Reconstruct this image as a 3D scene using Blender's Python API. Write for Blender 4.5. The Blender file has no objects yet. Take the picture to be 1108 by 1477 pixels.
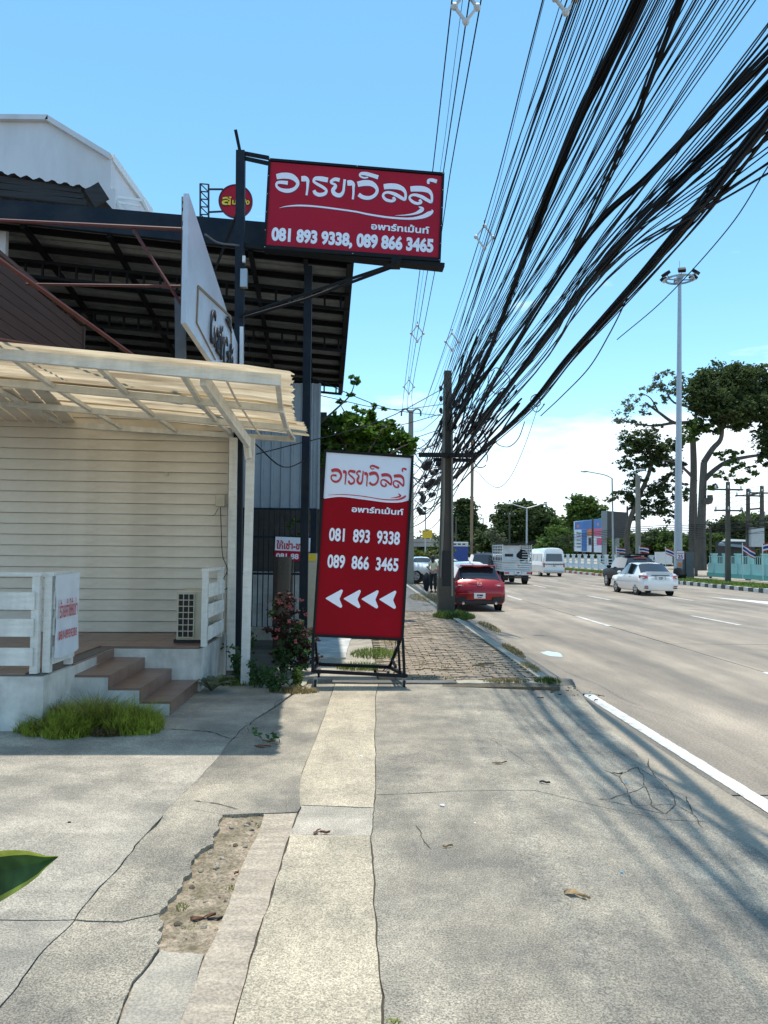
import bpy, bmesh, math, random
import numpy as np
from mathutils import Vector, Matrix, noise
from mathutils.geometry import delaunay_2d_cdt
R = math.radians
random.seed(7)
scene = bpy.context.scene
COL = scene.collection

# ------------------------------------------------------------------ camera
CAMZ = 1.7
F = 1110.0
YAW, PITCH, ROLL = R(1.98), R(2.93), 0.0105
fwd = Vector((math.sin(YAW)*math.cos(PITCH), math.cos(YAW)*math.cos(PITCH), math.sin(PITCH)))
rgt0 = Vector((math.cos(YAW), -math.sin(YAW), 0))
up0 = rgt0.cross(fwd)
rgt = rgt0*math.cos(ROLL)+up0*math.sin(ROLL)
upv = up0*math.cos(ROLL)-rgt0*math.sin(ROLL)
cam_d = bpy.data.cameras.new('camera')
cam = bpy.data.objects.new('camera', cam_d); COL.objects.link(cam)
m = Matrix((rgt, upv, -fwd)).transposed().to_4x4(); m.translation = (0, 0, CAMZ)
cam.matrix_world = m
cam_d.sensor_fit = 'VERTICAL'; cam_d.sensor_height = 36; cam_d.lens = 36*F/1477
cam_d.clip_start = 0.05; cam_d.clip_end = 3000
scene.camera = cam

# ------------------------------------------------------------------ sky and sun
SUN = Vector((0.01, 0.10, 1.0)).normalized()
world = bpy.data.worlds.new('World'); scene.world = world; world.use_nodes = True
nt = world.node_tree; nt.nodes.clear()
def N(t, kind, **kw):
    n = t.nodes.new(kind)
    for k, v in kw.items(): setattr(n, k, v)
    return n
out = N(nt, 'ShaderNodeOutputWorld'); bg = N(nt, 'ShaderNodeBackground')
sky = N(nt, 'ShaderNodeTexSky', sky_type='NISHITA', sun_disc=False)
sky.sun_elevation = math.asin(SUN.z); sky.sun_rotation = math.atan2(SUN.x, SUN.y)
sky.air_density = 1.0; sky.dust_density = 0.3; sky.ozone_density = 2.2; sky.altitude = 0
tc = N(nt, 'ShaderNodeTexCoord'); mp = N(nt, 'ShaderNodeMapping'); mp.inputs['Scale'].default_value = (1.6, 1.6, 6.5)
nz = N(nt, 'ShaderNodeTexNoise'); nz.inputs['Scale'].default_value = 2.3; nz.inputs['Detail'].default_value = 8; nz.inputs['Roughness'].default_value = .58
sx = N(nt, 'ShaderNodeSeparateXYZ')
hr = N(nt, 'ShaderNodeValToRGB')            # cloud amount by height
hr.color_ramp.elements[0].position = 0.0; hr.color_ramp.elements[0].color = (.46, .46, .46, 1)
hr.color_ramp.elements[1].position = 0.42; hr.color_ramp.elements[1].color = (.12, .12, .12, 1)
e = hr.color_ramp.elements.new(0.16); e.color = (.42, .42, .42, 1)
e = hr.color_ramp.elements.new(0.26); e.color = (.22, .22, .22, 1)
ad = N(nt, 'ShaderNodeMath', operation='ADD')
cr = N(nt, 'ShaderNodeValToRGB'); cr.color_ramp.elements[0].position = .80; cr.color_ramp.elements[0].color = (0, 0, 0, 1)
cr.color_ramp.elements[1].position = 1.14 if False else 1.0; cr.color_ramp.elements[1].color = (1, 1, 1, 1)
hsv = N(nt, 'ShaderNodeHueSaturation'); hsv.inputs['Saturation'].default_value = 1.14; hsv.inputs['Hue'].default_value = .479
hsv.inputs['Value'].default_value = 1.30
mx = N(nt, 'ShaderNodeMixRGB'); mx.inputs[2].default_value = (6.6, 7.3, 8.0, 1)
L = nt.links.new
L(tc.outputs['Generated'], mp.inputs[0]); L(mp.outputs[0], nz.inputs['Vector'])
L(tc.outputs['Generated'], sx.inputs[0]); L(sx.outputs['Z'], hr.inputs[0])
L(nz.outputs['Fac'], ad.inputs[0]); L(hr.outputs[0], ad.inputs[1]); L(ad.outputs[0], cr.inputs[0])
L(sky.outputs[0], hsv.inputs['Color']); L(hsv.outputs[0], mx.inputs[1]); L(cr.outputs[0], mx.inputs[0]); L(mx.outputs[0], bg.inputs[0])
bg.inputs[1].default_value = 0.15
L(bg.outputs[0], out.inputs[0])
sl = bpy.data.lights.new('sun', 'SUN'); sl.energy = 3.8; sl.angle = R(0.9); sl.color = (1, .95, .86)
so = bpy.data.objects.new('sun', sl); COL.objects.link(so); so.rotation_euler = SUN.to_track_quat('Z', 'Y').to_euler(); so.location = (0, 0, 40)
vs = scene.view_settings; vs.view_transform = 'Standard'; vs.look = 'None'; vs.exposure = 0.36; vs.gamma = 1; vs.use_curve_mapping = False

# ------------------------------------------------------------------ places measured from the photograph (1108 x 1477)
def ray(u, v):
    return (fwd*F + rgt*(u-554) - upv*(v-738.5))
def G(u, v, z=0.0):
    d = ray(u, v); t = (z-CAMZ)/d.z; return Vector((0, 0, CAMZ))+d*t
def P(u, v, Y):
    d = ray(u, v); return Vector((0, 0, CAMZ))+d*(Y/d.y)
def PX(u, v, X):
    d = ray(u, v); return Vector((0, 0, CAMZ))+d*(X/d.x)

# ------------------------------------------------------------------ materials
def mat(name, col, rough=.7, metal=0.0, var=.12, scale=6.0, bump=0.0, bscale=60.0, dirt=None, dirt_amt=.5, dscale=1.5, speck=0.0, transl=0.0, spec=.5, fine=None, stretch=None, coat=0.0, emit=0, thr=.5, world=False, streak=None, streak_amt=.25):
    m = bpy.data.materials.new(name); m.use_nodes = True
    t = m.node_tree; b = t.nodes['Principled BSDF']
    lk = t.links.new
    tc = N(t, 'ShaderNodeTexCoord'); src = tc.outputs['Object'] if not world else N(t, 'ShaderNodeNewGeometry').outputs['Position']
    raw = src
    if stretch:
        mp = N(t, 'ShaderNodeMapping'); mp.inputs['Scale'].default_value = stretch; lk(src, mp.inputs[0]); src = mp.outputs[0]
    c = (*col, 1)
    n1 = N(t, 'ShaderNodeTexNoise'); n1.inputs['Scale'].default_value = scale; n1.inputs['Detail'].default_value = 6; n1.inputs['Roughness'].default_value = .62
    lk(src, n1.inputs['Vector'])
    r = N(t, 'ShaderNodeValToRGB'); r.color_ramp.elements[0].position = .3; r.color_ramp.elements[1].position = .7
    r.color_ramp.elements[0].color = (*[x*(1-var) for x in col], 1); r.color_ramp.elements[1].color = (*[min(1, x*(1+var)) for x in col], 1)
    lk(n1.outputs['Fac'], r.inputs[0]); cs = r.outputs[0]
    if dirt:
        n2 = N(t, 'ShaderNodeTexNoise'); n2.inputs['Scale'].default_value = dscale; n2.inputs['Detail'].default_value = 9; n2.inputs['Roughness'].default_value = .65
        lk(src, n2.inputs['Vector'])
        r2 = N(t, 'ShaderNodeValToRGB'); r2.color_ramp.elements[0].position = thr-.08; r2.color_ramp.elements[1].position = thr+.16
        r2.color_ramp.elements[0].color = (0, 0, 0, 1); r2.color_ramp.elements[1].color = (dirt_amt,)*3+(1,)
        mm = N(t, 'ShaderNodeMixRGB'); mm.inputs[2].default_value = (*dirt, 1)
        lk(n2.outputs['Fac'], r2.inputs[0]); lk(r2.outputs[0], mm.inputs[0]); lk(cs, mm.inputs[1]); cs = mm.outputs[0]
    if speck:
        n3 = N(t, 'ShaderNodeTexNoise'); n3.inputs['Scale'].default_value = fine or 90; n3.inputs['Detail'].default_value = 3; n3.inputs['Roughness'].default_value = .8
        lk(tc.outputs['Object'], n3.inputs['Vector'])
        r3 = N(t, 'ShaderNodeValToRGB'); r3.color_ramp.elements[0].position = .38; r3.color_ramp.elements[1].position = .62
        r3.color_ramp.elements[0].color = (1-speck,)*3+(1,); r3.color_ramp.elements[1].color = (1+speck*.6,)*3+(1,)
        mm = N(t, 'ShaderNodeMixRGB', blend_type='MULTIPLY'); mm.inputs[0].default_value = 1
        lk(n3.outputs['Fac'], r3.inputs[0]); lk(cs, mm.inputs[1]); lk(r3.outputs[0], mm.inputs[2]); cs = mm.outputs[0]
    for sc_, am_ in (streak or ()):
        mp2 = N(t, 'ShaderNodeMapping'); mp2.inputs['Scale'].default_value = sc_; lk(raw, mp2.inputs[0])
        n5 = N(t, 'ShaderNodeTexNoise'); n5.inputs['Scale'].default_value = 1.0; n5.inputs['Detail'].default_value = 7; n5.inputs['Roughness'].default_value = .6; lk(mp2.outputs[0], n5.inputs['Vector'])
        r5 = N(t, 'ShaderNodeValToRGB'); r5.color_ramp.elements[0].position = .40; r5.color_ramp.elements[1].position = .60
        r5.color_ramp.elements[0].color = (1-am_, 1-am_*.98, 1-am_*.94, 1); r5.color_ramp.elements[1].color = (1, 1, 1, 1)
        mm = N(t, 'ShaderNodeMixRGB', blend_type='MULTIPLY'); mm.inputs[0].default_value = 1
        lk(n5.outputs['Fac'], r5.inputs[0]); lk(cs, mm.inputs[1]); lk(r5.outputs[0], mm.inputs[2]); cs = mm.outputs[0]
    lk(cs, b.inputs['Base Color'])
    b.inputs['Roughness'].default_value = rough; b.inputs['Metallic'].default_value = metal
    b.inputs['Specular IOR Level'].default_value = spec; b.inputs['Coat Weight'].default_value = coat; b.inputs['Coat Roughness'].default_value = .06
    if bump:
        n4 = N(t, 'ShaderNodeTexNoise'); n4.inputs['Scale'].default_value = bscale; n4.inputs['Detail'].default_value = 6
        lk(src, n4.inputs['Vector'])
        bp = N(t, 'ShaderNodeBump'); bp.inputs['Strength'].default_value = bump; bp.inputs['Distance'].default_value = .01
        lk(n4.outputs['Fac'], bp.inputs['Height']); lk(bp.outputs[0], b.inputs['Normal'])
    if transl:
        tr = N(t, 'ShaderNodeBsdfTranslucent'); ms = N(t, 'ShaderNodeMixShader'); ms.inputs[0].default_value = transl
        lk(cs, tr.inputs[0]); lk(b.outputs[0], ms.inputs[1]); lk(tr.outputs[0], ms.inputs[2]); lk(ms.outputs[0], t.nodes['Material Output'].inputs[0])
    return m
MT = {}
def M_(k, *a, **kw):
    MT[k] = mat(k, *a, **kw); return MT[k]
M_('concrete', (.53, .46, .345), .88, var=.2, scale=2.2, bump=.8, bscale=95, dirt=(.20, .185, .155), dirt_amt=.75, dscale=1.3, speck=.6, fine=110, thr=.46, streak=(((.7, .5, 1), .2), ((5, 1.2, 1), .16), ((22, 22, 1), .14)))
M_('concrete_left', (.56, .495, .39), .88, var=.18, scale=1.9, bump=.7, bscale=90, dirt=(.22, .205, .17), dirt_amt=.75, dscale=1.1, speck=.5, fine=105, thr=.47, streak=(((.8, 1.6, 1), .18), ((1.5, 6, 1), .14), ((24, 24, 1), .12)))
M_('concrete_yellow', (.60, .51, .365), .9, streak=(((3, 1.2, 1), .16), ((18, 18, 1), .14)), var=.1, scale=3, bump=.7, bscale=120, dirt=(.33, .29, .22), dirt_amt=.6, dscale=1.7, speck=.55, fine=120)
M_('concrete_ribbed', (.46, .385, .29), .9, var=.2, scale=3, bump=1.0, bscale=26, stretch=(1, 4.5, 1), dirt=(.25, .21, .17), dirt_amt=.6, dscale=2, speck=.3, fine=70)
M_('rubble', (.34, .27, .19), .95, var=.3, scale=14, bump=1.0, bscale=40, dirt=(.12, .10, .05), dirt_amt=.8, dscale=6, speck=.45, fine=60)
M_('concrete_patch', (.42, .37, .29), .9, var=.16, scale=4, bump=.5, bscale=80, dirt=(.19, .18, .16), dirt_amt=.6, dscale=3, speck=.3, fine=85)
M_('road', (.40, .328, .245), .85, var=.16, scale=.8, bump=.35, bscale=60, dirt=(.215, .185, .145), dirt_amt=.75, dscale=.7, speck=.35, fine=45, stretch=(1.6, .22, 1), thr=.49, world=True, streak=(((1.3, .03, 1), .16), ((.5, .2, 1), .16), ((1.8, 1.1, 1), .12)))
M_('road_edge', (.38, .32, .24), .9, var=.12, scale=2, bump=.4, bscale=70, dirt=(.24, .20, .15), dirt_amt=.6, dscale=2, speck=.25, fine=60)
M_('soil', (.13, .105, .07), .97, var=.3, scale=5, bump=.8, bscale=40, speck=.4, fine=40)
M_('dark_dirt', (.075, .066, .05), .97, var=.3, scale=20)
M_('paver', (.36, .285, .205), .9, var=.22, scale=3.1, bump=.5, bscale=90, dirt=(.17, .13, .09), dirt_amt=.7, dscale=2.2, speck=.3, fine=70)
M_('kerb', (.48, .43, .33), .9, var=.12, scale=4, bump=.3, dirt=(.25, .22, .17), dirt_amt=.7, dscale=3, speck=.25)
M_('kerb_dark', (.17, .165, .15), .9, var=.2, scale=3, bump=.4, dirt=(.10, .09, .07), dirt_amt=.7, dscale=2, speck=.3)
M_('line_white', (.74, .73, .69), .8, var=.06, dirt=(.38, .35, .29), dirt_amt=.75, dscale=9, speck=.3, thr=.53)
M_('line_worn', (.66, .64, .60), .8, var=.08, dirt=(.35, .31, .26), dirt_amt=.7, dscale=4, thr=.46)
M_('wall_cream', (.70, .655, .56), .75, streak=(((1.5, 1, .6), .08),), var=.05, scale=1.5, bump=.25, bscale=25, dirt=(.42, .37, .28), dirt_amt=.5, dscale=1.6, stretch=(.7, 1, 2.2))
M_('white_paint', (.74, .75, .71), .6, streak=(((6, 6, 1.2), .16),), var=.04, scale=5, bump=.5, bscale=22, dirt=(.52, .51, .44), dirt_amt=.45, dscale=4, stretch=(1, 1, 5))
M_('plaster', (.68, .67, .62), .8, streak=(((3, 3, .8), .22), ((.8, .8, 2.5), .18)), var=.07, scale=3, bump=.2, dirt=(.34, .34, .30), dirt_amt=.6, dscale=2.5)
M_('building_white', (.62, .65, .70), .85, var=.04, scale=.6, dirt=(.42, .42, .42), dirt_amt=.45, dscale=.5, stretch=(1, 1, .3))
M_('tile_brown', (.20, .115, .085), .35, var=.13, scale=4, dirt=(.27, .19, .14), dirt_amt=.5, dscale=3, spec=.5)
M_('grout', (.13, .115, .10), .9)
M_('polycarb', (.62, .52, .36), .5, var=.3, scale=2.5, dirt=(.14, .09, .045), dirt_amt=.7, dscale=1.1, transl=.62, stretch=(.5, 3, 1), thr=.50)
M_('steel_navy', (.012, .02, .032), .6, spec=.15, var=.15, dirt=(.04, .045, .05), dirt_amt=.5, dscale=2)
M_('steel_black', (.008, .009, .011), .55, var=.2, spec=.2)
M_('steel_grey', (.10, .11, .12), .5, var=.15)
M_('red_pipe', (.10, .020, .018), .6, var=.25, scale=9, dirt=(.09, .035, .025), dirt_amt=.7, dscale=8)
M_('peel', (.6, .55, .5), .8, var=.15)
M_('roof_sheet', (.24, .27, .29), .5, var=.12, metal=.3, dirt=(.08, .08, .08), dirt_amt=.5, dscale=1)
M_('wall_sheet', (.31, .37, .42), .5, var=.06, metal=.25, dirt=(.22, .26, .29), dirt_amt=.5, dscale=.8)
M_('wood_brown', (.085, .045, .035), .75, var=.2, scale=3, bump=.4, stretch=(1, .3, 4))
M_('wood_dark', (.03, .03, .032), .85, var=.3, scale=4, bump=.6, stretch=(.3, 1, 5))
M_('sign_red', (.40, .008, .03), .5, var=.08, scale=1.5, spec=.2)
M_('sign_white', (.74, .80, .90), .4, var=.02)
M_('sign_dark_red', (.29, .002, .010), .55, var=.10, scale=1.2, spec=.12)
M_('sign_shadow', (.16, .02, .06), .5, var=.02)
M_('letter_white', (.84, .86, .97), .4, var=.01)
M_('letter_red', (.52, .012, .03), .4, var=.01)
M_('sign_pale', (.58, .64, .74), .3, var=.05, scale=1.5, dirt=(.45, .48, .55), dirt_amt=.5, dscale=2)
M_('gold', (.30, .21, .13), .4, metal=.4)
M_('letter_black', (.012, .013, .02), .5)
M_('yellow', (.80, .58, .03), .5, var=.05)
M_('ac_beige', (.52, .49, .38), .55, var=.04, dirt=(.35, .31, .22), dirt_amt=.5, dscale=6)
M_('black', (.012, .012, .013), .6)
M_('rubber', (.018, .018, .019), .85)
M_('banner', (.62, .68, .74), .55, var=.05)
M_('pole_concrete', (.12, .10, .075), .9, var=.25, scale=5, bump=.5, dirt=(.06, .055, .05), dirt_amt=.75, dscale=2.5, stretch=(1, 1, .4), speck=.3)
M_('pole_light', (.27, .25, .21), .9, var=.12, scale=3, stretch=(1, 1, .4), speck=.2)
M_('galv', (.36, .40, .44), .42, metal=.55, var=.06, dirt=(.28, .31, .34), dirt_amt=.4, dscale=1)
M_('galv_light', (.42, .44, .45), .5, metal=.3, var=.08)
M_('cable', (.005, .005, .006), .6, var=.1, spec=.2)
M_('insulator', (.55, .57, .58), .4, var=.05)
M_('lamp_glass', (.75, .78, .80), .15, var=.02)
M_('bark', (.13, .105, .08), .95, var=.3, scale=5, bump=.7, bscale=20, stretch=(1, 1, .3))
M_('bark_pale', (.11, .095, .08), .95, var=.25, scale=3, bump=.7, bscale=12, stretch=(1, 1, .3))
def leafmat(k, c, tr=.3, var=.35):
    M_(k, c, .6, var=var, scale=1.1, transl=tr, speck=.45, fine=9, spec=.25)
leafmat('leaf_dark', (.078, .112, .038), .42, .5); leafmat('leaf_mid', (.105, .17, .035), .42, .5); leafmat('leaf_bright', (.10, .20, .025), .4)
leafmat('leaf_pale', (.16, .185, .11), .35); leafmat('leaf_plant', (.045, .105, .03), .3); leafmat('leaf_red', (.07, .035, .03), .25)
leafmat('grass_green', (.38, .44, .07), .45, .5); leafmat('grass_verge', (.14, .20, .04), .3, .4); leafmat('grass_dry', (.30, .24, .11), .3, .35)
leafmat('leaf_hedge', (.16, .20, .04), .35)
M_('flower', (.42, .09, .10), .6, var=.2)
M_('leaf_dead', (.16, .06, .03), .7, var=.4, scale=30)
M_('leaf_tan', (.34, .22, .10), .7, var=.3, scale=30)
M_('car_red', (.27, .002, .008), .28, var=.02, metal=.3, coat=.5)
M_('car_white', (.78, .77, .74), .25, var=.01, coat=1)
M_('car_silver', (.42, .45, .48), .3, metal=.5, var=.02, coat=1)
M_('car_black', (.006, .006, .007), .5, var=.05, spec=.2)
M_('car_grey', (.15, .16, .175), .3, metal=.4, var=.02, coat=1)
M_('car_blue', (.55, .62, .70), .3, metal=.2, var=.02, coat=1)
M_('glass_dark', (.018, .022, .026), .07, var=.05, coat=.6)
M_('glass_van', (.03, .045, .08), .08, var=.05, coat=.6)
M_('tail_red', (.50, .012, .015), .15, coat=1, var=.1)
M_('tail_clear', (.72, .66, .62), .15, coat=1)
M_('chrome', (.65, .65, .66), .15, metal=1)
M_('rim', (.45, .46, .48), .3, metal=.8)
M_('plate', (.70, .71, .70), .4, var=.03)
M_('tarp_blue', (.025, .06, .24), .6, var=.1)
M_('truck_cage', (.62, .64, .64), .5, var=.06, dirt=(.4, .38, .34), dirt_amt=.5, dscale=3)
M_('fence_teal', (.36, .62, .58), .7, var=.05, dirt=(.3, .45, .42), dirt_amt=.5, dscale=1)
M_('fence_teal_dark', (.12, .36, .33), .75, var=.06)
M_('fence_white', (.68, .72, .74), .75, var=.05)
M_('overpass', (.34, .33, .31), .9, var=.12, scale=.3, dirt=(.22, .21, .2), dirt_amt=.6, dscale=.2)
M_('kerb_red', (.40, .12, .08), .85, var=.15); M_('kerb_white', (.66, .65, .61), .85, var=.12)
M_('kerb_black', (.10, .095, .085), .9, var=.2)
M_('board_blue', (.04, .18, .48), .5, var=.1, scale=1); M_('board_pink', (.68, .10, .22), .5, var=.2, scale=1)
M_('board_orange', (.75, .22, .08), .5, var=.1); M_('board_dark', (.06, .06, .058), .8, var=.25)
M_('board_grey', (.25, .28, .29), .8, var=.1); M_('board_yellow', (.70, .46, .03), .6, var=.06)
M_('flag_red', (.45, .02, .03), .8); M_('flag_white', (.75, .75, .74), .8); M_('flag_blue', (.03, .04, .20), .8)
M_('skin', (.36, .21, .14), .6); M_('cloth_cream', (.62, .54, .36), .9, var=.08); M_('cloth_black', (.015, .015, .018), .9); M_('hair', (.012, .010, .009), .5)
M_('paper', (.75, .76, .77), .8); M_('litter_blue', (.05, .35, .65), .6)
M_('window_dark', (.03, .035, .04), .15)
# puddle
w = bpy.data.materials.new('puddle_water'); w.use_nodes = True
b = w.node_tree.nodes['Principled BSDF']; b.inputs['Base Color'].default_value = (.12, .11, .1, 1); b.inputs['Roughness'].default_value = .03; b.inputs['Specular IOR Level'].default_value = 1.0
b.inputs['Coat Weight'].default_value = 1.0; b.inputs['Coat Roughness'].default_value = .02; b.inputs['Coat IOR'].default_value = 1.5
MT['puddle_water'] = w

# ------------------------------------------------------------------ geometry helpers
MW = {}
def tag(o, label=None, cat=None, group=None, kind=None):
    if label: o['label'] = label
    if cat: o['category'] = cat
    if group: o['group'] = group
    if kind: o['kind'] = kind
    return o
def empty(name, loc=(0, 0, 0), label=None, cat=None, group=None, rz=0, mtx=None, kind=None):
    o = bpy.data.objects.new(name, None); COL.objects.link(o); o.empty_display_size = .1
    mm = mtx if mtx is not None else Matrix.Translation(Vector(loc)) @ Matrix.Rotation(rz, 4, 'Z')
    o.matrix_world = mm; MW[o.name] = mm.copy()
    return tag(o, label, cat, group, kind)
class MB:
    def __init__(s): s.v = []; s.f = []
    def add(s, vs, fs):
        n = len(s.v); s.v += [Vector(p) for p in vs]; s.f += [tuple(i+n for i in f) for f in fs]; return s
    def box(s, c, d, rz=0, mtx=None):
        x, y, z = d[0]/2, d[1]/2, d[2]/2
        vs = [Vector((a, b, e)) for a in (-x, x) for b in (-y, y) for e in (-z, z)]
        mm = mtx if mtx is not None else Matrix.Rotation(rz, 4, 'Z')
        vs = [mm @ p + Vector(c) for p in vs]
        return s.add(vs, [(0, 1, 3, 2), (4, 6, 7, 5), (0, 4, 5, 1), (2, 3, 7, 6), (0, 2, 6, 4), (1, 5, 7, 3)])
    def beam(s, p, q, w, h=None, up=(0, 0, 1)):
        p, q = Vector(p), Vector(q); h = h or w; d = (q-p)
        if d.length < 1e-6: return s
        d.normalize(); upx = Vector(up)
        if abs(d.dot(upx)) > .98: upx = Vector((0, 1, 0))
        a = d.cross(upx).normalized()*(w/2); b = a.normalized().cross(d)*(h/2)
        vs = [p-a-b, p+a-b, p+a+b, p-a+b, q-a-b, q+a-b, q+a+b, q-a+b]
        return s.add(vs, [(0, 1, 2, 3), (7, 6, 5, 4), (0, 4, 5, 1), (1, 5, 6, 2), (2, 6, 7, 3), (3, 7, 4, 0)])
    def tube(s, pts, r, n=8, cap=True):
        pts = [Vector(p) for p in pts]; k = len(pts); rr = r if isinstance(r, (list, tuple)) else [r]*k
        base = len(s.v); a = None
        for i, p in enumerate(pts):
            d = (pts[min(i+1, k-1)]-pts[max(i-1, 0)])
            d = d.normalized() if d.length > 1e-9 else Vector((0, 0, 1))
            if a is None:
                a = d.orthogonal().normalized()
            else:
                a = (a-d*a.dot(d)); a = a.normalized() if a.length > 1e-6 else d.orthogonal().normalized()
            b = d.cross(a)
            for j in range(n):
                t = 2*math.pi*j/n; s.v.append(p+(a*math.cos(t)+b*math.sin(t))*rr[i])
        for i in range(k-1):
            for j in range(n):
                j2 = (j+1) % n
                s.f.append((base+i*n+j, base+i*n+j2, base+(i+1)*n+j2, base+(i+1)*n+j))
        if cap:
            s.f.append(tuple(base+j for j in reversed(range(n)))); s.f.append(tuple(base+(k-1)*n+j for j in range(n)))
        return s
    def prism(s, poly, z0, z1):      # poly: list of (x,y), ccw
        n = len(poly)
        vs = [Vector((p[0], p[1], z0)) for p in poly]+[Vector((p[0], p[1], z1)) for p in poly]
        return s.add(vs, [tuple(range(n-1, -1, -1)), tuple(range(n, 2*n))]+[(i, (i+1) % n, n+(i+1) % n, n+i) for i in range(n)])
    def extr(s, pts, off):           # planar polygon of 3d points pushed by off
        n = len(pts); off = Vector(off); pts = [Vector(p) for p in pts]
        return s.add(pts+[p+off for p in pts], [tuple(range(n)), tuple(range(2*n-1, n-1, -1))]+[(i, n+i, n+(i+1) % n, (i+1) % n) for i in range(n)])
    def sphere(s, c, r, n=10, m=7):
        c = Vector(c); rr = r if isinstance(r, (tuple, list)) else (r, r, r); base = len(s.v)
        for i in range(m+1):
            ph = math.pi*i/m
            for j in range(n):
                t = 2*math.pi*j/n; s.v.append(c+Vector((rr[0]*math.sin(ph)*math.cos(t), rr[1]*math.sin(ph)*math.sin(t), rr[2]*math.cos(ph))))
        for i in range(m):
            for j in range(n):
                s.f.append((base+i*n+j, base+(i+1)*n+j, base+(i+1)*n+(j+1) % n, base+i*n+(j+1) % n))
        return s
    def mesh(s, name, mt, smooth=False, inv=None, fix=True):
        me = bpy.data.meshes.new(name)
        vs = [inv @ p for p in s.v] if inv is not None else s.v
        me.from_pydata([tuple(p) for p in vs], [], s.f)
        if fix:
            bm = bmesh.new(); bm.from_mesh(me); bmesh.ops.recalc_face_normals(bm, faces=bm.faces); bm.to_mesh(me); bm.free()
        me.materials.append(MT[mt] if isinstance(mt, str) else mt)
        if smooth: me.shade_smooth(); me.set_sharp_from_angle(angle=R(38))
        me.update(); return me
    def build(s, name, mt, parent=None, world=True, smooth=False, bevel=0, fix=True):
        inv = MW[parent.name].inverted() if (parent is not None and world and parent.name in MW) else None
        me = s.mesh(name, mt, smooth, inv, fix)
        o = bpy.data.objects.new(name, me); COL.objects.link(o)
        if parent is not None:
            o.parent = parent
            if parent.name in MW: MW[o.name] = MW[parent.name]
        else: MW[o.name] = Matrix.Identity(4)
        if bevel:
            md = o.modifiers.new('bevel', 'BEVEL'); md.width = bevel; md.segments = 2; md.limit_method = 'ANGLE'
        return o
def piece(name, me, parent, loc, rz=0, sc=None):
    o = bpy.data.objects.new(name, me); COL.objects.link(o)
    if parent is not None:
        o.parent = parent; loc = MW[parent.name].inverted() @ Vector(loc)
    o.location = loc; o.rotation_euler = (0, 0, rz)
    if sc: o.scale = sc
    return o
def copy_tree(o, parent=None):
    c = o.copy(); COL.objects.link(c)
    if parent is not None: c.parent = parent; c.matrix_parent_inverse = o.matrix_parent_inverse.copy()
    for ch in [x for x in list(bpy.data.objects) if x.parent == o]: copy_tree(ch, c)
    return c
def place(o, loc, rz=0):
    o.matrix_world = Matrix.Translation(Vector(loc)) @ Matrix.Rotation(rz, 4, 'Z'); MW[o.name] = o.matrix_world.copy(); return o
def catmull(pts, n=8):
    pts = [Vector(p) for p in pts]; o = []
    q = [pts[0]*2-pts[1]]+pts+[pts[-1]*2-pts[-2]]
    for i in range(1, len(q)-2):
        for k in range(n):
            t = k/n; a, b, c, d = q[i-1], q[i], q[i+1], q[i+2]
            o.append(.5*((2*b)+(c-a)*t+(2*a-5*b+4*c-d)*t*t+(3*b-a-3*c+d)*t**3))
    o.append(pts[-1]); return o
_dg = None
def text(name, body, mt, parent, x, y, h, width=None, z=0.002, bold=0.0, depth=.001, shear=0.0, smooth=False, lead=None):
    """lettering lying in the local x-y plane of parent; (x, y) left end of the baseline, h the height of a digit"""
    c = bpy.data.curves.new(name, 'FONT'); c.body = body; c.size = 1.0; c.offset = bold; c.extrude = 0; c.shear = shear; c.resolution_u = 4
    t = bpy.data.objects.new(name, c); COL.objects.link(t)
    dg = bpy.context.evaluated_depsgraph_get(); me = bpy.data.meshes.new_from_object(t.evaluated_get(dg))
    bpy.data.objects.remove(t)
    n = len(me.vertices); co = np.empty(n*3); me.vertices.foreach_get('co', co); co = co.reshape(-1, 3)
    s = h/.727
    x0, x1 = co[:, 0].min(), co[:, 0].max()
    sxx = s if width is None else width/(x1-x0)
    co[:, 0] = (co[:, 0]-x0)*sxx+x; co[:, 1] = co[:, 1]*s+y; co[:, 2] = z
    me.vertices.foreach_set('co', co.ravel()); me.materials.clear(); me.materials.append(MT[mt]); me.name = name
    if me.polygons and sum(p.normal.z for p in me.polygons) < 0: me.flip_normals()
    o = bpy.data.objects.new(name, me); COL.objects.link(o); o.parent = parent; o.location = (0, 0, 0)
    return o
def ribbon(mb, pts, z, dens=7):
    """variable-width flat stroke: pts (x, y, width)"""
    q = catmull([Vector(p) for p in pts], dens); base = len(mb.v); k = len(q)
    for i, p in enumerate(q):
        d = (q[min(i+1, k-1)]-q[max(i-1, 0)]); d.z = 0; d.normalize(); a = Vector((-d.y, d.x, 0))*(p.z/2)
        mb.v.append(Vector((p.x, p.y, z))+a); mb.v.append(Vector((p.x, p.y, z))-a)
    for i in range(k-1):
        mb.f.append((base+2*i, base+2*i+1, base+2*i+3, base+2*i+2))
def frame_mtx(o, a, b):
    """matrix with x along a, y along b (made square to a), z the cross"""
    x = a.normalized(); y = (b-x*b.dot(x)).normalized(); z = x.cross(y)
    m = Matrix((x, y, z)).transposed().to_4x4(); m.translation = o; return m
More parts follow.
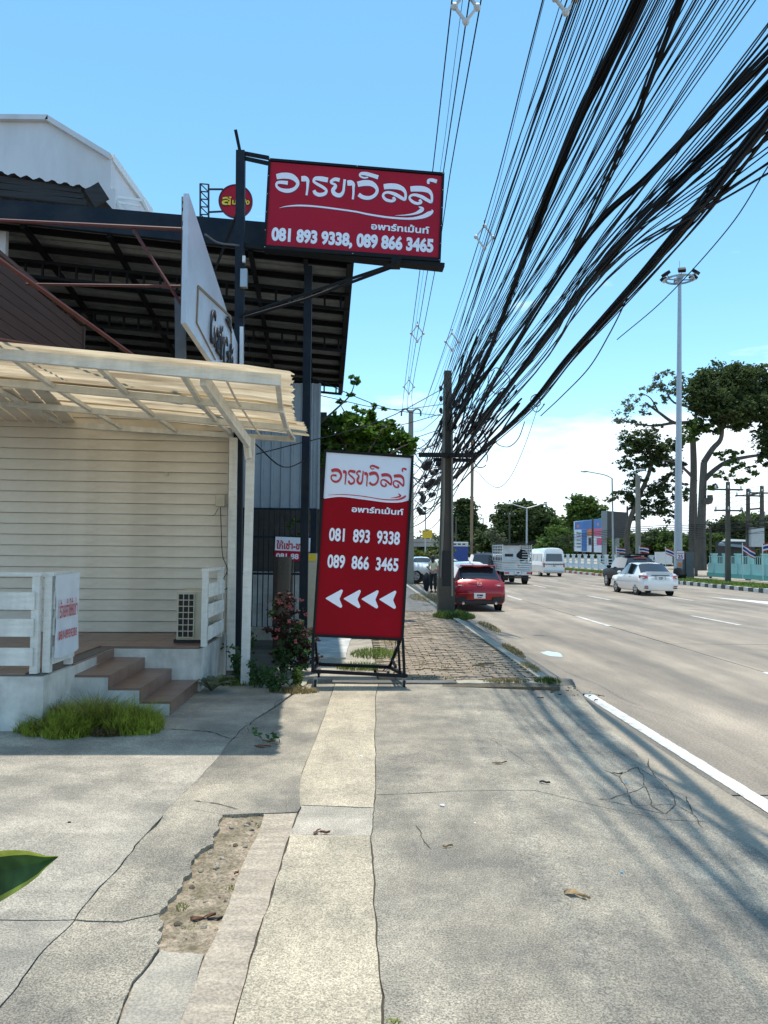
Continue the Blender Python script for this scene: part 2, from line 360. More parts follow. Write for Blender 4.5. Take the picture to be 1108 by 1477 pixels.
def fast(name, verts, quads, mt, parent=None, smooth=False, tri=False):
    me = bpy.data.meshes.new(name); k = 3 if tri else 4
    nf = len(quads); me.vertices.add(len(verts)); me.vertices.foreach_set('co', np.asarray(verts, dtype=np.float32).ravel())
    me.loops.add(nf*k); me.loops.foreach_set('vertex_index', np.asarray(quads, dtype=np.int32).ravel())
    me.polygons.add(nf); me.polygons.foreach_set('loop_start', np.arange(0, nf*k, k, dtype=np.int32)); me.polygons.foreach_set('loop_total', np.full(nf, k, dtype=np.int32))
    me.update(calc_edges=True); me.materials.append(MT[mt])
    o = bpy.data.objects.new(name, me); COL.objects.link(o)
    if parent is not None: o.parent = parent
    return o
rng = np.random.default_rng(5)
def leaf_quads(centers, size, flat=.5, aspect=.55, rng=rng):
    """one bent leaf-shaped quad at every centre"""
    n = len(centers); d = rng.normal(size=(n, 3)); d[:, 2] *= flat; d /= np.linalg.norm(d, axis=1)[:, None]+1e-9
    t = rng.normal(size=(n, 3)); b = np.cross(d, t); b /= np.linalg.norm(b, axis=1)[:, None]+1e-9
    s = (size*rng.uniform(.6, 1.35, n))[:, None]
    nn = np.cross(d, b)
    v = np.empty((n, 4, 3)); v[:, 0] = centers-d*s*.5; v[:, 1] = centers+b*s*aspect*.5+nn*s*.08; v[:, 2] = centers+d*s*.5; v[:, 3] = centers-b*s*aspect*.5+nn*s*.08
    return v.reshape(-1, 3), np.arange(n*4).reshape(-1, 4)
def crown_points(blobs, dens, clump=.28, rng=rng, per=26):
    """blobs: (center, (rx,ry,rz)); leaf centres gathered in small clumps spread through the volume"""
    out = []
    for c, r in blobs:
        r = np.array(r, float); k = max(6, int(dens*(r[0]*r[1]+r[1]*r[2]+r[0]*r[2])))
        d = rng.normal(size=(k, 3)); d /= np.linalg.norm(d, axis=1)[:, None]
        rad = rng.uniform(.45, 1.05, k)[:, None]
        cc = np.array(c)+d*rad*r
        cs = clump*r.mean()*rng.uniform(.5, 1.3, k)
        pts = cc[:, None, :]+rng.normal(size=(k, per, 3))*cs[:, None, None]*np.array([.6, .6, .38])
        out.append(pts.reshape(-1, 3))
    return np.concatenate(out)
def jag(p, q, amp=.04, lev=4):
    """fractal line between two plan points, the same from either side"""
    p = (round(p[0], 3), round(p[1], 3)); q = (round(q[0], 3), round(q[1], 3)); flip = p > q
    a, b = (q, p) if flip else (p, q)
    rr = random.Random(hash((a, b)))
    pts = [Vector(a), Vector(b)]; ln = (pts[1]-pts[0]).length; k = amp*min(1.0, ln)
    for _ in range(lev):
        n = [pts[0]]
        for i in range(len(pts)-1):
            m = (pts[i]+pts[i+1])/2; d = pts[i+1]-pts[i]
            if d.length < .045: n.append(pts[i+1]); continue
            m += Vector((-d.y, d.x)).normalized()*rr.uniform(-k, k)
            n += [m, pts[i+1]]
        pts = n; k *= .52
    return pts[::-1] if flip else pts
def offset_in(poly, g):
    n = len(poly); area = sum(poly[i].x*poly[(i+1) % n].y-poly[(i+1) % n].x*poly[i].y for i in range(n))
    if area < 0: poly = poly[::-1]
    o = []
    for i in range(n):
        a = (poly[i]-poly[i-1]); b = (poly[(i+1) % n]-poly[i])
        if a.length < 1e-6 or b.length < 1e-6: o.append(poly[i]); continue
        d = (a.normalized()+b.normalized());
        if d.length < 1e-3: o.append(poly[i]); continue
        d.normalize(); k_ = .6+.6*abs(noise.noise(Vector((poly[i].x*3.1, poly[i].y*3.1, g*99))))*2.2; o.append(poly[i]+Vector((-d.y, d.x))*g*k_)
    return o

# ================================================================== SETTING
def gz(x, y=5):         # the driveway dips towards the road, less so where it meets the footpath
    t = max(0, min(1, (x-.9)/2.0)); k = max(0, min(1, (y-8.0)/1.9)); return -.15*(t*t*(3-2*t))*(1-.7*k)
RZ = -.17
g = MB().box((0, 250, -.75), (1400, 1400, 1.0)); tag(g.build('ground', 'soil'), kind='structure')
far = MB().box((420, 300, -.115), (790, 1200, .2)); tag(far.build('far_ground', 'road_edge'), kind='structure')

# --- road of concrete slabs
road = empty('road', (0, 0, 0), kind='structure')
lanes = [2.93, 6.55, 10.1, 13.6, 17.1, 20.2]
shared = {}
for i in range(5):
    x0, x1 = lanes[i], lanes[i+1]
    me = MB().box((0, 0, -.05), (x1-x0-.022, 9.975, .1)).mesh('slab', 'road')
    for k in range(14):
        y0 = -14+k*10+(1.3 if i > 2 else 0)
        piece('slab', me, road, ((x0+x1)/2, y0+5, RZ+random.uniform(-.002, .002)))
piece('slab', MB().box((0, 0, -.05), (17.25, 400, .1)).mesh('slab', 'road'), road, ((2.93+20.2)/2, 326+1.3, RZ))
mk = empty('road_marking', (0, 0, 0), kind='structure')
def rect(x0, x1, y0, y1, z, mt, par, name='line'):
    return MB().add([(x0, y0, z), (x1, y0, z), (x1, y1, z), (x0, y1, z)], [(0, 1, 2, 3)]).build(name, mt, par)
# edge line, a little broken at its border
rr = random.Random(3); e = MB(); ys = [1.0+i*.12 for i in range(78)]
for i in range(len(ys)-1):
    a0, a1 = 3.0+rr.uniform(0, .008), 3.16-rr.uniform(0, .01)
    e.add([(a0, ys[i], RZ+.006), (a1, ys[i], RZ+.006), (3.16-rr.uniform(0, .01), ys[i+1], RZ+.006), (3.0+rr.uniform(0, .008), ys[i+1], RZ+.006)], [(0, 1, 2, 3)])
e.build('line', 'line_white', mk)
for x, ph in ((6.55, 19.8), (10.25, 20.3), (13.7, 31.0)):
    for k in range(-2, 14):
        y = ph+k*10.6
        if y > 4: rect(x-.07, x+.07, y, y+3.0, RZ+.006, 'line_worn', mk)
rect(3.0, 3.08, 52, 140, RZ+.006, 'line_worn', mk)
a = G(1008, 858, RZ); 
mb = MB().add([G(1018, 860.5, RZ+.006), G(1060, 864, RZ+.006), G(1112, 868, RZ+.006), G(1112, 872, RZ+.006), G(1108, 871.3, RZ+.006)], [(0, 1, 2, 4)]); mb.build('arrow', 'line_white', mk)

# --- roadside gutter edge strip beside the driveway
Rp = [(2.90, 10.25), (2.74, 8.6), (2.66, 7.4), (2.58, 7.0), (2.46, 6.1), (2.47, 5.3), (2.53, 4.75), (2.62, 3.2), (2.66, 1.0)]
gut = empty('gutter', (0, 0, 0), kind='structure')

# --- driveway of worn slabs
drv = empty('driveway', (0, 0, 0), kind='structure')
HOLE = set()
def slab(name, corners, mt, z=0.0, gap=.0045, amp=.03, straight=(), par=drv, drop=True, thick=.12):
    """corners: plan points; edges run jagged between them"""
    poly = []
    n = len(corners)
    for i in range(n):
        p, q = corners[i], corners[(i+1) % n]
        pts = [Vector(p), Vector(q)] if i in straight else jag(p, q, .16 if tuple(p) in HOLE and tuple(q) in HOLE else amp, 5 if tuple(p) in HOLE else 4)
        poly += pts[:-1]
    poly = offset_in(poly, gap)
    n = len(poly); xs_ = [p.x for p in poly]; ys_ = [p.y for p in poly]; pts = [Vector((p.x, p.y)) for p in poly]; st_ = .25
    gx_ = math.floor(min(xs_)/st_)*st_
    while drop and gx_ < max(xs_):
        gy_ = math.floor(min(ys_)/st_)*st_
        while gy_ < max(ys_):
            pts.append(Vector((gx_+.11, gy_+.07))); gy_ += st_
        gx_ += st_
    vv, ee, ff, *_ = delaunay_2d_cdt(pts, [(k, (k+1) % n) for k in range(n)], [list(range(n))], 1, 1e-6)
    zt = lambda p: z+(gz(p.x, p.y)+noise.noise(Vector((p.x*1.3, p.y*1.3, 5)))*.003 if drop else 0)
    V = [Vector((p.x, p.y, zt(p))) for p in vv]; nv = len(V); V += [p-Vector((0, 0, thick)) for p in V]
    cnt = {}
    for f in ff:
        for k in range(len(f)):
            e_ = (f[k], f[(k+1) % len(f)]); cnt[tuple(sorted(e_))] = cnt.get(tuple(sorted(e_)), [])+[e_]
    F_ = [tuple(f) for f in ff]+[(e_[0][1], e_[0][0], e_[0][0]+nv, e_[0][1]+nv) for e_ in cnt.values() if len(e_) == 1]
    me = bpy.data.meshes.new(name); me.from_pydata([tuple(p) for p in V], [], F_); me.materials.append(MT[mt]); me.validate()
    if me.polygons[0].normal.z < 0: me.flip_normals()
    o = bpy.data.objects.new(name, me); COL.objects.link(o); o.parent = par; return o
MW[drv.name] = Matrix.Identity(4)
L1 = [(-1.31, 1.0), (-1.295, 2.8), (-1.27, 3.66), (-1.25, 4.55), (-1.1, 7.0), (-1.02, 7.8)]; LJ = (-1.215, 5.24)
L2 = [(-.46, 1.0), (-.424, 2.77), (-.40, 3.8), (-.37, 4.97), (-.35, 5.2), (-.40, 6.0), (-.26, 9.95)]
L3 = [(.10, 1.0), (.112, 2.77), (.10, 3.8), (.10, 4.8), (.148, 5.47), (.20, 7.6), (.295, 9.95)]
cA = (-.98, 3.66)       # cross joint meets pothole
slab('slab', [(-7, 1.0), L1[0], L1[1], L1[2], (-3.2, 3.62), (-7, 3.7)], 'concrete_left')
slab('slab', [(-7, 3.7), (-3.2, 3.62), L1[2], L1[3], L1[4], (-2.2, 7.25), (-2.9, 7.33), (-7, 7.33)], 'concrete_left', .002)
slab('slab', [L1[4], L1[5], (-.62, 9.95), (-.62, 10.6), (-3.1, 10.6), (-2.9, 7.33), (-2.2, 7.25)], 'concrete_left', 0)
h1, h2, h4 = (-.84, 5.07), (-.585, 5.10), (-.365, 5.12)
q1, q2, q3, q4, q5 = (-.83, 4.75), (-.88, 4.40), (-.865, 4.05), (-.90, 3.72), (-.82, 3.42)
HOLE = {h1, q1, q2, q3, q4, q5, (-.62, 3.38)}
slab('slab', [L1[2], L1[3], LJ, h1, q1, q2, q3, q4, (-1.05, 3.64)], 'concrete', .002)
slab('slab', [LJ, L1[4], L1[5], (-.60, 9.95), L2[6], L2[5], L2[4], h4, h2, h1], 'concrete', .0)
slab('slab', [L1[2], (-1.05, 3.64), q4, q5, (-.86, 3.15), (-.82, 2.6), (-.80, 1.0), L1[0], L1[1]], 'concrete', -.001)
slab('slab', [q5, (-.62, 3.38), (-.63, 2.77), (-.64, 1.0), (-.80, 1.0), (-.82, 2.6), (-.86, 3.15)], 'concrete_patch', -.010)
slab('slab', [h2, h4, L2[3], L2[2], L2[1], L2[0], (-.64, 1.0), (-.63, 2.77), (-.62, 3.38), (-.60, 4.0), (-.585, 4.6)], 'concrete_ribbed', -.004, amp=.02)
# broken hole, its rubble floor and loose stones
mb = MB(); nx_, ny_ = 34, 90
for i in range(nx_+1):
    for j in range(ny_+1):
        x, y = -1.28+.9*i/nx_, 2.9+2.7*j/ny_; d = noise.noise(Vector((x*14, y*14, 0)))*.010+noise.noise(Vector((x*45, y*45, 3)))*.006
        mb.v.append(Vector((x, y, -.024+d)))
for i in range(nx_):
    for j in range(ny_): mb.f.append((i*(ny_+1)+j, (i+1)*(ny_+1)+j, (i+1)*(ny_+1)+j+1, i*(ny_+1)+j+1))
mb.build('rubble_bed', 'rubble', drv, fix=False)
sm = []
for i in range(5):
    t = MB().sphere((0, 0, 0), (1, .8, .55), 6, 4); rr = random.Random(i)
    for v in t.v: v *= rr.uniform(.8, 1.15)
    sm.append(t.mesh('stone', ['concrete_yellow', 'concrete_patch', 'rubble'][i % 3]))
rr = random.Random(11)
for i in range(85):
    y = rr.uniform(3.5, 5.1); x = -.60-rr.random()**1.3*.24; s = rr.choice([.006, .009, .012, .02])
    if y < 3.7: x = rr.uniform(-.84, -.63)
    piece('stone', sm[i % 5], drv, (x, y, -.027+s*.3), rr.uniform(0, 6), (s, s, s))
slab('slab', [L2[0], L2[1], L2[2], (-.385, 4.72), (.105, 4.70), L3[2], L3[1], L3[0]], 'concrete_yellow', .003, amp=.02)
slab('slab', [(-.385, 4.72), L2[3], L2[4], (-.36, 5.25), (.135, 5.2), (.105, 4.70)], 'concrete_left', .001, amp=.025)
slab('slab', [(-.36, 5.25), L2[5], L2[6], L3[6], L3[5], L3[4], (.135, 5.2)], 'concrete_yellow', .003, amp=.02)
k1, k2, k3, k4 = (.7, 5.55), (1.3, 5.62), (1.75, 5.36), (2.1, 5.25)
slab('slab', [L3[0], L3[1], L3[2], (.105, 4.70), (.135, 5.2), L3[4], k1, k2, k3, k4, Rp[5], Rp[6], Rp[7], Rp[8]], 'concrete', 0, amp=.022, gap=.0035)
slab('slab', [L3[4], L3[5], L3[6], (2.45, 9.95), Rp[0], Rp[1], Rp[2], Rp[3], Rp[4], Rp[5], k4, k3, k2, k1], 'concrete', .001, amp=.022, gap=.0035)
slab('slab', [Rp[0], (2.925, 10.2), (2.925, 1.0), Rp[8], Rp[7], Rp[6], Rp[5], Rp[4], Rp[3], Rp[2], Rp[1]], 'road_edge', RZ+.012, straight=(0, 1, 2), amp=.022, par=gut, drop=False, gap=.006)
# dirt under the slabs, just below their joints
mb = MB(); nx_, ny_ = 44, 30
for i in range(nx_+1):
    for j in range(ny_+1):
        x, y = -7+9.35*i/nx_, 1.0+8.9*j/ny_
        mb.v.append(Vector((x, y, gz(x, y)-(.013 if x > -.5 or x < -1.35 else .05))))
for i in range(nx_):
    for j in range(ny_): mb.f.append((i*(ny_+1)+j, (i+1)*(ny_+1)+j, (i+1)*(ny_+1)+j+1, i*(ny_+1)+j+1))
mb.build('dirt_bed', 'dark_dirt', drv, fix=False)
# dirt-filled hairline cracks
def crack(pts, w, seed=0, par=drv):
    rr = random.Random(seed); mb = MB(); full = []
    for i in range(len(pts)-1): full += jag(pts[i], pts[i+1], .05, 5)[:-1]
    full.append(Vector(pts[-1])); base = 0; k = len(full)
    for i, p in enumerate(full):
        d = (full[min(i+1, k-1)]-full[max(i-1, 0)]); d = d.normalized() if d.length > 0 else Vector((1, 0)); a = Vector((-d.y, d.x))*w*rr.uniform(.25, 1)*.5
        if i in (0, k-1): a *= .1
        for q in (p+a, p-a): mb.v.append(Vector((q.x, q.y, gz(q.x, q.y)+.0045)))
    for i in range(k-1): mb.f.append((2*i, 2*i+1, 2*i+3, 2*i+2))
    o = mb.build('crack', 'dark_dirt', par); return o
def gp(u, v, z=0): p = G(u, v, z); return (p.x, p.y)
crack([gp(247, 1052), gp(300, 1055), gp(335, 1066), gp(352, 1062)], .02, 1)
crack([gp(280, 1155), gp(330, 1164), gp(345, 1168)], .012, 2)
crack([gp(365, 1040), gp(400, 1012), gp(430, 1000)], .01, 4)
crack([gp(600, 1190), gp(612, 1215), gp(625, 1228)], .006, 5)
nodes = [(870, 1110), (893, 1118), (905, 1145), (920, 1100), (930, 1130), (938, 1160), (948, 1115), (965, 1132), (975, 1155), (990, 1140), (1000, 1168), (960, 1172), (880, 1158), (862, 1160), (912, 1165), (1015, 1190), (935, 1085)]
edges = [(0, 1), (1, 2), (1, 3), (3, 4), (2, 4), (4, 5), (3, 6), (6, 7), (4, 7), (7, 8), (5, 8), (7, 9), (8, 10), (9, 10), (5, 11), (8, 11), (12, 2), (12, 13), (2, 14), (14, 5), (10, 15), (6, 16), (13, 14), (14, 11)]
for i, (a, b2) in enumerate(edges): crack([gp(*nodes[a], -.09), gp(*nodes[b2], -.09)], .011, 20+i)
crack([gp(700, 1065, -.02), gp(740, 1090, -.04), gp(790, 1120, -.05)], .005, 60)

# --- footpath of interlocking pavers beyond the driveway
fp = empty('footpath', (0, 0, 0), kind='structure')
edge = MB()
slab('edging', [(-.3, 9.98), (1.3, 9.98), (1.3, 10.2), (-.3, 10.2)], 'kerb_dark', .02, par=fp, drop=False, amp=.05)
slab('edging', [(1.32, 9.98), (2.5, 10.02), (2.5, 10.22), (1.32, 10.2)], 'kerb', .015, par=fp, drop=False, amp=.07)
pvm = []
for i in range(6):
    rr = random.Random(40+i)
    # zigzag interlocking outline
    o = [(-.105, -.05), (-.05, -.058), (.05, -.042), (.105, -.05), (.10, 0), (.105, .05), (.05, .042), (-.05, .058), (-.105, .05), (-.10, 0)]
    mb = MB().prism([(x+rr.uniform(-.003, .003), y+rr.uniform(-.003, .003)) for x, y in o], -.06, 0)
    me = mb.mesh('paver', 'paver'); pvm.append(me)
rr = random.Random(8); cnt = 0; rest = MB()
for r_ in range(100):
    y = 10.28+r_*.115
    for c_ in range(10):
        x = .42+c_*.222+(.111 if r_ % 2 else 0)
        if x > 2.46: continue
        if rr.random() < .03 and r_ > 2: continue
        z = .018+rr.uniform(-.007, .007)+.012*math.sin(x*2.1+y*1.3); rz = rr.uniform(-.05, .05)
        if cnt < 290:
            o = piece('paver', pvm[rr.randrange(6)], fp, (x, y, z), rz); o.rotation_euler = (rr.uniform(-.03, .03), rr.uniform(-.03, .03), rz); cnt += 1
        else: rest.box((x, y, z-.03), (.208, .103, .06), rz)
o = rest.build('paver', 'paver', fp); o['kind'] = 'stuff'
rest = MB().box((1.45, 16, -.10), (2.3, 12.4, .2)); rest.build('bedding', 'soil', fp)
rest = MB().box((1.5, 41, -.09), (2.0, 38, .2)); rest.build('far_paving', 'kerb_dark', fp)
slab('verge_slab', [(-1.2, 10.3), (.3, 10.3), (.3, 15), (-1.1, 15)], 'concrete_patch', .0, par=fp, drop=False, amp=.1)
slab('verge_slab', [(-.6, 15.1), (.3, 15.1), (.3, 32), (-.6, 32)], 'concrete', .0, par=fp, drop=False, amp=.1)
slab('ramp', [(-.85, 12.2), (-.15, 12.2), (-.05, 15.6), (-.95, 15.6)], 'plaster', .03, par=fp, drop=False, amp=.03)
# kerb beside the road
kb = empty('kerb', (0, 0, 0), kind='structure')
km = MB().prism([(-.07, -.495), (.07, -.495), (.07, .495), (-.07, .495)], -.2, 0).mesh('kerb_stone', 'kerb')
kg = MB().add([(-.17, -.495, .0), (.17, -.495, -.10), (.17, .495, -.10), (-.17, .495, .0), (-.17, -.495, -.2), (.17, -.495, -.2), (.17, .495, -.2), (-.17, .495, -.2)],
              [(0, 1, 2, 3), (4, 7, 6, 5), (0, 4, 5, 1), (1, 5, 6, 2), (2, 6, 7, 3), (3, 7, 4, 0)]).mesh('gutter_stone', 'kerb_dark')
kl = MB().box((0, 0, -.05), (.05, .99, .1)).mesh('lip', 'kerb')
for k in range(42):
    y = 10.9+k; piece('kerb_stone', km, kb, (2.52, y, .035), 0)
    piece('gutter_stone', kg, kb, (2.77, y, .01)); piece('lip', kl, kb, (2.975, y+.0, RZ+.045))
for k in range(12):
    rect(2.952, 2.998, 15.5+k, 16.3+k, RZ+.05, 'line_white', kb, 'paint')
# lump of broken concrete at the gutter mouth
mb = MB().sphere((2.78, 10.35, -.11), (.20, .26, .13), 9, 6)
for v in mb.v: v += noise.noise_vector(v*7)*.05
mb.build('broken_end', 'kerb_dark', kb)
# puddle
c = G(796, 943, RZ+.004); pts = []
for i in range(40):
    t = 2*math.pi*i/40; r = (1+.35*noise.noise(Vector((math.cos(t)*1.7, math.sin(t)*1.7, 3))))
    pts.append((c.x+math.cos(t)*.17*r, c.y+math.sin(t)*.36*r))
mb = MB(); mb.add([(x, y, RZ+.005) for x, y in pts], [tuple(range(40))]); tag(mb.build('puddle', 'puddle_water'), kind='structure')

# --- far side of the road: kerb, grass strip, path
mk2 = empty('far_kerb', (0, 0, 0), kind='structure')
sm = {k: MB().box((0, 0, .0), (.22, .48, .22)).mesh('kerb_stone', k) for k in ('kerb_white', 'kerb_black', 'kerb_red')}
for k in range(150):
    y = 30+k*.5 if k < 60 else 60+(k-60)*.9
    kk = 'kerb_white' if k % 2 else ('kerb_black' if y < 52 else 'kerb_red')
    o = piece('kerb_stone', sm[kk], mk2, (20.35+random.uniform(-.02, .02), y, RZ+.10+random.uniform(-.015, .015)), random.uniform(-.04, .04), (1, 1 if k < 60 else 1.8, 1))
mb = MB().box((22.3, 90, -.09), (3.7, 130, .2)); tag(mb.build('grass_bank', 'grass_verge'), kind='structure')

# ================================================================== THE SHUTTERED SHOP AND ITS PORCH
T3 = R(3.0)
shop = empty('shop', (-3.5, 11.1, 0), 'cream clapboard shop front with a raised tiled porch and steps, left of the red signs', 'building')
FZ = .52            # porch floor
# clapboard wall
bw = MB().add([(-2.6, 0, 0), (2.6, 0, 0), (2.6, 0, .150), (-2.6, 0, .150), (-2.6, -.028, .004), (2.6, -.028, .004), (2.6, -.010, .146), (-2.6, -.010, .146)],
              [(0, 1, 2, 3), (4, 5, 6, 7), (0, 4, 5, 1), (3, 2, 6, 7), (0, 3, 7, 4), (1, 5, 6, 2)]).mesh('plank', 'wall_cream')
wl = MB().box((-4.6, 11.22-.14, 2.1), (5.4, .08, 3.2), T3).build('wall', 'wall_cream', shop)
for k in range(21):
    o = piece('plank', bw, wl, (-1.86-2.6*math.cos(T3), 11.10-2.6*math.sin(T3), FZ+.01+k*.151), T3); 
MB().box((-1.85, 11.14, 2.1), (.07, .09, 3.2), T3).build('corner_post', 'white_paint', shop)
mb = MB()
for u, v in ((150, 702), (157, 684), (240, 684), (36, 666), (133, 770), (178, 655), (208, 655)):
    p = P(u, v, 11.03); mb.box(p, (.05 if v > 660 else .02, .02, .05 if v > 660 else .02))
mb.build('fixing_plate', 'ac_beige', wl)
# soffit boards
for k in range(9):
    a = P(-20+k*13, 553+k*6, 9.6); b_ = P(10+k*11, 606, 11.0)
    MB().beam(P(-150+k*26, 560, 9.0), P(-60+k*20, 608, 11.0), .17, .02).build('soffit_board', 'wall_cream', wl)
# porch floor block
pl = MB().prism([(-7, 7.34), (-2.9, 7.34), (-2.87, 8.04), (-2.90, 9.4), (-1.86, 9.4), (-1.86, 11.2), (-7, 11.2)], -.2, FZ-.02).build('porch_base', 'plaster', shop)
tm = MB().box((0, 0, 0), (.292, .292, .02)).mesh('tile', 'tile_brown')
MB().prism([(-7, 7.37), (-2.93, 7.37), (-2.93, 9.43), (-1.89, 9.43), (-1.89, 11.1), (-7, 11.1)], FZ-.022, FZ-.009).build('grout', 'grout', pl)
for i in range(17):
    for j in range(13):
        x, y = -2.05-i*.296, 7.52+j*.296
        if y > 11.05 or (x > -2.95 and y < 9.5): continue
        piece('tile', tm, pl, (x, y, FZ-.002+random.uniform(-.001, .001)), 0)
st = empty('steps_root', (0, 0, 0)); bpy.data.objects.remove(st)
xs = [-2.90, -2.53, -2.21, -1.90]; zs = [.40, .27, .135]
for i in range(3):
    sb = MB().prism([(xs[0]+.002 if i == 0 else xs[i]+.001, 8.04+.001*i), (xs[i+1], 8.04), (xs[i+1], 9.38), (xs[i], 9.38)], -.1, zs[i]-.02).build('step', 'plaster', shop)
    hh = [.12, .13, .135][i]
    for j in range(4):
        y = 8.05+j*.333+.166
        MB().box(((xs[i]+xs[i+1])/2+.005, y, zs[i]-.008), (xs[i+1]-xs[i]+.014, .328, .024)).build('tile', 'tile_brown', sb)
        MB().box((xs[i+1]+.004, y, zs[i]-.02-hh/2+.006), (.014, .328, hh-.01)).build('tile', 'tile_brown', sb)
for j in range(4):
    MB().box((-2.893, 8.05+j*.333+.166, .46), (.014, .328, .10)).build('tile', 'tile_brown', pl)

# railings
def railing(name, p, q, posts, label, zt=.93, group=None):
    o = empty(name, p, label, 'railing', group); p, q = Vector(p), Vector(q); d = q-p
    n = Vector((-d.y, d.x, 0)).normalized()
    MB().beam(p+Vector((0, 0, zt)), q+Vector((0, 0, zt)), .09, .035).build('top_rail', 'white_paint', o)
    for t in posts:
        a = p+d*t; MB().beam(a, a+Vector((0, 0, zt-.018)), .07, .07, up=(0, 1, 0)).build('post', 'white_paint', o)
    for z in (.22, .49, .755 if False else .74):
        for a, b_ in zip(posts[:-1], posts[1:]):
            s = -.048 if n.dot(Vector((0, -1, 0)))+n.dot(Vector((1, 0, 0))) < 0 else .048
            MB().beam(p+d*a+n*s+Vector((0, 0, z-.06)), p+d*b_+n*s+Vector((0, 0, z-.06)), .02, .165).build('board', 'white_paint', o)
    return o
railing('porch_railing', (-6.2, 7.42, FZ), (-2.97, 7.42, FZ), [0, .34, .67, .985], 'white board railing along the front of the tiled porch floor')
railing('porch_railing', (-2.93, 7.46, FZ), (-2.93, 8.06, FZ), [.05, .95], 'short white board railing behind the vinyl banner beside the steps')
railing('porch_railing', (-1.85, 9.5, FZ), (-1.85, 10.6, FZ), [.03, .97], 'short white board railing right of the air conditioner')
# banner on the side railing
A = Vector((-2.855, 7.47, FZ+.92)); Bv = Vector((-2.855, 8.08, FZ+.93))
bm_ = frame_mtx(Vector((-2.855, 7.45, FZ+.14)), Vector((0, 1, 0)), Vector((0, 0, 1)))
bn = empty('vinyl_banner', mtx=bm_, label='grey-white vinyl banner with red Thai letters tied to the railing by the steps', cat='banner')
W_, H_ = .63, .78
mb = MB(); nx, ny = 12, 14
for i in range(nx+1):
    for j in range(ny+1):
        x, y = W_*i/nx, H_*j/ny
        mb.v.append(Vector((x+.008*math.sin(j*.9), y-.03*math.sin(math.pi*i/nx)*(1-j/ny)+.01*(i/nx), .012*noise.noise(Vector((x*6, y*5, 0)))+.006*math.sin(x*14+y*5))))
for i in range(nx):
    for j in range(ny): mb.f.append((i*(ny+1)+j, (i+1)*(ny+1)+j, (i+1)*(ny+1)+j+1, i*(ny+1)+j+1))
mb.build('sheet', 'banner', bn, world=False, smooth=True, fix=False)
text('lettering', 'ร้านค้าให้เช่า', 'letter_red', bn, .06, .37, .15, .46, z=.022, bold=.012)
text('lettering', '081-8939338', 'letter_red', bn, .05, .16, .085, .47, z=.022, bold=.015)

# air conditioner
c0 = Vector((-2.20, 9.95, FZ)); ac = empty('air_conditioner', c0, 'beige outdoor air conditioner unit with a slatted grille on the porch floor', 'air conditioner', rz=0)
a0, a1 = P(254, 922, 9.75), P(291, 922, 9.75)
x0, x1, zb, zt = a0.x, a1.x, FZ+.05, FZ+.66
MB().box(((x0+x1)/2, 10.12, (zb+zt)/2), (x1-x0, .72, zt-zb)).build('casing', 'ac_beige', ac, bevel=.008)
gx0, gx1 = x0+.02, x0+.02+(x1-x0)*.62
MB().box(((gx0+gx1)/2, 9.752, (zb+zt)/2), (gx1-gx0, .01, .54)).build('coil', 'black', ac)
gr = MB().box((gx0, 9.735, (zb+zt)/2), (.012, .02, .56)).box((gx1, 9.735, (zb+zt)/2), (.012, .02, .56)).build('grille', 'ac_beige', ac)
sl_ = MB().box((0, 0, 0), (gx1-gx0, .018, .010)).mesh('slat', 'ac_beige')
for k in range(8): piece('slat', sl_, gr, ((gx0+gx1)/2, 9.735, zb+.035+k*.077))
for k in range(2): piece('slat', MB().box((0, 0, 0), (.008, .018, .54)).mesh('slat', 'ac_beige'), gr, (gx0+(gx1-gx0)*(k+1)/3+.0, 9.733, (zb+zt)/2))
for s in (9.82, 10.4): MB().box(((x0+x1)/2, s, FZ+.025), (x1-x0+.08, .06, .05)).build('foot', 'black', ac)
# junction box and its cable
pb = P(318, 722, 10.98); jb = empty('junction_box', pb, 'small yellowed junction box high on the right end of the cream wall', 'junction box')
MB().box(pb, (.13, .08, .17), T3).build('box', 'ac_beige', jb, bevel=.01)
pts = catmull([P(318, 731, 10.92), P(319, 760, 10.93), P(321, 800, 10.94), P(328, 822, 10.9), P(321, 838, 10.9), P(322, 850, 10.9), P(330, 845, 10.9), P(328, 826, 10.9)], 6)
MB().tube(pts, .006, 5).build('lead', 'cable', jb)
pts = catmull([P(315, 733, 10.92), P(310, 742, 10.9), P(306, 744, 10.9)], 4); MB().tube(pts, .004, 4).build('lead', 'cable', jb)

# ---------------- porch canopy
can = empty('porch_canopy', (-1.2, 9, 0), 'cream timber porch canopy with yellowed corrugated plastic sheets on two white posts', 'canopy')
YS = [7.0, 8.35, 9.7, 11.0]
Lp = [P(0, 511, 7.0), P(0, 552, 8.35), P(41, 585, 9.7), P(98, 613, 11.0)]
Rp_ = [P(405, 549, 7.0), P(409, 591, 8.35), P(416, 617, 9.7), P(426, 634, 11.0)]
for i in range(4):
    d = (Lp[i]-Rp_[i]).normalized(); l = Rp_[i]+d*5.2
    MB().beam(Rp_[i], l, .06, .10 if i == 0 else .075).build('beam', 'white_paint', can)
up_ = Vector((0, 0, .055))
for t in (.0, .27, .50, .73, .97):
    pts = [Rp_[i]+(Lp[i]-Rp_[i]).normalized()*t*3.4+Vector((0, 0, .012)) for i in range(4)]
    if t == 0: pts = [p+Vector((-.03, 0, 0)) for p in pts]
    for a, b_ in zip(pts[:-1], pts[1:]): MB().beam(a, b_, .05, .045).build('rafter', 'white_paint', can)
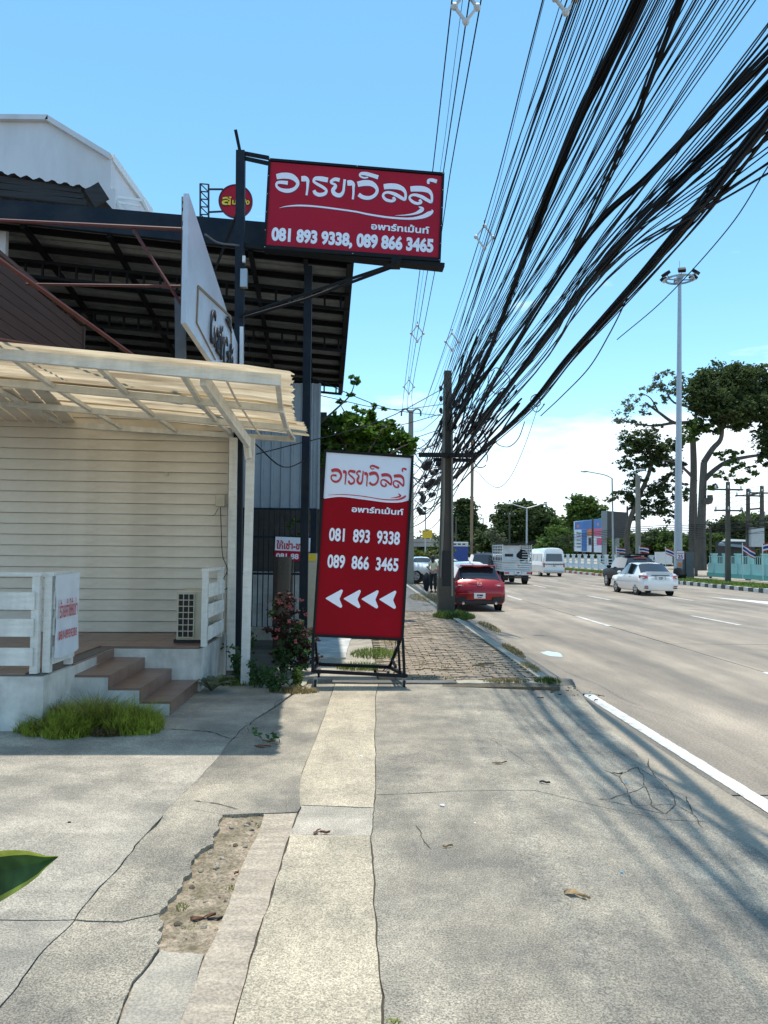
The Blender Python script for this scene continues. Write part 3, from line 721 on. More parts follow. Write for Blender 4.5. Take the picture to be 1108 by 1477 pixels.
# corrugated sheets, ribs running across
rr = random.Random(2)
for i in range(3):
    a, b_ = Rp_[i], Rp_[i+1]
    ext0 = .16 if i == 0 else .05
    mb = MB(); n = 46; dL = (Lp[0]-Rp_[0]).normalized()
    cols = [-.10-.04*i+.05*(i == 1), .3, 1.2, 2.4, 3.8, 5.2]
    for j in range(n+1):
        t = -ext0/1.35+(1+ext0/1.35+.06)*j/n
        p = a+(b_-a)*t
        w_ = .009*math.sin(j*1.9)
        for ci, cx in enumerate(cols):
            cxx = cx+(rr.uniform(-.03, .02) if ci == 0 else 0)
            mb.v.append(p+dL*cxx+Vector((0, 0, .075+w_+i*.012-(.02 if ci == 0 else 0))))
    m_ = len(cols)
    for j in range(n):
        for q in range(m_-1): mb.f.append((j*m_+q, j*m_+q+1, (j+1)*m_+q+1, (j+1)*m_+q))
    mb.build('sheet', 'polycarb', can, fix=False)
# posts and the brace
pp1 = P(337, 632, 10.75); MB().beam((P(333.5, 936, 10.75).x, 10.75, .05), pp1, .10, .10, up=(0, 1, 0)).build('post', 'white_paint', can)
pp2 = P(362, 632, 9.9); MB().beam((P(354.5, 936, 9.9).x, 9.9, .0), pp2, .10, .10, up=(0, 1, 0)).build('post', 'white_paint', can)
MB().beam(P(359, 640, 9.85), P(293, 546, 7.1), .055, .13).build('brace', 'white_paint', can)
MB().beam(P(359, 662, 9.8), P(355, 634, 9.85), .04, .1).build('brace', 'white_paint', can)
# loose strip hanging from the sheets
MB().tube(catmull([P(325, 545, 7.4), P(340, 575, 8.0), P(356, 600, 8.8), P(375, 628, 9.9)], 5), .012, 5).build('loose_strip', 'peel', can)

# ---------------- brown plank wall over the porch and upper pieces
uw = empty('plank_wall', (-4.2, 8, 3.3), 'dark brown horizontal plank wall above the porch canopy, upper left', 'wall')
for k in range(11):
    MB().beam((-4.20, 4.5, 3.62+k*.135), (-4.2, 11.62, 3.62+k*.135), .03, .124).build('plank', 'wood_brown', uw)
MB().beam((-4.19, 4.5, 3.62+11*.135+.0), (-4.19, 11.65, 3.62+11*.135), .06, .05).build('cap', 'wood_brown', uw)
MB().box((-4.19, 11.66, 4.3), (.06, .05, 1.5)).build('corner_board', 'wood_brown', uw)
pf = empty('pipe_frame', (-2, 8.5, 3.3), 'thin rusty red pipe framework reaching over the porch roof', 'frame')
for a, b_, r in (((0, 318), (264, 331), .022), ((38, 410), (262, 413), .016), ((193, 332), (262, 440), .02)):
    p, q = P(*a, 8.6), P(*b_, 8.6)
    if a[0] == 0: p = p+(p-q)*.3
    MB().tube([p, q], r, 6).build('pipe', 'red_pipe', pf)
MB().tube([P(-40, 346, 6.6), P(195, 515, 8.3)], .022, 6).build('pipe', 'red_pipe', pf)
MB().tube([P(-60, 480, 6.4), P(100, 505, 8.3)], .012, 6).build('pipe', 'red_pipe', pf)
mb = MB(); mb.beam(P(266, 285, 8.55), P(264.5, 462, 8.55), .05, .05, up=(0, 1, 0)); mb.build('upright', 'red_pipe', pf)
rr = random.Random(9)
mb = MB()
for k in range(10):
    v = rr.uniform(288, 460); p = P(266.5-(v-285)/177*1.6, v, 8.52); mb.box(p+Vector((-.012, -.0, 0)), (.022, .008, rr.uniform(.04, .12)))
mb.build('paint_flake', 'peel', pf)

# ---------------- pentagon shop sign, seen nearly edge-on
s0, s1 = P(268.5, 466, 8.5), P(344, 520, 11.0)
U = Vector((s1.x-s0.x, s1.y-s0.y, 0)).normalized()
top0 = P(272.5, 279, 8.53)
far_len = ((s1.x-s0.x)**2+(s1.y-s0.y)**2)**.5
bx = P(309, 526, 1); # bottom slanted point on the sign plane
def on_plane(u, v):
    d = ray(u, v); n = Vector((U.y, -U.x, 0)); t = (s0-Vector((0, 0, CAMZ))).dot(n)/d.dot(n); return Vector((0, 0, CAMZ))+d*t
smx = frame_mtx(s0, U, Vector((0, 0, 1)))
cs = empty('pointed_sign', mtx=smx, label='pale pentagon cafe sign seen almost edge-on above the porch, black raised letters', cat='sign')
poly = [on_plane(268.5, 466), on_plane(309, 527), on_plane(318, 540), on_plane(345, 540), on_plane(345, 503), on_plane(272.5, 279)]
mb = MB(); mb.extr(poly, Vector((-U.y, U.x, 0))*.06); mb.build('panel', 'sign_pale', cs)
loc_ = lambda u, v: smx.inverted() @ on_plane(u, v)
# gilded frame and letters
q = [loc_(285, 413), loc_(332, 457), loc_(334, 530), loc_(310, 519), loc_(283, 466)]
mb = MB()
for i, j in ((0, 1), (1, 2), (4, 0), (3, 4)): mb.beam(q[i]+Vector((0, 0, .006)), q[j]+Vector((0, 0, .006)), .03 if i != 3 else .015, .02, up=(0, 0, 1))
mb.build('trim', 'gold', cs, world=False)
def slant_text(body, pa, pb, hgt):
    """raised lettering from pixel pa to pb along the sign"""
    a, b_ = loc_(*pa), loc_(*pb); L_ = (b_-a).length; ang = math.atan2(b_.y-a.y, b_.x-a.x)
    o = text('lettering', body, 'letter_black', cs, 0, 0, hgt, L_, z=0, bold=.006)
    md = o.modifiers.new('depth', 'SOLIDIFY'); md.thickness = .02; md.offset = 1
    o.location = (a.x, a.y, .012); o.rotation_euler = (0, 0, ang)
slant_text('Craft', (300, 488), (318, 520), .46)
slant_text('Café', (319.5, 528), (333, 545), .46)
slant_text('&', (324, 462), (332, 480), .12)
mb = MB().beam(P(349, 472, 10.95), P(348.5, 560, 10.95), .05, .07, up=(0, 1, 0)); mb.build('edge_tube', 'lamp_glass', cs)
mb = MB().beam(P(260, 430, 9.2), P(261, 525, 9.2), .11, .11, up=(0, 1, 0)); o = tag(mb.build('sign_post', 'steel_grey'), 'weathered grey steel post under the tip of the pentagon sign', 'post')

# ---------------- big dark lean-to roof behind
rf = empty('steel_shed', (-3, 13, 0), 'dark navy steel open shed roof with corrugated sheets behind the porch canopy', 'shed roof')
def FY(x): return 12.0+.052*x
fl_t, fl_b = P(0, 287, 11.8), P(0, 318, 11.8)
fr_t, fr_b = P(507, 331, 12.0), P(507, 374, 12.0)
def ext(a, b_, k): return a+(a-b_)*k
lt, lb = ext(fl_t, fr_t, .35), ext(fl_b, fr_b, .35)
mb = MB(); mb.extr([lt, fr_t, fr_b, lb], (0, .08, 0)); mb.build('fascia', 'steel_navy', rf)
rr_b = P(492, 566, 19); drop = rr_b.z-fr_b.z; sh = rr_b-fr_b
# corrugated ceiling: ribs across, running along x
mb = MB(); n = 150
for j in range(n+1):
    t = j/n; w_ = .022*(1 if (j % 4) < 2 else -1)
    a, b_ = lb+sh*t, fr_b+sh*t
    mb.v.append(a+Vector((0, .09, .16+w_))); mb.v.append(b_+Vector((0, .09, .16+w_)))
for j in range(n): mb.f.append((2*j, 2*j+1, 2*j+3, 2*j+2))
mb.build('roof_sheet', 'roof_sheet', rf, fix=False)
for k in range(11):
    t = (k+.5)/11; MB().beam(lb+sh*t+Vector((0, .1, .085)), fr_b+sh*t+Vector((0, .1, .085)), .06, .09).build('purlin', 'steel_black', rf)
xl, xr = lb, fr_b
for tt in (.0, .14, .3, .48, .64, .78, .9, .995):
    a = fr_b+(lb-fr_b)*(1-tt); MB().beam(a+Vector((0, .1, .0)), a+sh+Vector((0, .1, .0)), .07, .09).build('rafter', 'steel_black', rf)
for t in (.16, .45, .86):           # lattice trusses
    mb = MB(); a, b_ = lb+sh*t+Vector((0, .1, -.06)), fr_b+sh*t+Vector((0, .1, -.06)); dz = Vector((0, 0, -.26))
    mb.beam(a, b_, .05, .05); mb.beam(a+dz, b_+dz, .05, .05); k = 26
    for i in range(k): p = a+(b_-a)*(i+.5)/k; mb.beam(p, p+dz, .035, .035, up=(0, 1, 0))
    mb.build('truss', 'steel_black', rf)
mb = MB(); a = fr_b+(lb-fr_b)*.80
for dz in (0, -.3): mb.beam(a+Vector((0, .1, dz-.1)), a+sh+Vector((0, .1, dz-.1)), .05, .05)
for i in range(22): p = a+sh*(i/22)+Vector((0, .1, -.1)); mb.beam(p, p+Vector((0, .15, -.3)), .03, .03); 
mb.build('truss', 'steel_black', rf)
MB().beam(P(445, 385, 11.75), (P(437, 950, 11.75).x, 11.75, 0), .12, .12, up=(0, 1, 0)).build('post', 'steel_navy', rf)
MB().beam(P(68, 380, 15), (P(66, 700, 15).x, 15, 0), .14, .14, up=(0, 1, 0)).build('post', 'steel_navy', rf)
bwall = MB().box((-5.2, 19.2, 2.6), (8.8, .15, 5.2), T3).build('back_wall', 'board_dark', rf)
MB().box((-7.2, 15, 2.6), (.15, 8.5, 5.6)).build('side_wall', 'steel_navy', rf)
MB().box(P(2, 355, 12.3), (.18, .1, .5)).build('wall_stub', 'building_white', rf)
mb = MB().beam(fr_b+Vector((.02, .1, .1)), fr_b+sh+Vector((.02, 0, .1)), .04, .26); mb.build('side_fascia', 'steel_black', rf)

# corrugated blue-grey wall
cw = empty('sheet_wall', (-1.7, 15.7, 0), 'blue-grey corrugated metal wall above the barred gate', 'wall')
x0, x1 = P(330, 650, 15.7).x, P(459, 650, 15.7).x
zt, zb = P(440, 553, 15.7).z, P(440, 734, 15.7).z
x0 -= 1.2
n = int((x1-x0)/.20)+1
for i in range(n):
    xa = x1-i*.20
    prof = [(-.20, 0), (-.165, 0), (-.145, -.035), (-.115, -.035), (-.095, 0), (0.0, 0)]
    mb = MB()
    for z in (zb, zt):
        for px_, py_ in prof: mb.v.append(Vector((xa+px_, 15.7+py_, z)))
    k = len(prof)
    for j in range(k-1): mb.f.append((j, j+1, k+j+1, k+j))
    mb.build('sheet_rib', 'wall_sheet', cw, fix=False)
MB().box((x1+.02, 15.68, (zt+zb)/2), (.04, .08, zt-zb)).build('edge_trim', 'wall_sheet', cw)
MB().box(((x0+x1)/2, 15.85, (zb+zt)/2), (x1-x0, .1, zt-zb-.1)).build('inner_wall', 'board_dark', cw)

# barred gate below
gt = empty('barred_gate', (-1.7, 15.5, 0), 'tall dark barred steel gate below the corrugated wall, with a rental notice on it', 'gate')
gx0, gx1 = P(330, 800, 15.5).x-.6, P(452, 800, 15.5).x
gz0, gz1 = P(440, 912, 15.5).z, zb
bar = MB().box((0, 0, 0), (.02, .02, gz1-gz0)).mesh('bar', 'steel_navy')
for i in range(int((gx1-gx0)/.105)): piece('bar', bar, gt, (gx1-.05-i*.105, 15.5, (gz0+gz1)/2))
for z in (gz0+.02, P(440, 828, 15.5).z, P(440, 775, 15.5).z, gz1-.02):
    MB().box(((gx0+gx1)/2, 15.5, z), (gx1-gx0, .035, .045)).build('cross_rail', 'steel_navy', gt)
MB().box((gx1, 15.5, gz1/2), (.12, .12, gz1)).build('post', 'steel_navy', gt)
mb = MB().box((-3.2, 18.0, .6), (5.0, .2, 1.2)); o = mb.build('low_wall', 'plaster'); tag(o, 'low whitish wall in the shade behind the barred gate', 'wall')
mb = MB().box((-2.0, 16.9, .28), (3.4, .25, .56)); o = mb.build('planter_wall', 'plaster'); tag(o, 'pale planter wall low down just behind the gate bars', 'wall')
mb = MB().box((-1.1, 15.52, .05), (3.5, .3, .25)); o = mb.build('gate_sill', 'concrete_patch'); tag(o, 'grey concrete sill at the foot of the barred gate', 'sill')
o = tag(MB().box((-3.6, 21, 1.8), (7, .2, 3.6)).build('yard_wall', 'board_dark'), 'dark wall closing the shaded yard behind the gate', 'wall')
# rental notice
q0, q1, q2 = P(396, 808, 15.3), P(446.5, 810, 15.3), P(396, 774, 15.3)
nm = frame_mtx(q0, q1-q0, Vector((0, 0, 1))); W_, H_ = (q1-q0).length, (q2-q0).length
no = empty('rental_notice', mtx=nm, label='red and white Thai rental notice hung on the barred gate', cat='notice')
MB().box((W_/2, H_*.71, 0), (W_, H_*.58, .015)).build('white_part', 'sign_white', no, world=False)
MB().box((W_/2, H_*.21, 0), (W_, H_*.42, .015)).build('red_part', 'sign_red', no, world=False)
text('lettering', 'ให้เช่า-ขาย', 'letter_red', no, W_*.04, H_*.50, H_*.30, W_*.88, z=.01, bold=.035)
text('lettering', '081 8810 338'.replace(' 338', ''), 'letter_white', no, W_*.04, H_*.09, H_*.22, W_*.88, z=.01, bold=.03)
# concrete stump post and pale pillar by the bush
p = P(407, 800, 12.6); mb = MB().tube([(p.x+.0, 12.6, 0), (p.x, 12.6, .9), (p.x+.01, 12.6, P(407, 803, 12.6).z)], [.14, .135, .15], 9)
for v in mb.v: v += noise.noise_vector(v*5)*.02
tag(mb.build('stump_post', 'pole_concrete', smooth=True), 'rough mottled stump-like concrete post behind the flowering bush', 'post')
p = P(450, 800, 12.9); pi = empty('gate_pillar', (p.x, 12.9, 0), 'pale gate pillar with a yellow sticker, behind the standing sign', 'pillar')
MB().box((p.x, 12.9, P(450, 798, 12.9).z/2), (.17, .17, P(450, 798, 12.9).z)).build('shaft', 'ac_beige', pi)
MB().box((p.x, 12.805, P(450, 804, 12.9).z), (.14, .006, .11)).build('sticker', 'yellow', pi)

# ---------------- white building, eave and round sign behind
wb = empty('white_building', (-14, 34, 0), 'large white gabled building rising behind the dark shed roof', 'building')
Y = 34
poly = [P(-120, 172, Y), P(70, 174, Y), P(160, 229, Y), P(160, 330, Y), P(160, 700, Y), P(-120, 700, Y)]
mb = MB().extr(poly, (0, .6, 0)); mb.build('wall', 'building_white', wb)
poly = [P(161, 229, Y+.3), P(216, 306, Y+5), P(232, 330, Y+5), P(232, 700, Y+5), P(161, 700, Y+.3)]
mb = MB().extr(poly, (-.2, .3, 0)); mb.build('side_wall', 'building_white', wb)
mb = MB().beam(P(160, 227, Y+.2), P(217, 306, Y+5), .25, .35); mb.build('verge', 'fence_white', wb)
mb = MB().beam(P(-120, 171, Y), P(72, 173, Y), .5, .22); mb.beam(P(70, 173, Y), P(160, 228, Y), .5, .22); mb.build('parapet_cap', 'building_white', wb)
wf = MB().beam(P(165, 283, Y-.1), P(205, 289, Y+2), .1, .1).beam(P(168, 291, Y-.1), P(203, 297, Y+2), .1, .1).beam(P(162, 282, Y-.2), P(180, 306, Y-.2), .12, .12).beam(P(206, 288, Y+2), P(214, 306, Y+2), .12, .12)
wf.build('window_frame', 'fence_white', wb)
mb = MB().box(P(161, 290, Y-.3), (.4, .3, 1.0)); mb.build('rib', 'building_white', wb)
ev = empty('old_roof', (-7, 14, 4), 'blackened wavy-edged old roof eave above the shed fascia, far left', 'roof')
Y = 16
a, b_ = P(-60, 238, Y), P(137, 272, Y)
mb = MB(); n = 44
for i in range(n+1):
    p = a+(b_-a)*(i/n); w_ = .035*math.sin(i*1.5)
    mb.v.append(p+Vector((0, 0, w_))); mb.v.append(p+Vector((.55, 3.5, w_-.35)))
for i in range(n): mb.f.append((2*i, 2*i+1, 2*i+3, 2*i+2))
mb.build('roof_sheet', 'wood_dark', ev, fix=False)
for k in range(3): MB().beam(P(-60, 250+k*11, Y+.1), P(118+k*3, 276+k*8, Y+.1), .06, .13).build('eave_board', 'wood_dark', ev)
mb = MB().beam(P(133, 270, Y), P(147, 292, Y), .1, .34); mb.build('verge_board', 'wood_dark', ev)
mb = MB().extr([P(-60, 285, Y+.5), P(118, 300, Y+.5), P(118, 330, Y+.5), P(-60, 330, Y+.5)], (0, .1, 0)); mb.build('under_wall', 'wall_sheet', ev)

Y = 24.0
rs = empty('round_sign', P(340, 290, Y), 'round red sign with yellow Thai letters on a black lattice bracket above the shed roof', 'sign')
c = P(340, 290, Y); r = (P(364, 290, Y)-c).length
cm = Matrix.Translation(c) @ Matrix(((1, 0, 0, 0), (0, 0, -1, 0), (0, 1, 0, 0), (0, 0, 0, 1)))
mb = MB(); pts = [cm @ Vector((r*math.cos(t), r*math.sin(t), 0)) for t in [2*math.pi*i/40 for i in range(40)]]
mb.extr(pts, (0, .12, 0)); d_ = mb.build('disc', 'sign_red', rs)
mb = MB()
for i in range(40): mb.beam(pts[i]+Vector((0, -.01, 0)), pts[(i+1) % 40]+Vector((0, -.01, 0)), .03, .03)
mb.build('rim', 'letter_black', rs)
lt_ = empty('lettering_board', mtx=cm)
tag(lt_, kind='group'); bpy.data.objects.remove(lt_)
def world_text(body, mt, par, mtx, x, y, h, w, z, bold, name='lettering'):
    o = text(name, body, mt, par, x, y, h, w, z=z, bold=bold)
    rel = MW[par.name].inverted() @ mtx; o.matrix_local = rel; return o
world_text('ส', 'letter_black', rs, cm, -r*.86, -r*.28, r*.62, r*.66, .02, .07); world_text('ส', 'yellow', rs, cm, -r*.82, -r*.25, r*.58, r*.58, .03, .03)
world_text('มหวัง', 'letter_black', rs, cm, -r*.22, -r*.24, r*.34, r*1.1, .02, .07); world_text('มหวัง', 'yellow', rs, cm, -r*.19, -r*.22, r*.32, r*1.04, .03, .03)
mb = MB(); A, B_, C_, D_ = P(289, 265, Y), P(301, 266, Y), P(289, 420, Y), P(301, 420, Y)
mb.beam(A, C_, .05, .05, up=(0, 1, 0)); mb.beam(B_, D_, .05, .05, up=(0, 1, 0))
k = 14
for i in range(k): 
    p, q = A+(C_-A)*i/k, B_+(D_-B_)*i/k; q2 = B_+(D_-B_)*(i+1)/k
    mb.beam(p, q, .03, .03); mb.beam(p, q2, .03, .03)
mb.beam(P(301, 273, Y), P(322, 273, Y), .04, .05); mb.beam(P(301, 306, Y), P(322, 305, Y), .04, .05)
mb.build('lattice_bracket', 'letter_black', rs)

# ================================================================== THE TWO RED SIGNS
LOGO = [
 [(68,125,66),(150,112,75),(240,120,75),(300,155,60),(330,205,42),(308,255,40),(250,290,48),(180,295,50),(110,275,38),(70,235,28),(82,198,34),(130,193,42),(208,200,48)],
 [(372,150,65),(420,150,70),(450,172,44),(452,220,32),(448,290,26),(440,350,26)],
 [(700,165,62),(620,150,62),(550,145,46),(525,178,30),(560,208,35),(640,252,38),(682,290,32),(665,330,42),(600,345,48),(550,325,46),(530,290,40)],
 [(845,165,48),(790,155,45),(745,175,34),(745,200,30),(792,222,30),(790,250,45),(765,290,48),(790,335,52),(850,350,52),(890,310,34),(900,240,30),(908,155,30)],
 [(940,200,65),(985,200,70),(1015,218,44),(1018,260,30),(1018,330,26),(1012,400,26)],
 [(1068,215,68),(1153,200,74),(1233,205,70),(1288,240,52),(1313,290,38),(1288,345,40),(1223,380,46),(1143,375,50),(1083,340,50)],
 [(1323,130,52),(1243,105,50),(1163,85,46),(1108,88,38),(1098,115,22),(1143,135,22),(1198,130,18)],
 [(1395,245,66),(1473,238,72),(1563,245,70),(1633,275,52),(1668,330,32),(1660,398,34),(1623,385,42),(1543,340,45),(1463,315,35),(1408,322,30),(1388,358,30),(1423,402,38),(1493,420,35),(1530,402,38),(1513,372,32)],
 [(1728,272,66),(1813,268,72),(1903,275,70),(1968,305,52),(1998,360,32),(1992,428,34),(1953,415,42),(1873,370,45),(1793,345,35),(1738,352,30),(1720,388,30),(1763,432,38),(1823,450,35),(1861,434,38),(1843,402,32)],
 [(1953,210,28),(1953,168,36),(1998,162,44),(2058,180,48)]]
SWOOSH = [[(110,505,2),(200,485,12),(350,475,20),(550,485,20),(800,515,20),(1050,550,20),(1223,585,22),(1473,622,24),(1723,636,28),(1873,615,44),(1958,580,58),(2006,548,30),(1998,525,6)],
 [(1540,597,2),(1673,592,14),(1783,575,26),(1853,545,46),(1878,515,46),(1836,488,8)]]
def aff(o, a, b):
    """photo px -> local (x, y) of a panel given its px corners o (top left), a (top right), b (bottom left)"""
    M2 = np.linalg.inv(np.array([[a[0]-o[0], b[0]-o[0]], [a[1]-o[1], b[1]-o[1]]]))
    return lambda u, v: M2 @ np.array([u-o[0], v-o[1]])

# --- the hanging sign
YH = 10.9
tl, tr, bl = P(387.5, 229, YH-.05), P(641, 250, YH+.05), P(383, 355.5, YH-.05)
hm = frame_mtx(tl, tr-tl, -(bl-tl)); W_ = (tr-tl).length; H_ = (bl-tl).length*1.03
hs = empty('hanging_sign', mtx=hm, label='red rectangular lightbox sign with white Thai logo and phone numbers, on a black post', cat='sign')
MB().box((W_/2, -H_/2, -.10), (W_, H_, .20)).build('box', 'steel_black', hs, world=False, bevel=.006)
bw_ = .035
MB().box((W_/2, -H_/2, .004), (W_-2*bw_, H_-2*bw_-.02, .008)).build('panel', 'sign_red', hs, world=False)
fr = MB().box((W_/2, -bw_/2, .012), (W_, bw_, .03)).box((W_/2, -H_+bw_/2+.01, .012), (W_, bw_+.02, .03)).box((bw_/2, -H_/2, .012), (bw_, H_-.06, .03)).box((W_-bw_/2, -H_/2, .012), (bw_, H_-.06, .03))
fr.build('frame', 'steel_black', hs, world=False)
mb = MB()
for x in (.02, W_*.5, W_-.02):
    for y in (-.015, -H_+.02): mb.sphere((x, y, .03), .009, 6, 4)
for k in range(1, 5): mb.sphere((.015, -H_*k/5, .03), .008, 6, 4); mb.sphere((W_-.015, -H_*k/5, .03), .008, 6, 4)
mb.build('screw', 'chrome', hs, world=False)
f1 = aff((389.3, 232.2), (639, 251.7), (385.4, 353.7))
W2, H2 = W_-2*bw_, H_-2*bw_
def hloc(x, y):
    a, b_ = f1(390+x/8.523, 240+y/8.523); return (bw_+a*W2, -bw_-b_*H2)
def strokes(par, fn, k, off, z, mt, name, grow=0):
    for s in LOGO:
        mb = MB(); ribbon(mb, [(*[c+o for c, o in zip(fn(x, y), off)], w*k+grow) for x, y, w in s], z, 9); mb.build(name, mt, par, world=False, fix=False)
def swoosh(par, fn, k, off, z, mt, name='swoosh', wk=1):
    for s in SWOOSH:
        mb = MB(); ribbon(mb, [(*[c+o for c, o in zip(fn(x, y), off)], w*k*wk) for x, y, w in s], z, 9); mb.build(name, mt, par, world=False, fix=False)
kk = W2/250/8.523
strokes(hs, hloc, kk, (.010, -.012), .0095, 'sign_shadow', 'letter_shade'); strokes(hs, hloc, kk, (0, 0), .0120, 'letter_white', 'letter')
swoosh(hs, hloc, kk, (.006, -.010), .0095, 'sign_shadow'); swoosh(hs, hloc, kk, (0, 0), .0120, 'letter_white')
def htext(body, p0, p1, hpx, bold, mt='letter_white', z=.012, sh_=True):
    a = np.array([bw_+f1(*p0)[0]*W2, -bw_-f1(*p0)[1]*H2]); b_ = np.array([bw_+f1(*p1)[0]*W2, -bw_-f1(*p1)[1]*H2])
    h = hpx/122*H2
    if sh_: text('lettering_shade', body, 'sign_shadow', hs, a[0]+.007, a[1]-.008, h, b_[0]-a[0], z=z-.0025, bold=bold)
    return text('lettering', body, mt, hs, a[0], a[1], h, b_[0]-a[0], z=z, bold=bold)
htext('081 893 9338,', (392.6, 344), (509, 353), 17.5, .05)
htext('089 866 3465', (515, 353.5), (627.5, 362.5), 18, .05)
htext('อพาร์ทเม้นท์', (536, 329.5), (621, 336), 9.0, .03)
# its post, arms and stays
po = empty('sign_mast', (P(342, 900, 11.0).x, 11.0, 0), 'tall black square steel post holding the hanging red sign, with arms and stays', 'post')
MB().beam((P(342, 930, 11).x, 11.0, .3), P(347.5, 219, 11.0), .125, .12, up=(0, 1, 0)).build('post', 'steel_navy', po)
MB().beam(P(347, 222, 11), P(340, 188, 11), .045, .045, up=(0, 1, 0)).build('spike', 'steel_black', po)
MB().beam(P(351, 221, 11), P(388, 228, 10.98), .05, .045).build('arm', 'steel_black', po)
MB().beam(P(351, 228, 11), P(388, 236, 10.98), .05, .045).build('arm', 'steel_black', po)
MB().beam(P(349, 353, 11), P(386, 359, 10.98), .05, .06).build('arm', 'steel_black', po)
MB().beam(P(386, 359, 10.98), P(640, 386, 11.05), .22, .06).build('tray', 'steel_black', po)
MB().tube([P(345, 456, 10.9), P(572, 380, 10.8)], .022, 6).build('stay', 'steel_black', po)
MB().tube([P(345, 460, 11.2), P(440, 432, 11.1), P(575, 382, 11.05)], .022, 6).build('stay', 'steel_black', po)
MB().box(P(571, 380, 10.95), (.14, .3, .07)).build('bracket', 'steel_black', po)
MB().tube([P(345, 300, 11.0), P(306, 400, 11.3)], .02, 5).build('stay', 'steel_black', po)
MB().tube(catmull([P(296, 338, 10), P(315, 350, 10.3), P(345, 354, 10.9)], 5), .014, 5).build('lead', 'steel_grey', po)
MB().box(P(352, 402, 10.9), (.10, .09, .27)).build('meter_box', 'galv', po, bevel=.01)
MB().box(P(352, 374, 10.9), (.04, .05, .09)).build('clip', 'paper', po)
MB().tube(catmull([P(352, 474, 10.9), P(356, 490, 10.9), P(368, 530, 10.9)], 4), .006, 4).build('lead', 'cable', po)

# --- the standing sign on casters
YS_ = 9.75
tl, tr, bl = P(467.5, 648.5, YS_+.0), P(597, 657.5, YS_+.06), P(452, 918, YS_)
smx2 = frame_mtx(tl, tr-tl, -(bl-tl)); W_ = (tr-tl).length*1.0; H_ = (bl-tl).length
ss = empty('standing_sign', mtx=smx2, label='tall red and white standing sign on a wheeled black frame, arrows pointing left', cat='sign')
bw_ = .032
MB().box((W_/2, -H_/2, -.035), (W_, H_, .05)).build('back_panel', 'steel_black', ss, world=False)
pr = MB().box((W_/2, -H_/2, -.004), (W_-2*bw_, H_-2*bw_, .008)).build('panel', 'sign_dark_red', ss, world=False)
fr = MB().box((W_/2, -bw_/2, .005), (W_, bw_, .03)).box((W_/2, -H_+bw_/2, .005), (W_, bw_, .03)).box((bw_/2, -H_/2, .005), (bw_, H_-.064, .03)).box((W_-bw_/2, -H_/2, .005), (bw_, H_-.064, .03))
fr.build('frame', 'steel_black', ss, world=False)
# px of crop (450,640)x4.925: inner corners
f2 = aff((450+98/4.925, 640+48/4.925), (450+713/4.925, 640+98/4.925), (450+15/4.925, 640+1368/4.925))
W2, H2 = W_-2*bw_, H_-2*bw_
def sl2(x, y):
    a, b_ = f2(450+x/4.925, 640+y/4.925); return (bw_+a*W2, -bw_-b_*H2)
# white head with a wavy foot
edge = catmull([Vector((*sl2(78, 383), 0)), Vector((*sl2(200, 372), 0)), Vector((*sl2(350, 392), 0)), Vector((*sl2(520, 418), 0)), Vector((*sl2(620, 420), 0)), Vector((*sl2(696, 402), 0))], 8)
edge[0].x = bw_; edge[-1].x = W_-bw_
mb = MB(); mb.add([Vector((bw_, -bw_, .003)), *[Vector((p.x, p.y, .003)) for p in edge], Vector((W_-bw_, -bw_, .003))], [tuple(range(len(edge)+2))]); mb.build('white_head', 'sign_white', ss, world=False)
sx_ = (658-118)/(2058-60); 
def logo2(x, y):      # logo px -> standing sign
    fx = 118+(x-60)*sx_; u = 450+fx/4.925
    # remove the slant of the first sign and put in this one's
    a, b_ = f1(390+x/8.523, 240+y/8.523); px = 118+(a-.03)/.94*545; py = 118+(b_-.07)/.46*178
    A_ = f2(450+118/4.925, 640+0/4.925)
    return (bw_+(.065+(a-.03)/.94*.885)*W2, -bw_-(.062+(b_-.07)*.37)*H2)
k2 = W2/128/4.925*sx_*1.25
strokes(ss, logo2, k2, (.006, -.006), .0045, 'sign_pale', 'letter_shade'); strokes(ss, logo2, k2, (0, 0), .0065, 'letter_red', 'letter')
def sw2(pts, mt, z=.0065):
    mb = MB(); ribbon(mb, [(*sl2(x, y), w/4.925/128*W2) for x, y, w in pts], z, 9); mb.build('swoosh', mt, ss, world=False, fix=False)
sw2([(80,385,7),(200,373,8),(350,393,8),(520,418,8),(620,421,8),(692,408,5)], 'letter_white', .0062)
sw2([(110,362,2),(220,360,5),(360,375,6),(500,400,7),(600,405,10),(650,392,16),(672,376,12)], 'letter_red')
sw2([(560,392,2),(610,386,10),(632,376,14),(618,360,5)], 'letter_red')
def stext(body, x0, y0, x1, hpx, bold, mt='letter_white'):
    p, q = sl2(x0, y0), sl2(x1, y0+(x1-x0)*.06); h = hpx/1310*H2
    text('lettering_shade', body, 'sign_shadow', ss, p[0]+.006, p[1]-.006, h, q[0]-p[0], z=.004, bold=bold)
    return text('lettering', body, mt, ss, p[0], p[1], h, q[0]-p[0], z=.0065, bold=bold)
stext('อพาร์ทเม้นท์', 278, 487, 652, 40, .028)
stext('081  893  9338', 114, 692, 624, 92, .03)
stext('089  866  3465', 102, 886, 612, 92, .03)
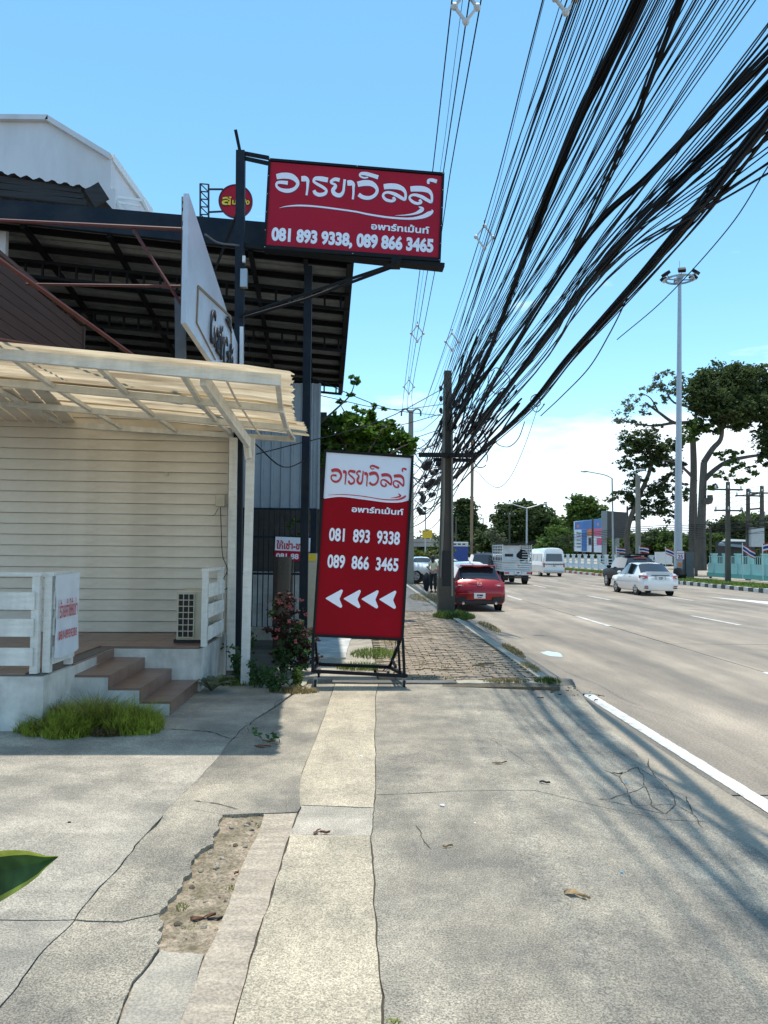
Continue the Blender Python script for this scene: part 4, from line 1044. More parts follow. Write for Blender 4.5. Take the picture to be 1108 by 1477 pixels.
for x, y in ((87, 1113), (216, 1119), (344, 1125), (472, 1131)):
    q = [(0, 0), (118, -62), (128, -52), (102, 8), (124, 62), (112, 74)]
    o = []
    for a, b_ in q: o.append(Vector((*sl2(x+a, y+b_), .0065)))
    mb = MB()
    # rounded corners
    r_ = []
    for i in range(6):
        p0, p1, p2 = o[i-1], o[i], o[(i+1) % 6]; d0, d1 = (p0-p1), (p2-p1); c = min(.016, d0.length*.45, d1.length*.45)
        a, b_ = p1+d0.normalized()*c, p1+d1.normalized()*c
        for t in (0, .33, .67, 1): r_.append((a*(1-t)+p1*t)*(1-t)+(p1*(1-t)+b_*t)*t)
    mb.add(r_, [tuple(range(len(r_)))]); mb.build('arrow', 'letter_white', ss, world=False)
# wheeled base
g_ = lambda u, v, y: P(u, v, y)
def bb(a, b_, w=.04, n='bar'): MB().beam(a, b_, w, w).build(n, 'steel_black', ss)
f_l, f_r = P(451, 968, 9.72), P(586, 975, 9.72)
r_l, r_r = P(458, 958, 10.55), P(562, 962, 10.55)
bb(f_l, f_r); bb(r_l, r_r); bb(f_l, r_l); bb(f_r, r_r)
bb(P(452, 918, 9.76), f_l, .035, 'leg'); bb(P(581, 920, 9.80), P(583.5, 975, 9.74), .035, 'leg'); bb(P(574, 920, 9.84), P(577, 972, 9.86), .03, 'leg')
bb(P(577, 925, 9.86), P(562, 962, 10.5), .03, 'stay'); bb(P(455, 925, 9.86), P(458, 958, 10.5), .03, 'stay'); bb(P(571, 962, 9.8), P(565, 950, 10.3), .03, 'stay')
for c in (P(455, 981, 9.74), P(583, 984, 9.76), P(460, 967, 10.5), P(560, 972, 10.5)):
    z = max(c.z, .045); cc = Vector((c.x, c.y, .042))
    ca = MB().tube([cc+Vector((-.014, 0, 0)), cc+Vector((.014, 0, 0))], .042, 14).build('caster_wheel', 'rubber', ss)
    MB().tube([cc+Vector((-.016, 0, 0)), cc+Vector((.016, 0, 0))], .022, 10).build('hub', 'galv', ca)
    MB().box(cc+Vector((-.022, .01, .03)), (.005, .045, .07)).box(cc+Vector((.022, .01, .03)), (.005, .045, .07)).box(cc+Vector((0, .01, .064)), (.05, .05, .006)).build('fork', 'galv_light', ca)
MB().tube(catmull([P(571, 925, 9.9), P(568, 945, 10), P(562, 958, 10.2), P(552, 968, 10.3)], 5), .006, 4).build('lead', 'cable', ss)

# ================================================================== STREET FURNITURE, POLES AND CABLES
def pole(name, base, top, w0, w1, label, mt='pole_concrete', group=None, cat='utility pole'):
    o = empty(name, base, label, cat, group); b_, t_ = Vector(base), Vector(top)
    mb = MB(); a, c = w0/2, w1/2
    mb.add([b_+Vector((x*a, y*a*.8, -.1)) for x, y in ((-1, -1), (1, -1), (1, 1), (-1, 1))]+[t_+Vector((x*c, y*c*.8, 0)) for x, y in ((-1, -1), (1, -1), (1, 1), (-1, 1))],
           [(3, 2, 1, 0), (4, 5, 6, 7), (0, 1, 5, 4), (1, 2, 6, 5), (2, 3, 7, 6), (3, 0, 4, 7)])
    mb.build('shaft', mt, o, bevel=.015); return o
b1 = P(643, 886, 21); b1.z = -.02; t1_ = P(646, 535, 21)
p1 = pole('utility_pole', b1, t1_, .44, .20, 'near square concrete utility pole on the footpath, wrapped in black cables, before the red hatchback')
MB().tube([P(634, 886, 20.85), P(640, 720, 20.85), P(641, 560, 20.9)], .035, 6).build('conduit', 'pole_light', p1)
MB().tube([P(652, 860, 20.8), P(652, 600, 20.85)], .03, 6).build('conduit', 'pole_light', p1)
MB().box(P(644, 820, 20.85), (.22, .12, .95)).build('wrap', 'black', p1)
MB().box((b1.x, 21, .50), (.45, .40, 1.0)).build('footing', 'pole_concrete', p1)
MB().beam(P(604, 656, 20.8), P(690, 657, 20.8), .1, .12).build('crossarm', 'black', p1)
MB().beam(P(625, 663, 21.2), P(686, 664, 21.2), .08, .1).build('crossarm', 'black', p1)
for v in (560, 575, 592, 610, 628):
    c = P(636, v, 20.85); MB().sphere(c, (.05, .05, .08), 8, 6).build('insulator', 'black', p1)
    c = P(657, v+6, 20.85); MB().sphere(c, (.05, .05, .08), 8, 6).build('insulator', 'black', p1)
b2 = P(591, 843, 44); b2.z = 0
p2 = pole('utility_pole', b2, P(593, 592, 44), .46, .26, 'pale grey concrete utility pole just past the right edge of the standing sign', 'pole_light')
for s in (-1, 1):
    MB().tube(catmull([P(593, 597, 44), P(593+s*7, 590, 44), P(593+s*13, 592, 44), P(593+s*14, 600, 44)], 4), .05, 5).build('bracket_arm', 'steel_grey', p2)
p3 = pole('utility_pole', P(680, 800, 90), P(682, 600, 60), .3, .25, 'slim distant concrete pole rising behind the cable tangle', 'pole_light')

CG = 'black cables strung along the footpath poles'
def cable(pts, r, label='thin black overhead cable sagging between the concrete poles', group=CG, par=None, n=4, sub=5, name='overhead_cable'):
    pts = catmull(pts, sub); mb = MB(); mb.tube(pts, r, n)
    if par is None:
        o = mb.build(name, 'cable', None, smooth=True, fix=False); tag(o, label, 'cable', group)
        c = pts[len(pts)//2]; 
        for v in o.data.vertices: v.co -= c
        o.location = c
        return o
    return mb.build('strand', 'cable', par, smooth=True, fix=False)
def route(px, zs):     # photo pixels with heights above the ground -> points, carried on behind the camera
    q = [G(u, v, z) for (u, v), z in zip(px, zs)]
    d = (q[0]-q[1]).normalized(); 
    far = q[0]+d*(max(4.0, (q[0].y+14)/max(.3, -d.y)) if d.y < -.2 else 8)
    mid = (q[0]*2+far)/3; return [far, mid]+q
# spacer-cable sets high up
for (px, r) in (([(652, 0), (624.6, 243), (606.6, 384), (583.6, 559), (580, 596)], .014), ([(677, 0), (640, 246), (618, 384), (590, 559), (588, 594)], .014), ([(694, 0), (650, 246), (628.7, 384), (595, 559), (596, 592)], .014), ([(664, 25), (636, 240), (612, 384), (588, 555), (587, 600)], .006)):
    z = 10.2; q = route(px, [10.3, 10.1, 9.9, 9.8, 9.9]); cable(q, r, 'high power conductor of the set of three passing just right of the hanging sign', 'power conductors right of the hanging sign', sub=4)
for (px, r) in (([(783, 0), (697, 328), (624.6, 551), (606, 600)], .014), ([(818, 0), (703, 338), (640, 551), (618, 602)], .014), ([(826, 0), (712, 350), (648, 551), (622, 604)], .014), ([(810, 0), (700, 356), (632, 551), (612, 602)], .008), ([(780, 20), (692, 362), (622, 560), (604, 604)], .006)):
    q = route(px, [10.2, 9.9, 9.7, 9.7]); cable(q, r, 'high power conductor of the second set, left of the cable fan', 'power conductors left of the cable fan', sub=4)
def spacer(c, s, label):
    o = empty('cable_spacer', c, label, 'cable spacer', 'cable spacers on the power conductors')
    mb = MB(); pts = [Vector((0, 0, s)), Vector((s*.75, 0, 0)), Vector((0, 0, -s)), Vector((-s*.75, 0, 0))]
    for i in range(4): mb.beam(c+pts[i], c+pts[(i+1) % 4], .035, .05, up=(0, 1, 0))
    for p in pts: mb.sphere(c+p, .06, 6, 5)
    mb.build('frame', 'insulator', o)
    MB().beam(c+pts[0]*.9, c+pts[0]*1.5, .03, .03).build('clamp', 'black', o)
for u, v, z, s, l in ((672, 10, 10.2, .24, 'nearest pale diamond cable spacer at the top edge above the red sign'), (699, 342, 9.95, .30, 'pale diamond cable spacer halfway up on the second conductor set'), (602, 481, 9.85, .30, 'small diamond cable spacer below the hanging sign’s right corner'.replace('’s', '')), (652, 493, 9.8, .33, 'small diamond cable spacer just above the near utility pole'), (590, 558, 9.85, .34, 'tiny diamond cable spacer low over the pale far pole'), (816, -2, 10.2, .22, 'diamond cable spacer cut by the top edge over the cable fan')):
    spacer(G(u, v, z), s, l)
# the fan of single cables
rr = random.Random(21)
tops = [829, 835, 842, 851, 867, 877, 888, 899, 911, 916, 931, 938, 945, 952, 958, 972, 984, 992, 1004, 1013, 1033, 1051, 1081, 1090, 832, 838, 846, 856, 862, 871, 884, 893, 905, 928, 934, 941, 949, 955, 962, 968, 976, 1000, 1008, 1018, 1028, 1037, 1046, 1058, 1066, 1074]
for i, u0 in enumerate(tops):
    t = (u0-830)/245; z0 = 6.4-.9*t+rr.uniform(-.3, .3)
    u1 = 636+22*t+rr.uniform(-4, 4); v1 = 560+rr.uniform(-8, 70)*(.4+t*.6); z1 = 1.7+(796-v1)/1110*20.9
    # midpoint: on the chord, a little sagging
    m_ = ((u0*.42+u1*.58)+rr.uniform(-6, 6)+4*t, v1*.58+rr.uniform(-4, 10)); zm = (z0+z1)/2-.12
    cable(route([(u0, 0), m_, (u1, v1)], [z0, zm, z1]), rr.choice([.004, .005, .006, .008]), 'single thin black cable of the fan that leaves over the top edge', 'fan of single cables to the top edge', n=4)
for i in range(24):        # cables entering from the right edge
    v0 = 30+i*9.5+rr.uniform(-8, 8); t = i/23; z0 = 4.9-.6*t
    u1 = 660+14*t+rr.uniform(-6, 6); v1 = 600+45*t+rr.uniform(-12, 12); z1 = 1.7+(796-v1)/1110*20.9
    m_ = (880-12*t+rr.uniform(-10, 10), 330+72*t+rr.uniform(-10, 10))
    m2 = (768+rr.uniform(-8, 8), 482+62*t+rr.uniform(-8, 8))
    cable(route([(1110, v0), m_, m2, (u1, v1)], [z0, z0*.72+z1*.28, z0*.45+z1*.55, z1]), rr.choice([.005, .006, .008]), 'single thin black cable leaving by the right edge between the thick bundles', 'single cables to the right edge', n=4)
# thick lashed bundles
def bundle(px, zs, n, spread, r, label, seed):
    q = route(px, zs); o = empty('cable_bundle', q[2], label, 'cable bundle', 'thick cable bundles over the road edge'); rr = random.Random(seed)
    for k in range(n):
        a = rr.uniform(0, 6.28); R_ = spread*rr.random()**.5; ph = rr.uniform(0, 6)
        pts = []
        cq = catmull(q, 7)
        for j, p in enumerate(cq):
            aa = a+.18*math.sin(j*.22+ph); rj = R_*(1+.18*math.sin(j*.3+ph*2))
            pts.append(p+Vector((math.cos(aa)*rj, 0, math.sin(aa)*rj-.02*rr.random()*(1 if k % 4 == 0 else 0))))
        mb = MB().tube(pts, r*rr.uniform(.6, 1.2), 4); mb.build('strand', 'cable', o, smooth=True, fix=False)
    return o
bundle([(921, 0), (812, 228), (710, 497), (676, 570), (652, 620)], [5.9, 5.85, 5.7, 5.4, 4.9], 15, .042, .011, 'thick cable bundle that runs straightest, leftmost of the four thick ones', 1)
bundle([(980, 0), (899, 205), (800, 400), (700, 540), (655, 610)], [5.6, 5.55, 5.4, 5.2, 4.9], 8, .03, .009, 'medium thick cable bundle reaching the top edge right of the leftmost thick one', 2)
bundle([(1112, 80), (940, 251), (832, 362), (714, 548), (660, 640)], [5.2, 5.2, 5.1, 4.9, 4.6], 8, .038, .009, 'cable bundle entering at the right edge, uppermost of those', 3)
bundle([(1112, 130), (1000, 245), (868, 385), (760, 525), (668, 650)], [4.6, 4.65, 4.65, 4.6, 4.3], 12, .048, .010, 'cable bundle in the middle of those entering at the right edge', 4)
bundle([(1112, 172), (1001, 312), (899, 430), (822, 517), (760, 592), (690, 655), (655, 690)], [4.4, 4.45, 4.5, 4.45, 4.3, 4.1, 3.9], 20, .065, .011, 'thickest and lowest sagging cable bundle with loose ends, over the road edge', 5)
# loose loops and curls on the bundles
lo = lambda pts, r, lab: cable([P(u, v, y) for u, v, y in pts], r, lab, 'loose cable ends hanging from the bundles', sub=8)
lo([(777, 584, 14.5), (758, 640, 14.7), (738, 685, 15), (720, 703, 15.5), (703, 696, 16), (690, 682, 16.5), (678, 676, 17)], .006, 'long thin loose cable loop hanging lowest against the sky')
lo([(757, 608, 14.6), (748, 632, 15), (735, 644, 15.3), (722, 643, 15.8), (715, 638, 16)], .009, 'short loose cable loop under the thick bundle')
lo([(905, 430, 10), (880, 480, 10.5), (850, 530, 11.5), (812, 570, 12.5), (780, 600, 14)], .009, 'long slack cable trailing below the thickest bundle')
lo([(1108, 240, 6.5), (1050, 330, 7.5), (960, 430, 9), (890, 490, 10)], .006, 'slack outermost cable below the bundles at the right edge')
for k in range(12):
    u, v = rr.choice([(700, 650), (690, 640), (672, 600), (735, 590), (765, 575), (726, 560)]); y = 18
    c = P(u+rr.uniform(-12, 12), v+rr.uniform(-12, 12), y); R_ = rr.uniform(.1, .28); pts = []
    for i in range(9): t = i/8*rr.uniform(5, 6.2)+k; pts.append(c+Vector((math.cos(t)*R_, rr.uniform(-.1, .1), math.sin(t)*R_*1.3)))
    cable(pts, .012, 'coiled loose loop of black cable beside the near pole', 'cable coils by the near pole', sub=4)
# tangle passing the pole and on to the next one
for k in range(46):
    t = rr.random(); u0, v0 = 648+rr.uniform(-6, 50)*t, 575+t*95+rr.uniform(-10, 10)
    a = P(u0, v0, 20.9+rr.uniform(-.4, .4)); e_ = Vector((b2.x+rr.uniform(-.5, .7), 44, 1.7+rr.uniform(55, 185)/1110*44-t*1.2))
    m_ = (a+e_)/2+Vector((rr.uniform(-.2, .3), 0, -rr.uniform(.2, .9)))
    b_ = a+Vector((rr.uniform(-.1, .6), -3.5, rr.uniform(.3, 1.3)))
    cable([b_, a, m_, e_], rr.choice([.010, .014, .02, .024]), 'black cable slung from the near utility pole to the next one behind it', 'cables between the two near poles', n=4)
for k in range(26):       # beyond the second pole, behind the standing sign
    a = Vector((b2.x+rr.uniform(-.6, .8), 44, 1.7+rr.uniform(52, 180)/1110*44)); e_ = Vector((a.x+rr.uniform(-1, 1), 80, a.z+rr.uniform(-.5, .5)))
    cable([a, (a+e_)/2+Vector((0, 0, -.9)), e_], rr.choice([.016, .022]), n=3)
# a black knot of splices hanging on the cables left of the pole
for (u, v, y) in ((605, 737, 38), (612, 700, 33), (622, 690, 30), (615, 716, 36), (628, 672, 25)):
    c = P(u, v, y); mb = MB(); 
    for i in range(7): mb.sphere(c+Vector((rr.uniform(-.35, .35), rr.uniform(-.3, .3), rr.uniform(-.2, .2))), rr.uniform(.07, .16), 6, 5)
    tag(mb.build('splice_box', 'black'), 'knot of black splice boxes in the cable tangle left of the near pole', 'splice box', 'black splice knots in the cable tangle')
# service wires to the houses on the left
for (a, b_) in (((460, 570, 16), (640, 583, 21)), ((370, 655, 11), (640, 560, 21)), ((455, 612, 16), (640, 596, 21)), ((460, 640, 16), (640, 618, 21)), ((368, 640, 10.4), (445, 662, 11.75)), ((340, 590, 15), (600, 655, 40)), ((440, 540, 15), (640, 600, 21))):
    p, q = P(*a), P(*b_); cable([p, (p+q)/2+Vector((0, 0, -.22)), q], .010, 'thin service wire running from the poles to the sheds on the left', 'service wires to the left')

# ---------------- high-mast light
hb = PX(978, 838, 22.5); hb = Vector((hb.x, hb.y, 0)); ht = P(980.5, 402, hb.y)
hm_ = empty('high_mast_light', hb, 'very tall tapered grey mast with a ring of six floodlights on top', 'mast light')
MB().tube([hb, (hb+ht)/2, ht], [.30, .20, .12], 14).build('mast', 'galv', hm_, smooth=True)
MB().tube([hb+Vector((0, 0, 0)), hb+Vector((0, 0, .12))], .45, 12).build('flange', 'galv', hm_)
mb = MB(); n = 20
for i in range(n):
    a, b_ = [ht+Vector((math.cos(2*math.pi*j/n)*.95, math.sin(2*math.pi*j/n)*.95, -.05)) for j in (i, i+1)]; mb.beam(a, b_, .08, .12)
for i in range(4): mb.beam(ht+Vector((0, 0, -.1)), ht+Vector((math.cos(i*1.57)*.95, math.sin(i*1.57)*.95, -.05)), .07, .07)
mb.build('ring', 'galv', hm_); MB().tube([ht, ht+Vector((0, 0, .28))], .22, 10).build('head', 'galv', hm_)
MB().tube([ht+Vector((0, 0, .2)), ht+Vector((0, 0, 1.3))], .02, 4).build('lightning_rod', 'galv', hm_)
for i in range(6):
    a = 2*math.pi*i/6+.25; c = ht+Vector((math.cos(a)*1.15, math.sin(a)*1.15, .22)); rm = Matrix.Rotation(a, 4, 'Z') @ Matrix.Rotation(R(38), 4, 'Y')
    fl = MB().box(c, (.42, .5, .22), mtx=rm).build('floodlight', 'steel_black', hm_)
    MB().box(c+rm @ Vector((.04, 0, -.12)), (.34, .42, .02), mtx=rm).build('lens', 'lamp_glass', fl)
    MB().beam(ht+Vector((math.cos(a)*.9, math.sin(a)*.9, 0)), c, .05, .05).build('bracket', 'galv', fl)
# plate and sticker on its foot
q0 = PX(976, 808, 22.4); q0 = Vector((hb.x-.30, hb.y-.42, 1.35))
pm = frame_mtx(q0, Vector((1, 0, 0)), Vector((0, 0, 1)))
nb = empty('speed_plate', mtx=pm, label='small white plate with red figures fixed low on the high mast', cat='sign')
MB().box((.3, .3, 0), (.6, .62, .02)).build('plate', 'sign_white', nb, world=False)
mb = MB().box((.3, .60, .012), (.6, .03, .01)).box((.3, .0, .012), (.6, .03, .01)).box((.015, .3, .012), (.03, .6, .01)).box((.585, .3, .012), (.03, .6, .01)).box((.3, .44, .012), (.48, .05, .01)); mb.build('border', 'flag_red', nb, world=False)
text('lettering', '25', 'flag_red', nb, .12, .08, .26, .36, z=.015, bold=.03)
MB().box((hb.x, hb.y-.36, 1.0), (.28, .02, .28)).build('sticker', 'board_orange', hm_)

# ---------------- street lamps
def arm(o, a, pts, r):
    MB().tube(catmull(pts, 5), r, 6).build('arm', 'galv_light', o)
def lamp_head(o, c, d, s=1.0):
    d = Vector(d).normalized(); q = MB().sphere((0, 0, 0), (.42*s, .17*s, .11*s), 10, 7); ang = math.atan2(d.y, d.x); mm = Matrix.Translation(c) @ Matrix.Rotation(ang, 4, 'Z')
    q.v = [mm @ p for p in q.v]; q.build('lamp_head', 'galv_light', o, smooth=True)
def dbl_lamp(u, vb, vt, Y, du, label, left=True, right=True, group=None, r=.10):
    b_ = P(u, vb, Y); b_.z = 0; t_ = P(u, vt, Y); o = empty('street_lamp', b_, label, 'street lamp', group)
    MB().tube([b_, t_], [r, r*.6], 8).build('pole', 'galv_light', o)
    for s, on in ((-1, left), (1, right)):
        if not on: continue
        e_ = P(u+s*du, vt-7*Y/100*(.9 if True else 1)*0-6, Y); m_ = P(u+s*du*.55, vt-3, Y)
        arm(o, 0, [t_, m_, e_], r*.42); lamp_head(o, e_+Vector((s*.3, 0, 0)), (1, 0, 0), Y/85)
    return o
dbl_lamp(760, 812, 733, 100, 21, 'grey double-armed street lamp standing between the truck and the van', r=.16)
dbl_lamp(697, 806, 748, 150, 14, 'small far double-armed street lamp by the overpass', r=.18)
o = empty('street_lamp', (PX(885, 824, 24).x, PX(885, 824, 24).y, 0), 'single-armed grey street lamp by the billboards, its arm over the road', 'street lamp')
Yl = PX(885, 824, 24).y
MB().tube([Vector((24, Yl, 0)), P(883, 690, Yl)], [.11, .07], 8).build('pole', 'galv_light', o)
arm(o, 0, [P(883, 690, Yl), P(872, 685, Yl), P(846, 680, Yl-1)], .05); lamp_head(o, P(843, 680, Yl-1), (1, 0, 0), .9)
o = empty('street_lamp', P(921, 820, 66)*1, 'street lamp on top of a thick mottled pole under the tree', 'street lamp')
b_ = P(921, 820, 66); t_ = P(920, 686, 66); b_.z = 0; MB().tube([b_, t_], [.26, .2], 9).build('pole', 'pole_light', o)
arm(o, 0, [t_, P(912, 680, 66), P(905, 688, 66)], .05); lamp_head(o, P(924, 678, 66), (1, 0, 0), 1.1)

# ---------------- utility poles on the far side, their cables
Xp = 24.5
def fpole(u, vb, vt, Y, label, arms=1, w=.3):
    b_ = P(u, vb, Y); b_.z = 0; t_ = P(u, vt, Y); o = pole('utility_pole', b_, t_, w, w*.7, label, 'pole_concrete', None)
    for k in range(arms):
        z = t_.z-.5-k*1.3; MB().beam(Vector((b_.x-.9, Y-.2, z)), Vector((b_.x+.9, Y-.2, z)), .1, .1).build('crossarm', 'pole_concrete', o)
        for s in (-.8, 0, .8): MB().sphere((b_.x+s, Y-.2, z+.15), (.06, .06, .12), 6, 5).build('insulator', 'insulator', o)
    return o
fpole(1050, 836, 695, 47, 'dark utility pole with one crossarm at the right, left of the pair', 2)
fpole(1079, 825, 705, 52, 'left pole of the dark pair carrying a transformer, far right', 1)
o = fpole(1099, 825, 701, 52, 'right pole of the dark pair carrying a transformer, far right', 1)
a_, b_ = P(1078, 715, 51.8), P(1100, 710, 51.8)
MB().beam(a_, b_, .12, .12).beam(P(1079, 735, 51.8), P(1100, 733, 51.8), .12, .12).build('crossbeam', 'pole_concrete', o)
MB().box(P(1090, 775, 51.8), (.9, .6, 1.3)).build('transformer', 'galv_light', o)
fpole(1004, 828, 712, 60, 'slim pale pole between the mast and the big tree', 0, .22)
fpole(905, 815, 730, 78, 'slim concrete pole behind the single-armed street lamp', 0, .24)
fpole(855, 812, 748, 100, 'small far pole in front of the blue billboard', 0, .28)
fpole(658, 812, 745, 120, 'small distant pole left of the far lamps', 0, .3)
fpole(735, 806, 738, 120, 'small distant pole behind the cattle truck', 1, .3)
fpole(1025, 832, 760, 56, 'thin short pole near the green kiosk', 0, .16)
for k in range(9):
    v = 752+k*2.6; p = P(1150, v-8+rr.uniform(-6, 6), 44); q = P(1004, v+5, 60); s_ = P(885, v+12, 74); e_ = P(720, 787+k, 140)
    cable([p, q, s_, e_], .035 if k < 4 else .018, 'black cable run along the far side of the road under the trees', 'cables along the far side', n=4, sub=4)
for k in range(4):
    p = P(1150, 690+k*9, 44); q = P(1050, 712+k*7, 47); s_ = P(985, 735+k*6, 70)
    cable([p, q, s_], .012, 'thin wire between the dark poles at the far right', 'wires between the far right poles', n=4, sub=4)

# ================================================================== VEHICLES
def wheel(par, c, r, w, name='wheel'):
    c = Vector(c); t = MB().tube([c+Vector((-w/2, 0, 0)), c+Vector((-w/2+.03, 0, 0)), c+Vector((w/2-.03, 0, 0)), c+Vector((w/2, 0, 0))], [r*.93, r, r, r*.93], 20).build(name, 'rubber', par, world=False, smooth=True)
    s = 1 if c.x > 0 else -1
    MB().tube([c+Vector((s*(w/2-.01), 0, 0)), c+Vector((s*(w/2+.008), 0, 0))], [r*.66, r*.62], 14).build('rim', 'rim', t, world=False)
    mb = MB()
    for k in range(5):
        a = 2*math.pi*k/5+.3; mb.box(c+Vector((s*(w/2+.012), math.cos(a)*r*.4, math.sin(a)*r*.4)), (.01, r*.17, r*.17))
    o = mb.build('rim_gap', 'black', t, world=False); o['kind'] = 'stuff'
    MB().tube([c+Vector((s*w*.35, 0, 0)), c+Vector((s*(w/2-.02), 0, 0))], [r*1.17, r*1.17], 20).build('arch', 'black', par, world=False)
def car(name, label, st, paint, wb, r=.31, W=1.7, group=None, glass='glass_dark', roofrail=False):
    """st: stations from the rear: y, z_bottom, z_mid(widest), z_belt, z_top, half width low, half width belt, half width top, kind of the top strip up to the next station
       (b body, r rear window, R roof, w windscreen) and side (b body, s side window)"""
    o = empty(name, (0, 0, 0), label, 'car', group)
    rings = []
    for (y, zb, zm, zbl, zt, wl, wbb, wt, tk, sk) in st:
        half = [(0, zb), (wl*.88, zb), (wl*.985, zb+.10), (wl, zm), (wl*.99, (zm+zbl)/2+.02), (wbb, zbl), (wt, zt-.045), (wt*.80, zt), (0, zt+.025)]
        rings.append([Vector((x, y, z)) for x, z in half])
    nh = len(rings[0]); B = {k: MB() for k in ('body', 'side_window', 'side_window2', 'rear_window', 'windscreen', 'roof')}
    def quad(k, a, b_, c, d): B[k].add([a, b_, c, d], [(0, 1, 2, 3)])
    for i in range(len(rings)-1):
        tk, sk = st[i][8], st[i][9]
        for j in range(nh-1):
            kind = 'body'
            if j == 5 and sk == 's': kind = 'side_window'
            if j >= 6: kind = {'b': 'body', 'r': 'rear_window', 'R': 'roof', 'w': 'windscreen'}[tk]
            a, b_, c, d = rings[i][j], rings[i][j+1], rings[i+1][j+1], rings[i+1][j]
            if j == 0: kind = 'body'
            for s in (1, -1):
                f = lambda p: Vector((p.x*s, p.y, p.z)); quad('side_window2' if (kind == 'side_window' and s < 0) else kind, f(a), f(b_), f(c), f(d))
    for i, s in ((0, 1), (-1, 1)):
        rg = rings[i]; vs = [p.copy() for p in rg]+[Vector((-p.x, p.y, p.z)) for p in rg[1:-1][::-1]]; B['body'].add(vs, [tuple(range(len(vs)))])
    mts = {'body': paint, 'roof': paint, 'side_window2': glass, 'side_window': glass, 'rear_window': glass, 'windscreen': glass}
    for k, mb in B.items():
        if not mb.f: continue
        # merge doubles for smooth shading
        me = mb.mesh(k, mts[k]); bm = bmesh.new(); bm.from_mesh(me); bmesh.ops.remove_doubles(bm, verts=bm.verts, dist=.0008); bmesh.ops.recalc_face_normals(bm, faces=bm.faces); bm.to_mesh(me); bm.free()
        me.shade_smooth(); me.set_sharp_from_angle(angle=R(42))
        ob = bpy.data.objects.new(k.replace('2', ''), me); COL.objects.link(ob); ob.parent = o; MW[ob.name] = MW[o.name]
    for (y) in wb:
        for s in (-1, 1): wheel(o, (s*(W/2-.105), y, r), r, .19)
    return o
def bx(o, name, mt, c, d, bevel=.012, rz=0, mtx=None): return MB().box(c, d, rz, mtx).build(name, mt, o, world=False, bevel=bevel)
def plate(o, c, w=.34, h=.15, rows=None):
    p = bx(o, 'number_plate', 'plate', c, (w, .015, h), .004)
    MB().box((c[0]-.06, c[1]-.010, c[2]+.015), (.05, .004, .05)).box((c[0]+.04, c[1]-.010, c[2]+.015), (.12, .004, .05)).box((c[0], c[1]-.010, c[2]-.05), (.14, .004, .02)).build('figures', 'letter_black', p, world=False)
# red hatchback
st = [
 (0.00, .36, .55, .62, .70, .76, .74, .70, 'b', 'b'), (0.07, .24, .55, .70, .80, .83, .80, .76, 'b', 'b'), (0.16, .22, .58, .88, .93, .85, .82, .74, 'b', 'b'),
 (0.24, .22, .60, .93, 1.00, .85, .80, .70, 'r', 'b'), (0.56, .20, .60, .94, 1.40, .85, .78, .585, 'R', 's'), (1.3, .19, .60, .93, 1.475, .85, .78, .59, 'R', 's'),
 (2.2, .19, .60, .90, 1.46, .85, .79, .59, 'w', 's'), (2.95, .20, .60, .88, 1.02, .85, .79, .68, 'b', 'b'), (3.7, .22, .58, .82, .88, .83, .76, .66, 'b', 'b'), (4.02, .30, .52, .62, .70, .74, .68, .60, 'b', 'b')]
h = car('red_hatchback', 'shiny dark red hatchback parked at the kerb, seen from behind', st, 'car_red', (.78, 3.3), r=.30, W=1.69)
bx(h, 'spoiler', 'car_red', (0, .50, 1.435), (1.16, .30, .05), .02)
bx(h, 'brake_light', 'tail_red', (0, .36, 1.415), (.3, .03, .025), .004)
for s in (-1, 1):
    t = MB().extr([(s*.83, .16, .93), (s*.50, .105, .86), (s*.50, .10, .78), (s*.80, .12, .78), (s*.845, .3, .86)], (0, -.03, 0)).build('tail_lamp', 'tail_red', h, world=False)
    bx(t, 'reversing_lamp', 'tail_clear', (s*.62, .075, .82), (.12, .03, .035), .005)
    MB().tube([(s*.52, -.03, .27), (s*.52, .12, .27)], .045, 12).build('exhaust', 'chrome', h, world=False)
    MB().extr([(s*.80, .03, .50), (s*.42, -.02, .44), (s*.42, -.02, .28), (s*.76, .03, .28)], (0, -.02, 0)).build('bumper_vent', 'black', h, world=False)
    mr = MB().sphere((s*.93, 2.55, 1.0), (.11, .07, .08), 10, 7).build('mirror', 'car_red', h, world=False, smooth=True)
bx(h, 'diffuser', 'black', (0, .0, .30), (1.2, .06, .12), .02)
bx(h, 'bumper_lip', 'car_red', (0, -.012, .56), (1.36, .03, .03), .01)
MB().beam((0, .10, 1.0), (-.34, .13, 1.03), .02, .02).build('wiper', 'black', h, world=False)
mb = MB(); n = 20
for i in range(n):
    a, b_ = [Vector((math.cos(2*math.pi*j/n)*.075, .055, .88+math.sin(2*math.pi*j/n)*.06)) for j in (i, i+1)]; mb.beam(a, b_, .014, .012)
mb.beam((-.06, .05, .90), (0, .05, .865), .012, .012).beam((0, .05, .865), (.06, .05, .90), .012, .012); mb.build('badge', 'chrome', h, world=False)
bx(h, 'lettering_badge', 'chrome', (-.52, .07, .76), (.16, .01, .03), .002); bx(h, 'lettering_badge', 'chrome', (.55, .07, .76), (.13, .01, .03), .002)
plate(h, (0, -.02, .50), .36, .17)
b_ = G(692, 880, RZ); place(h, (P(692, 850, 24.3).x, 24.3, RZ), R(1.0))
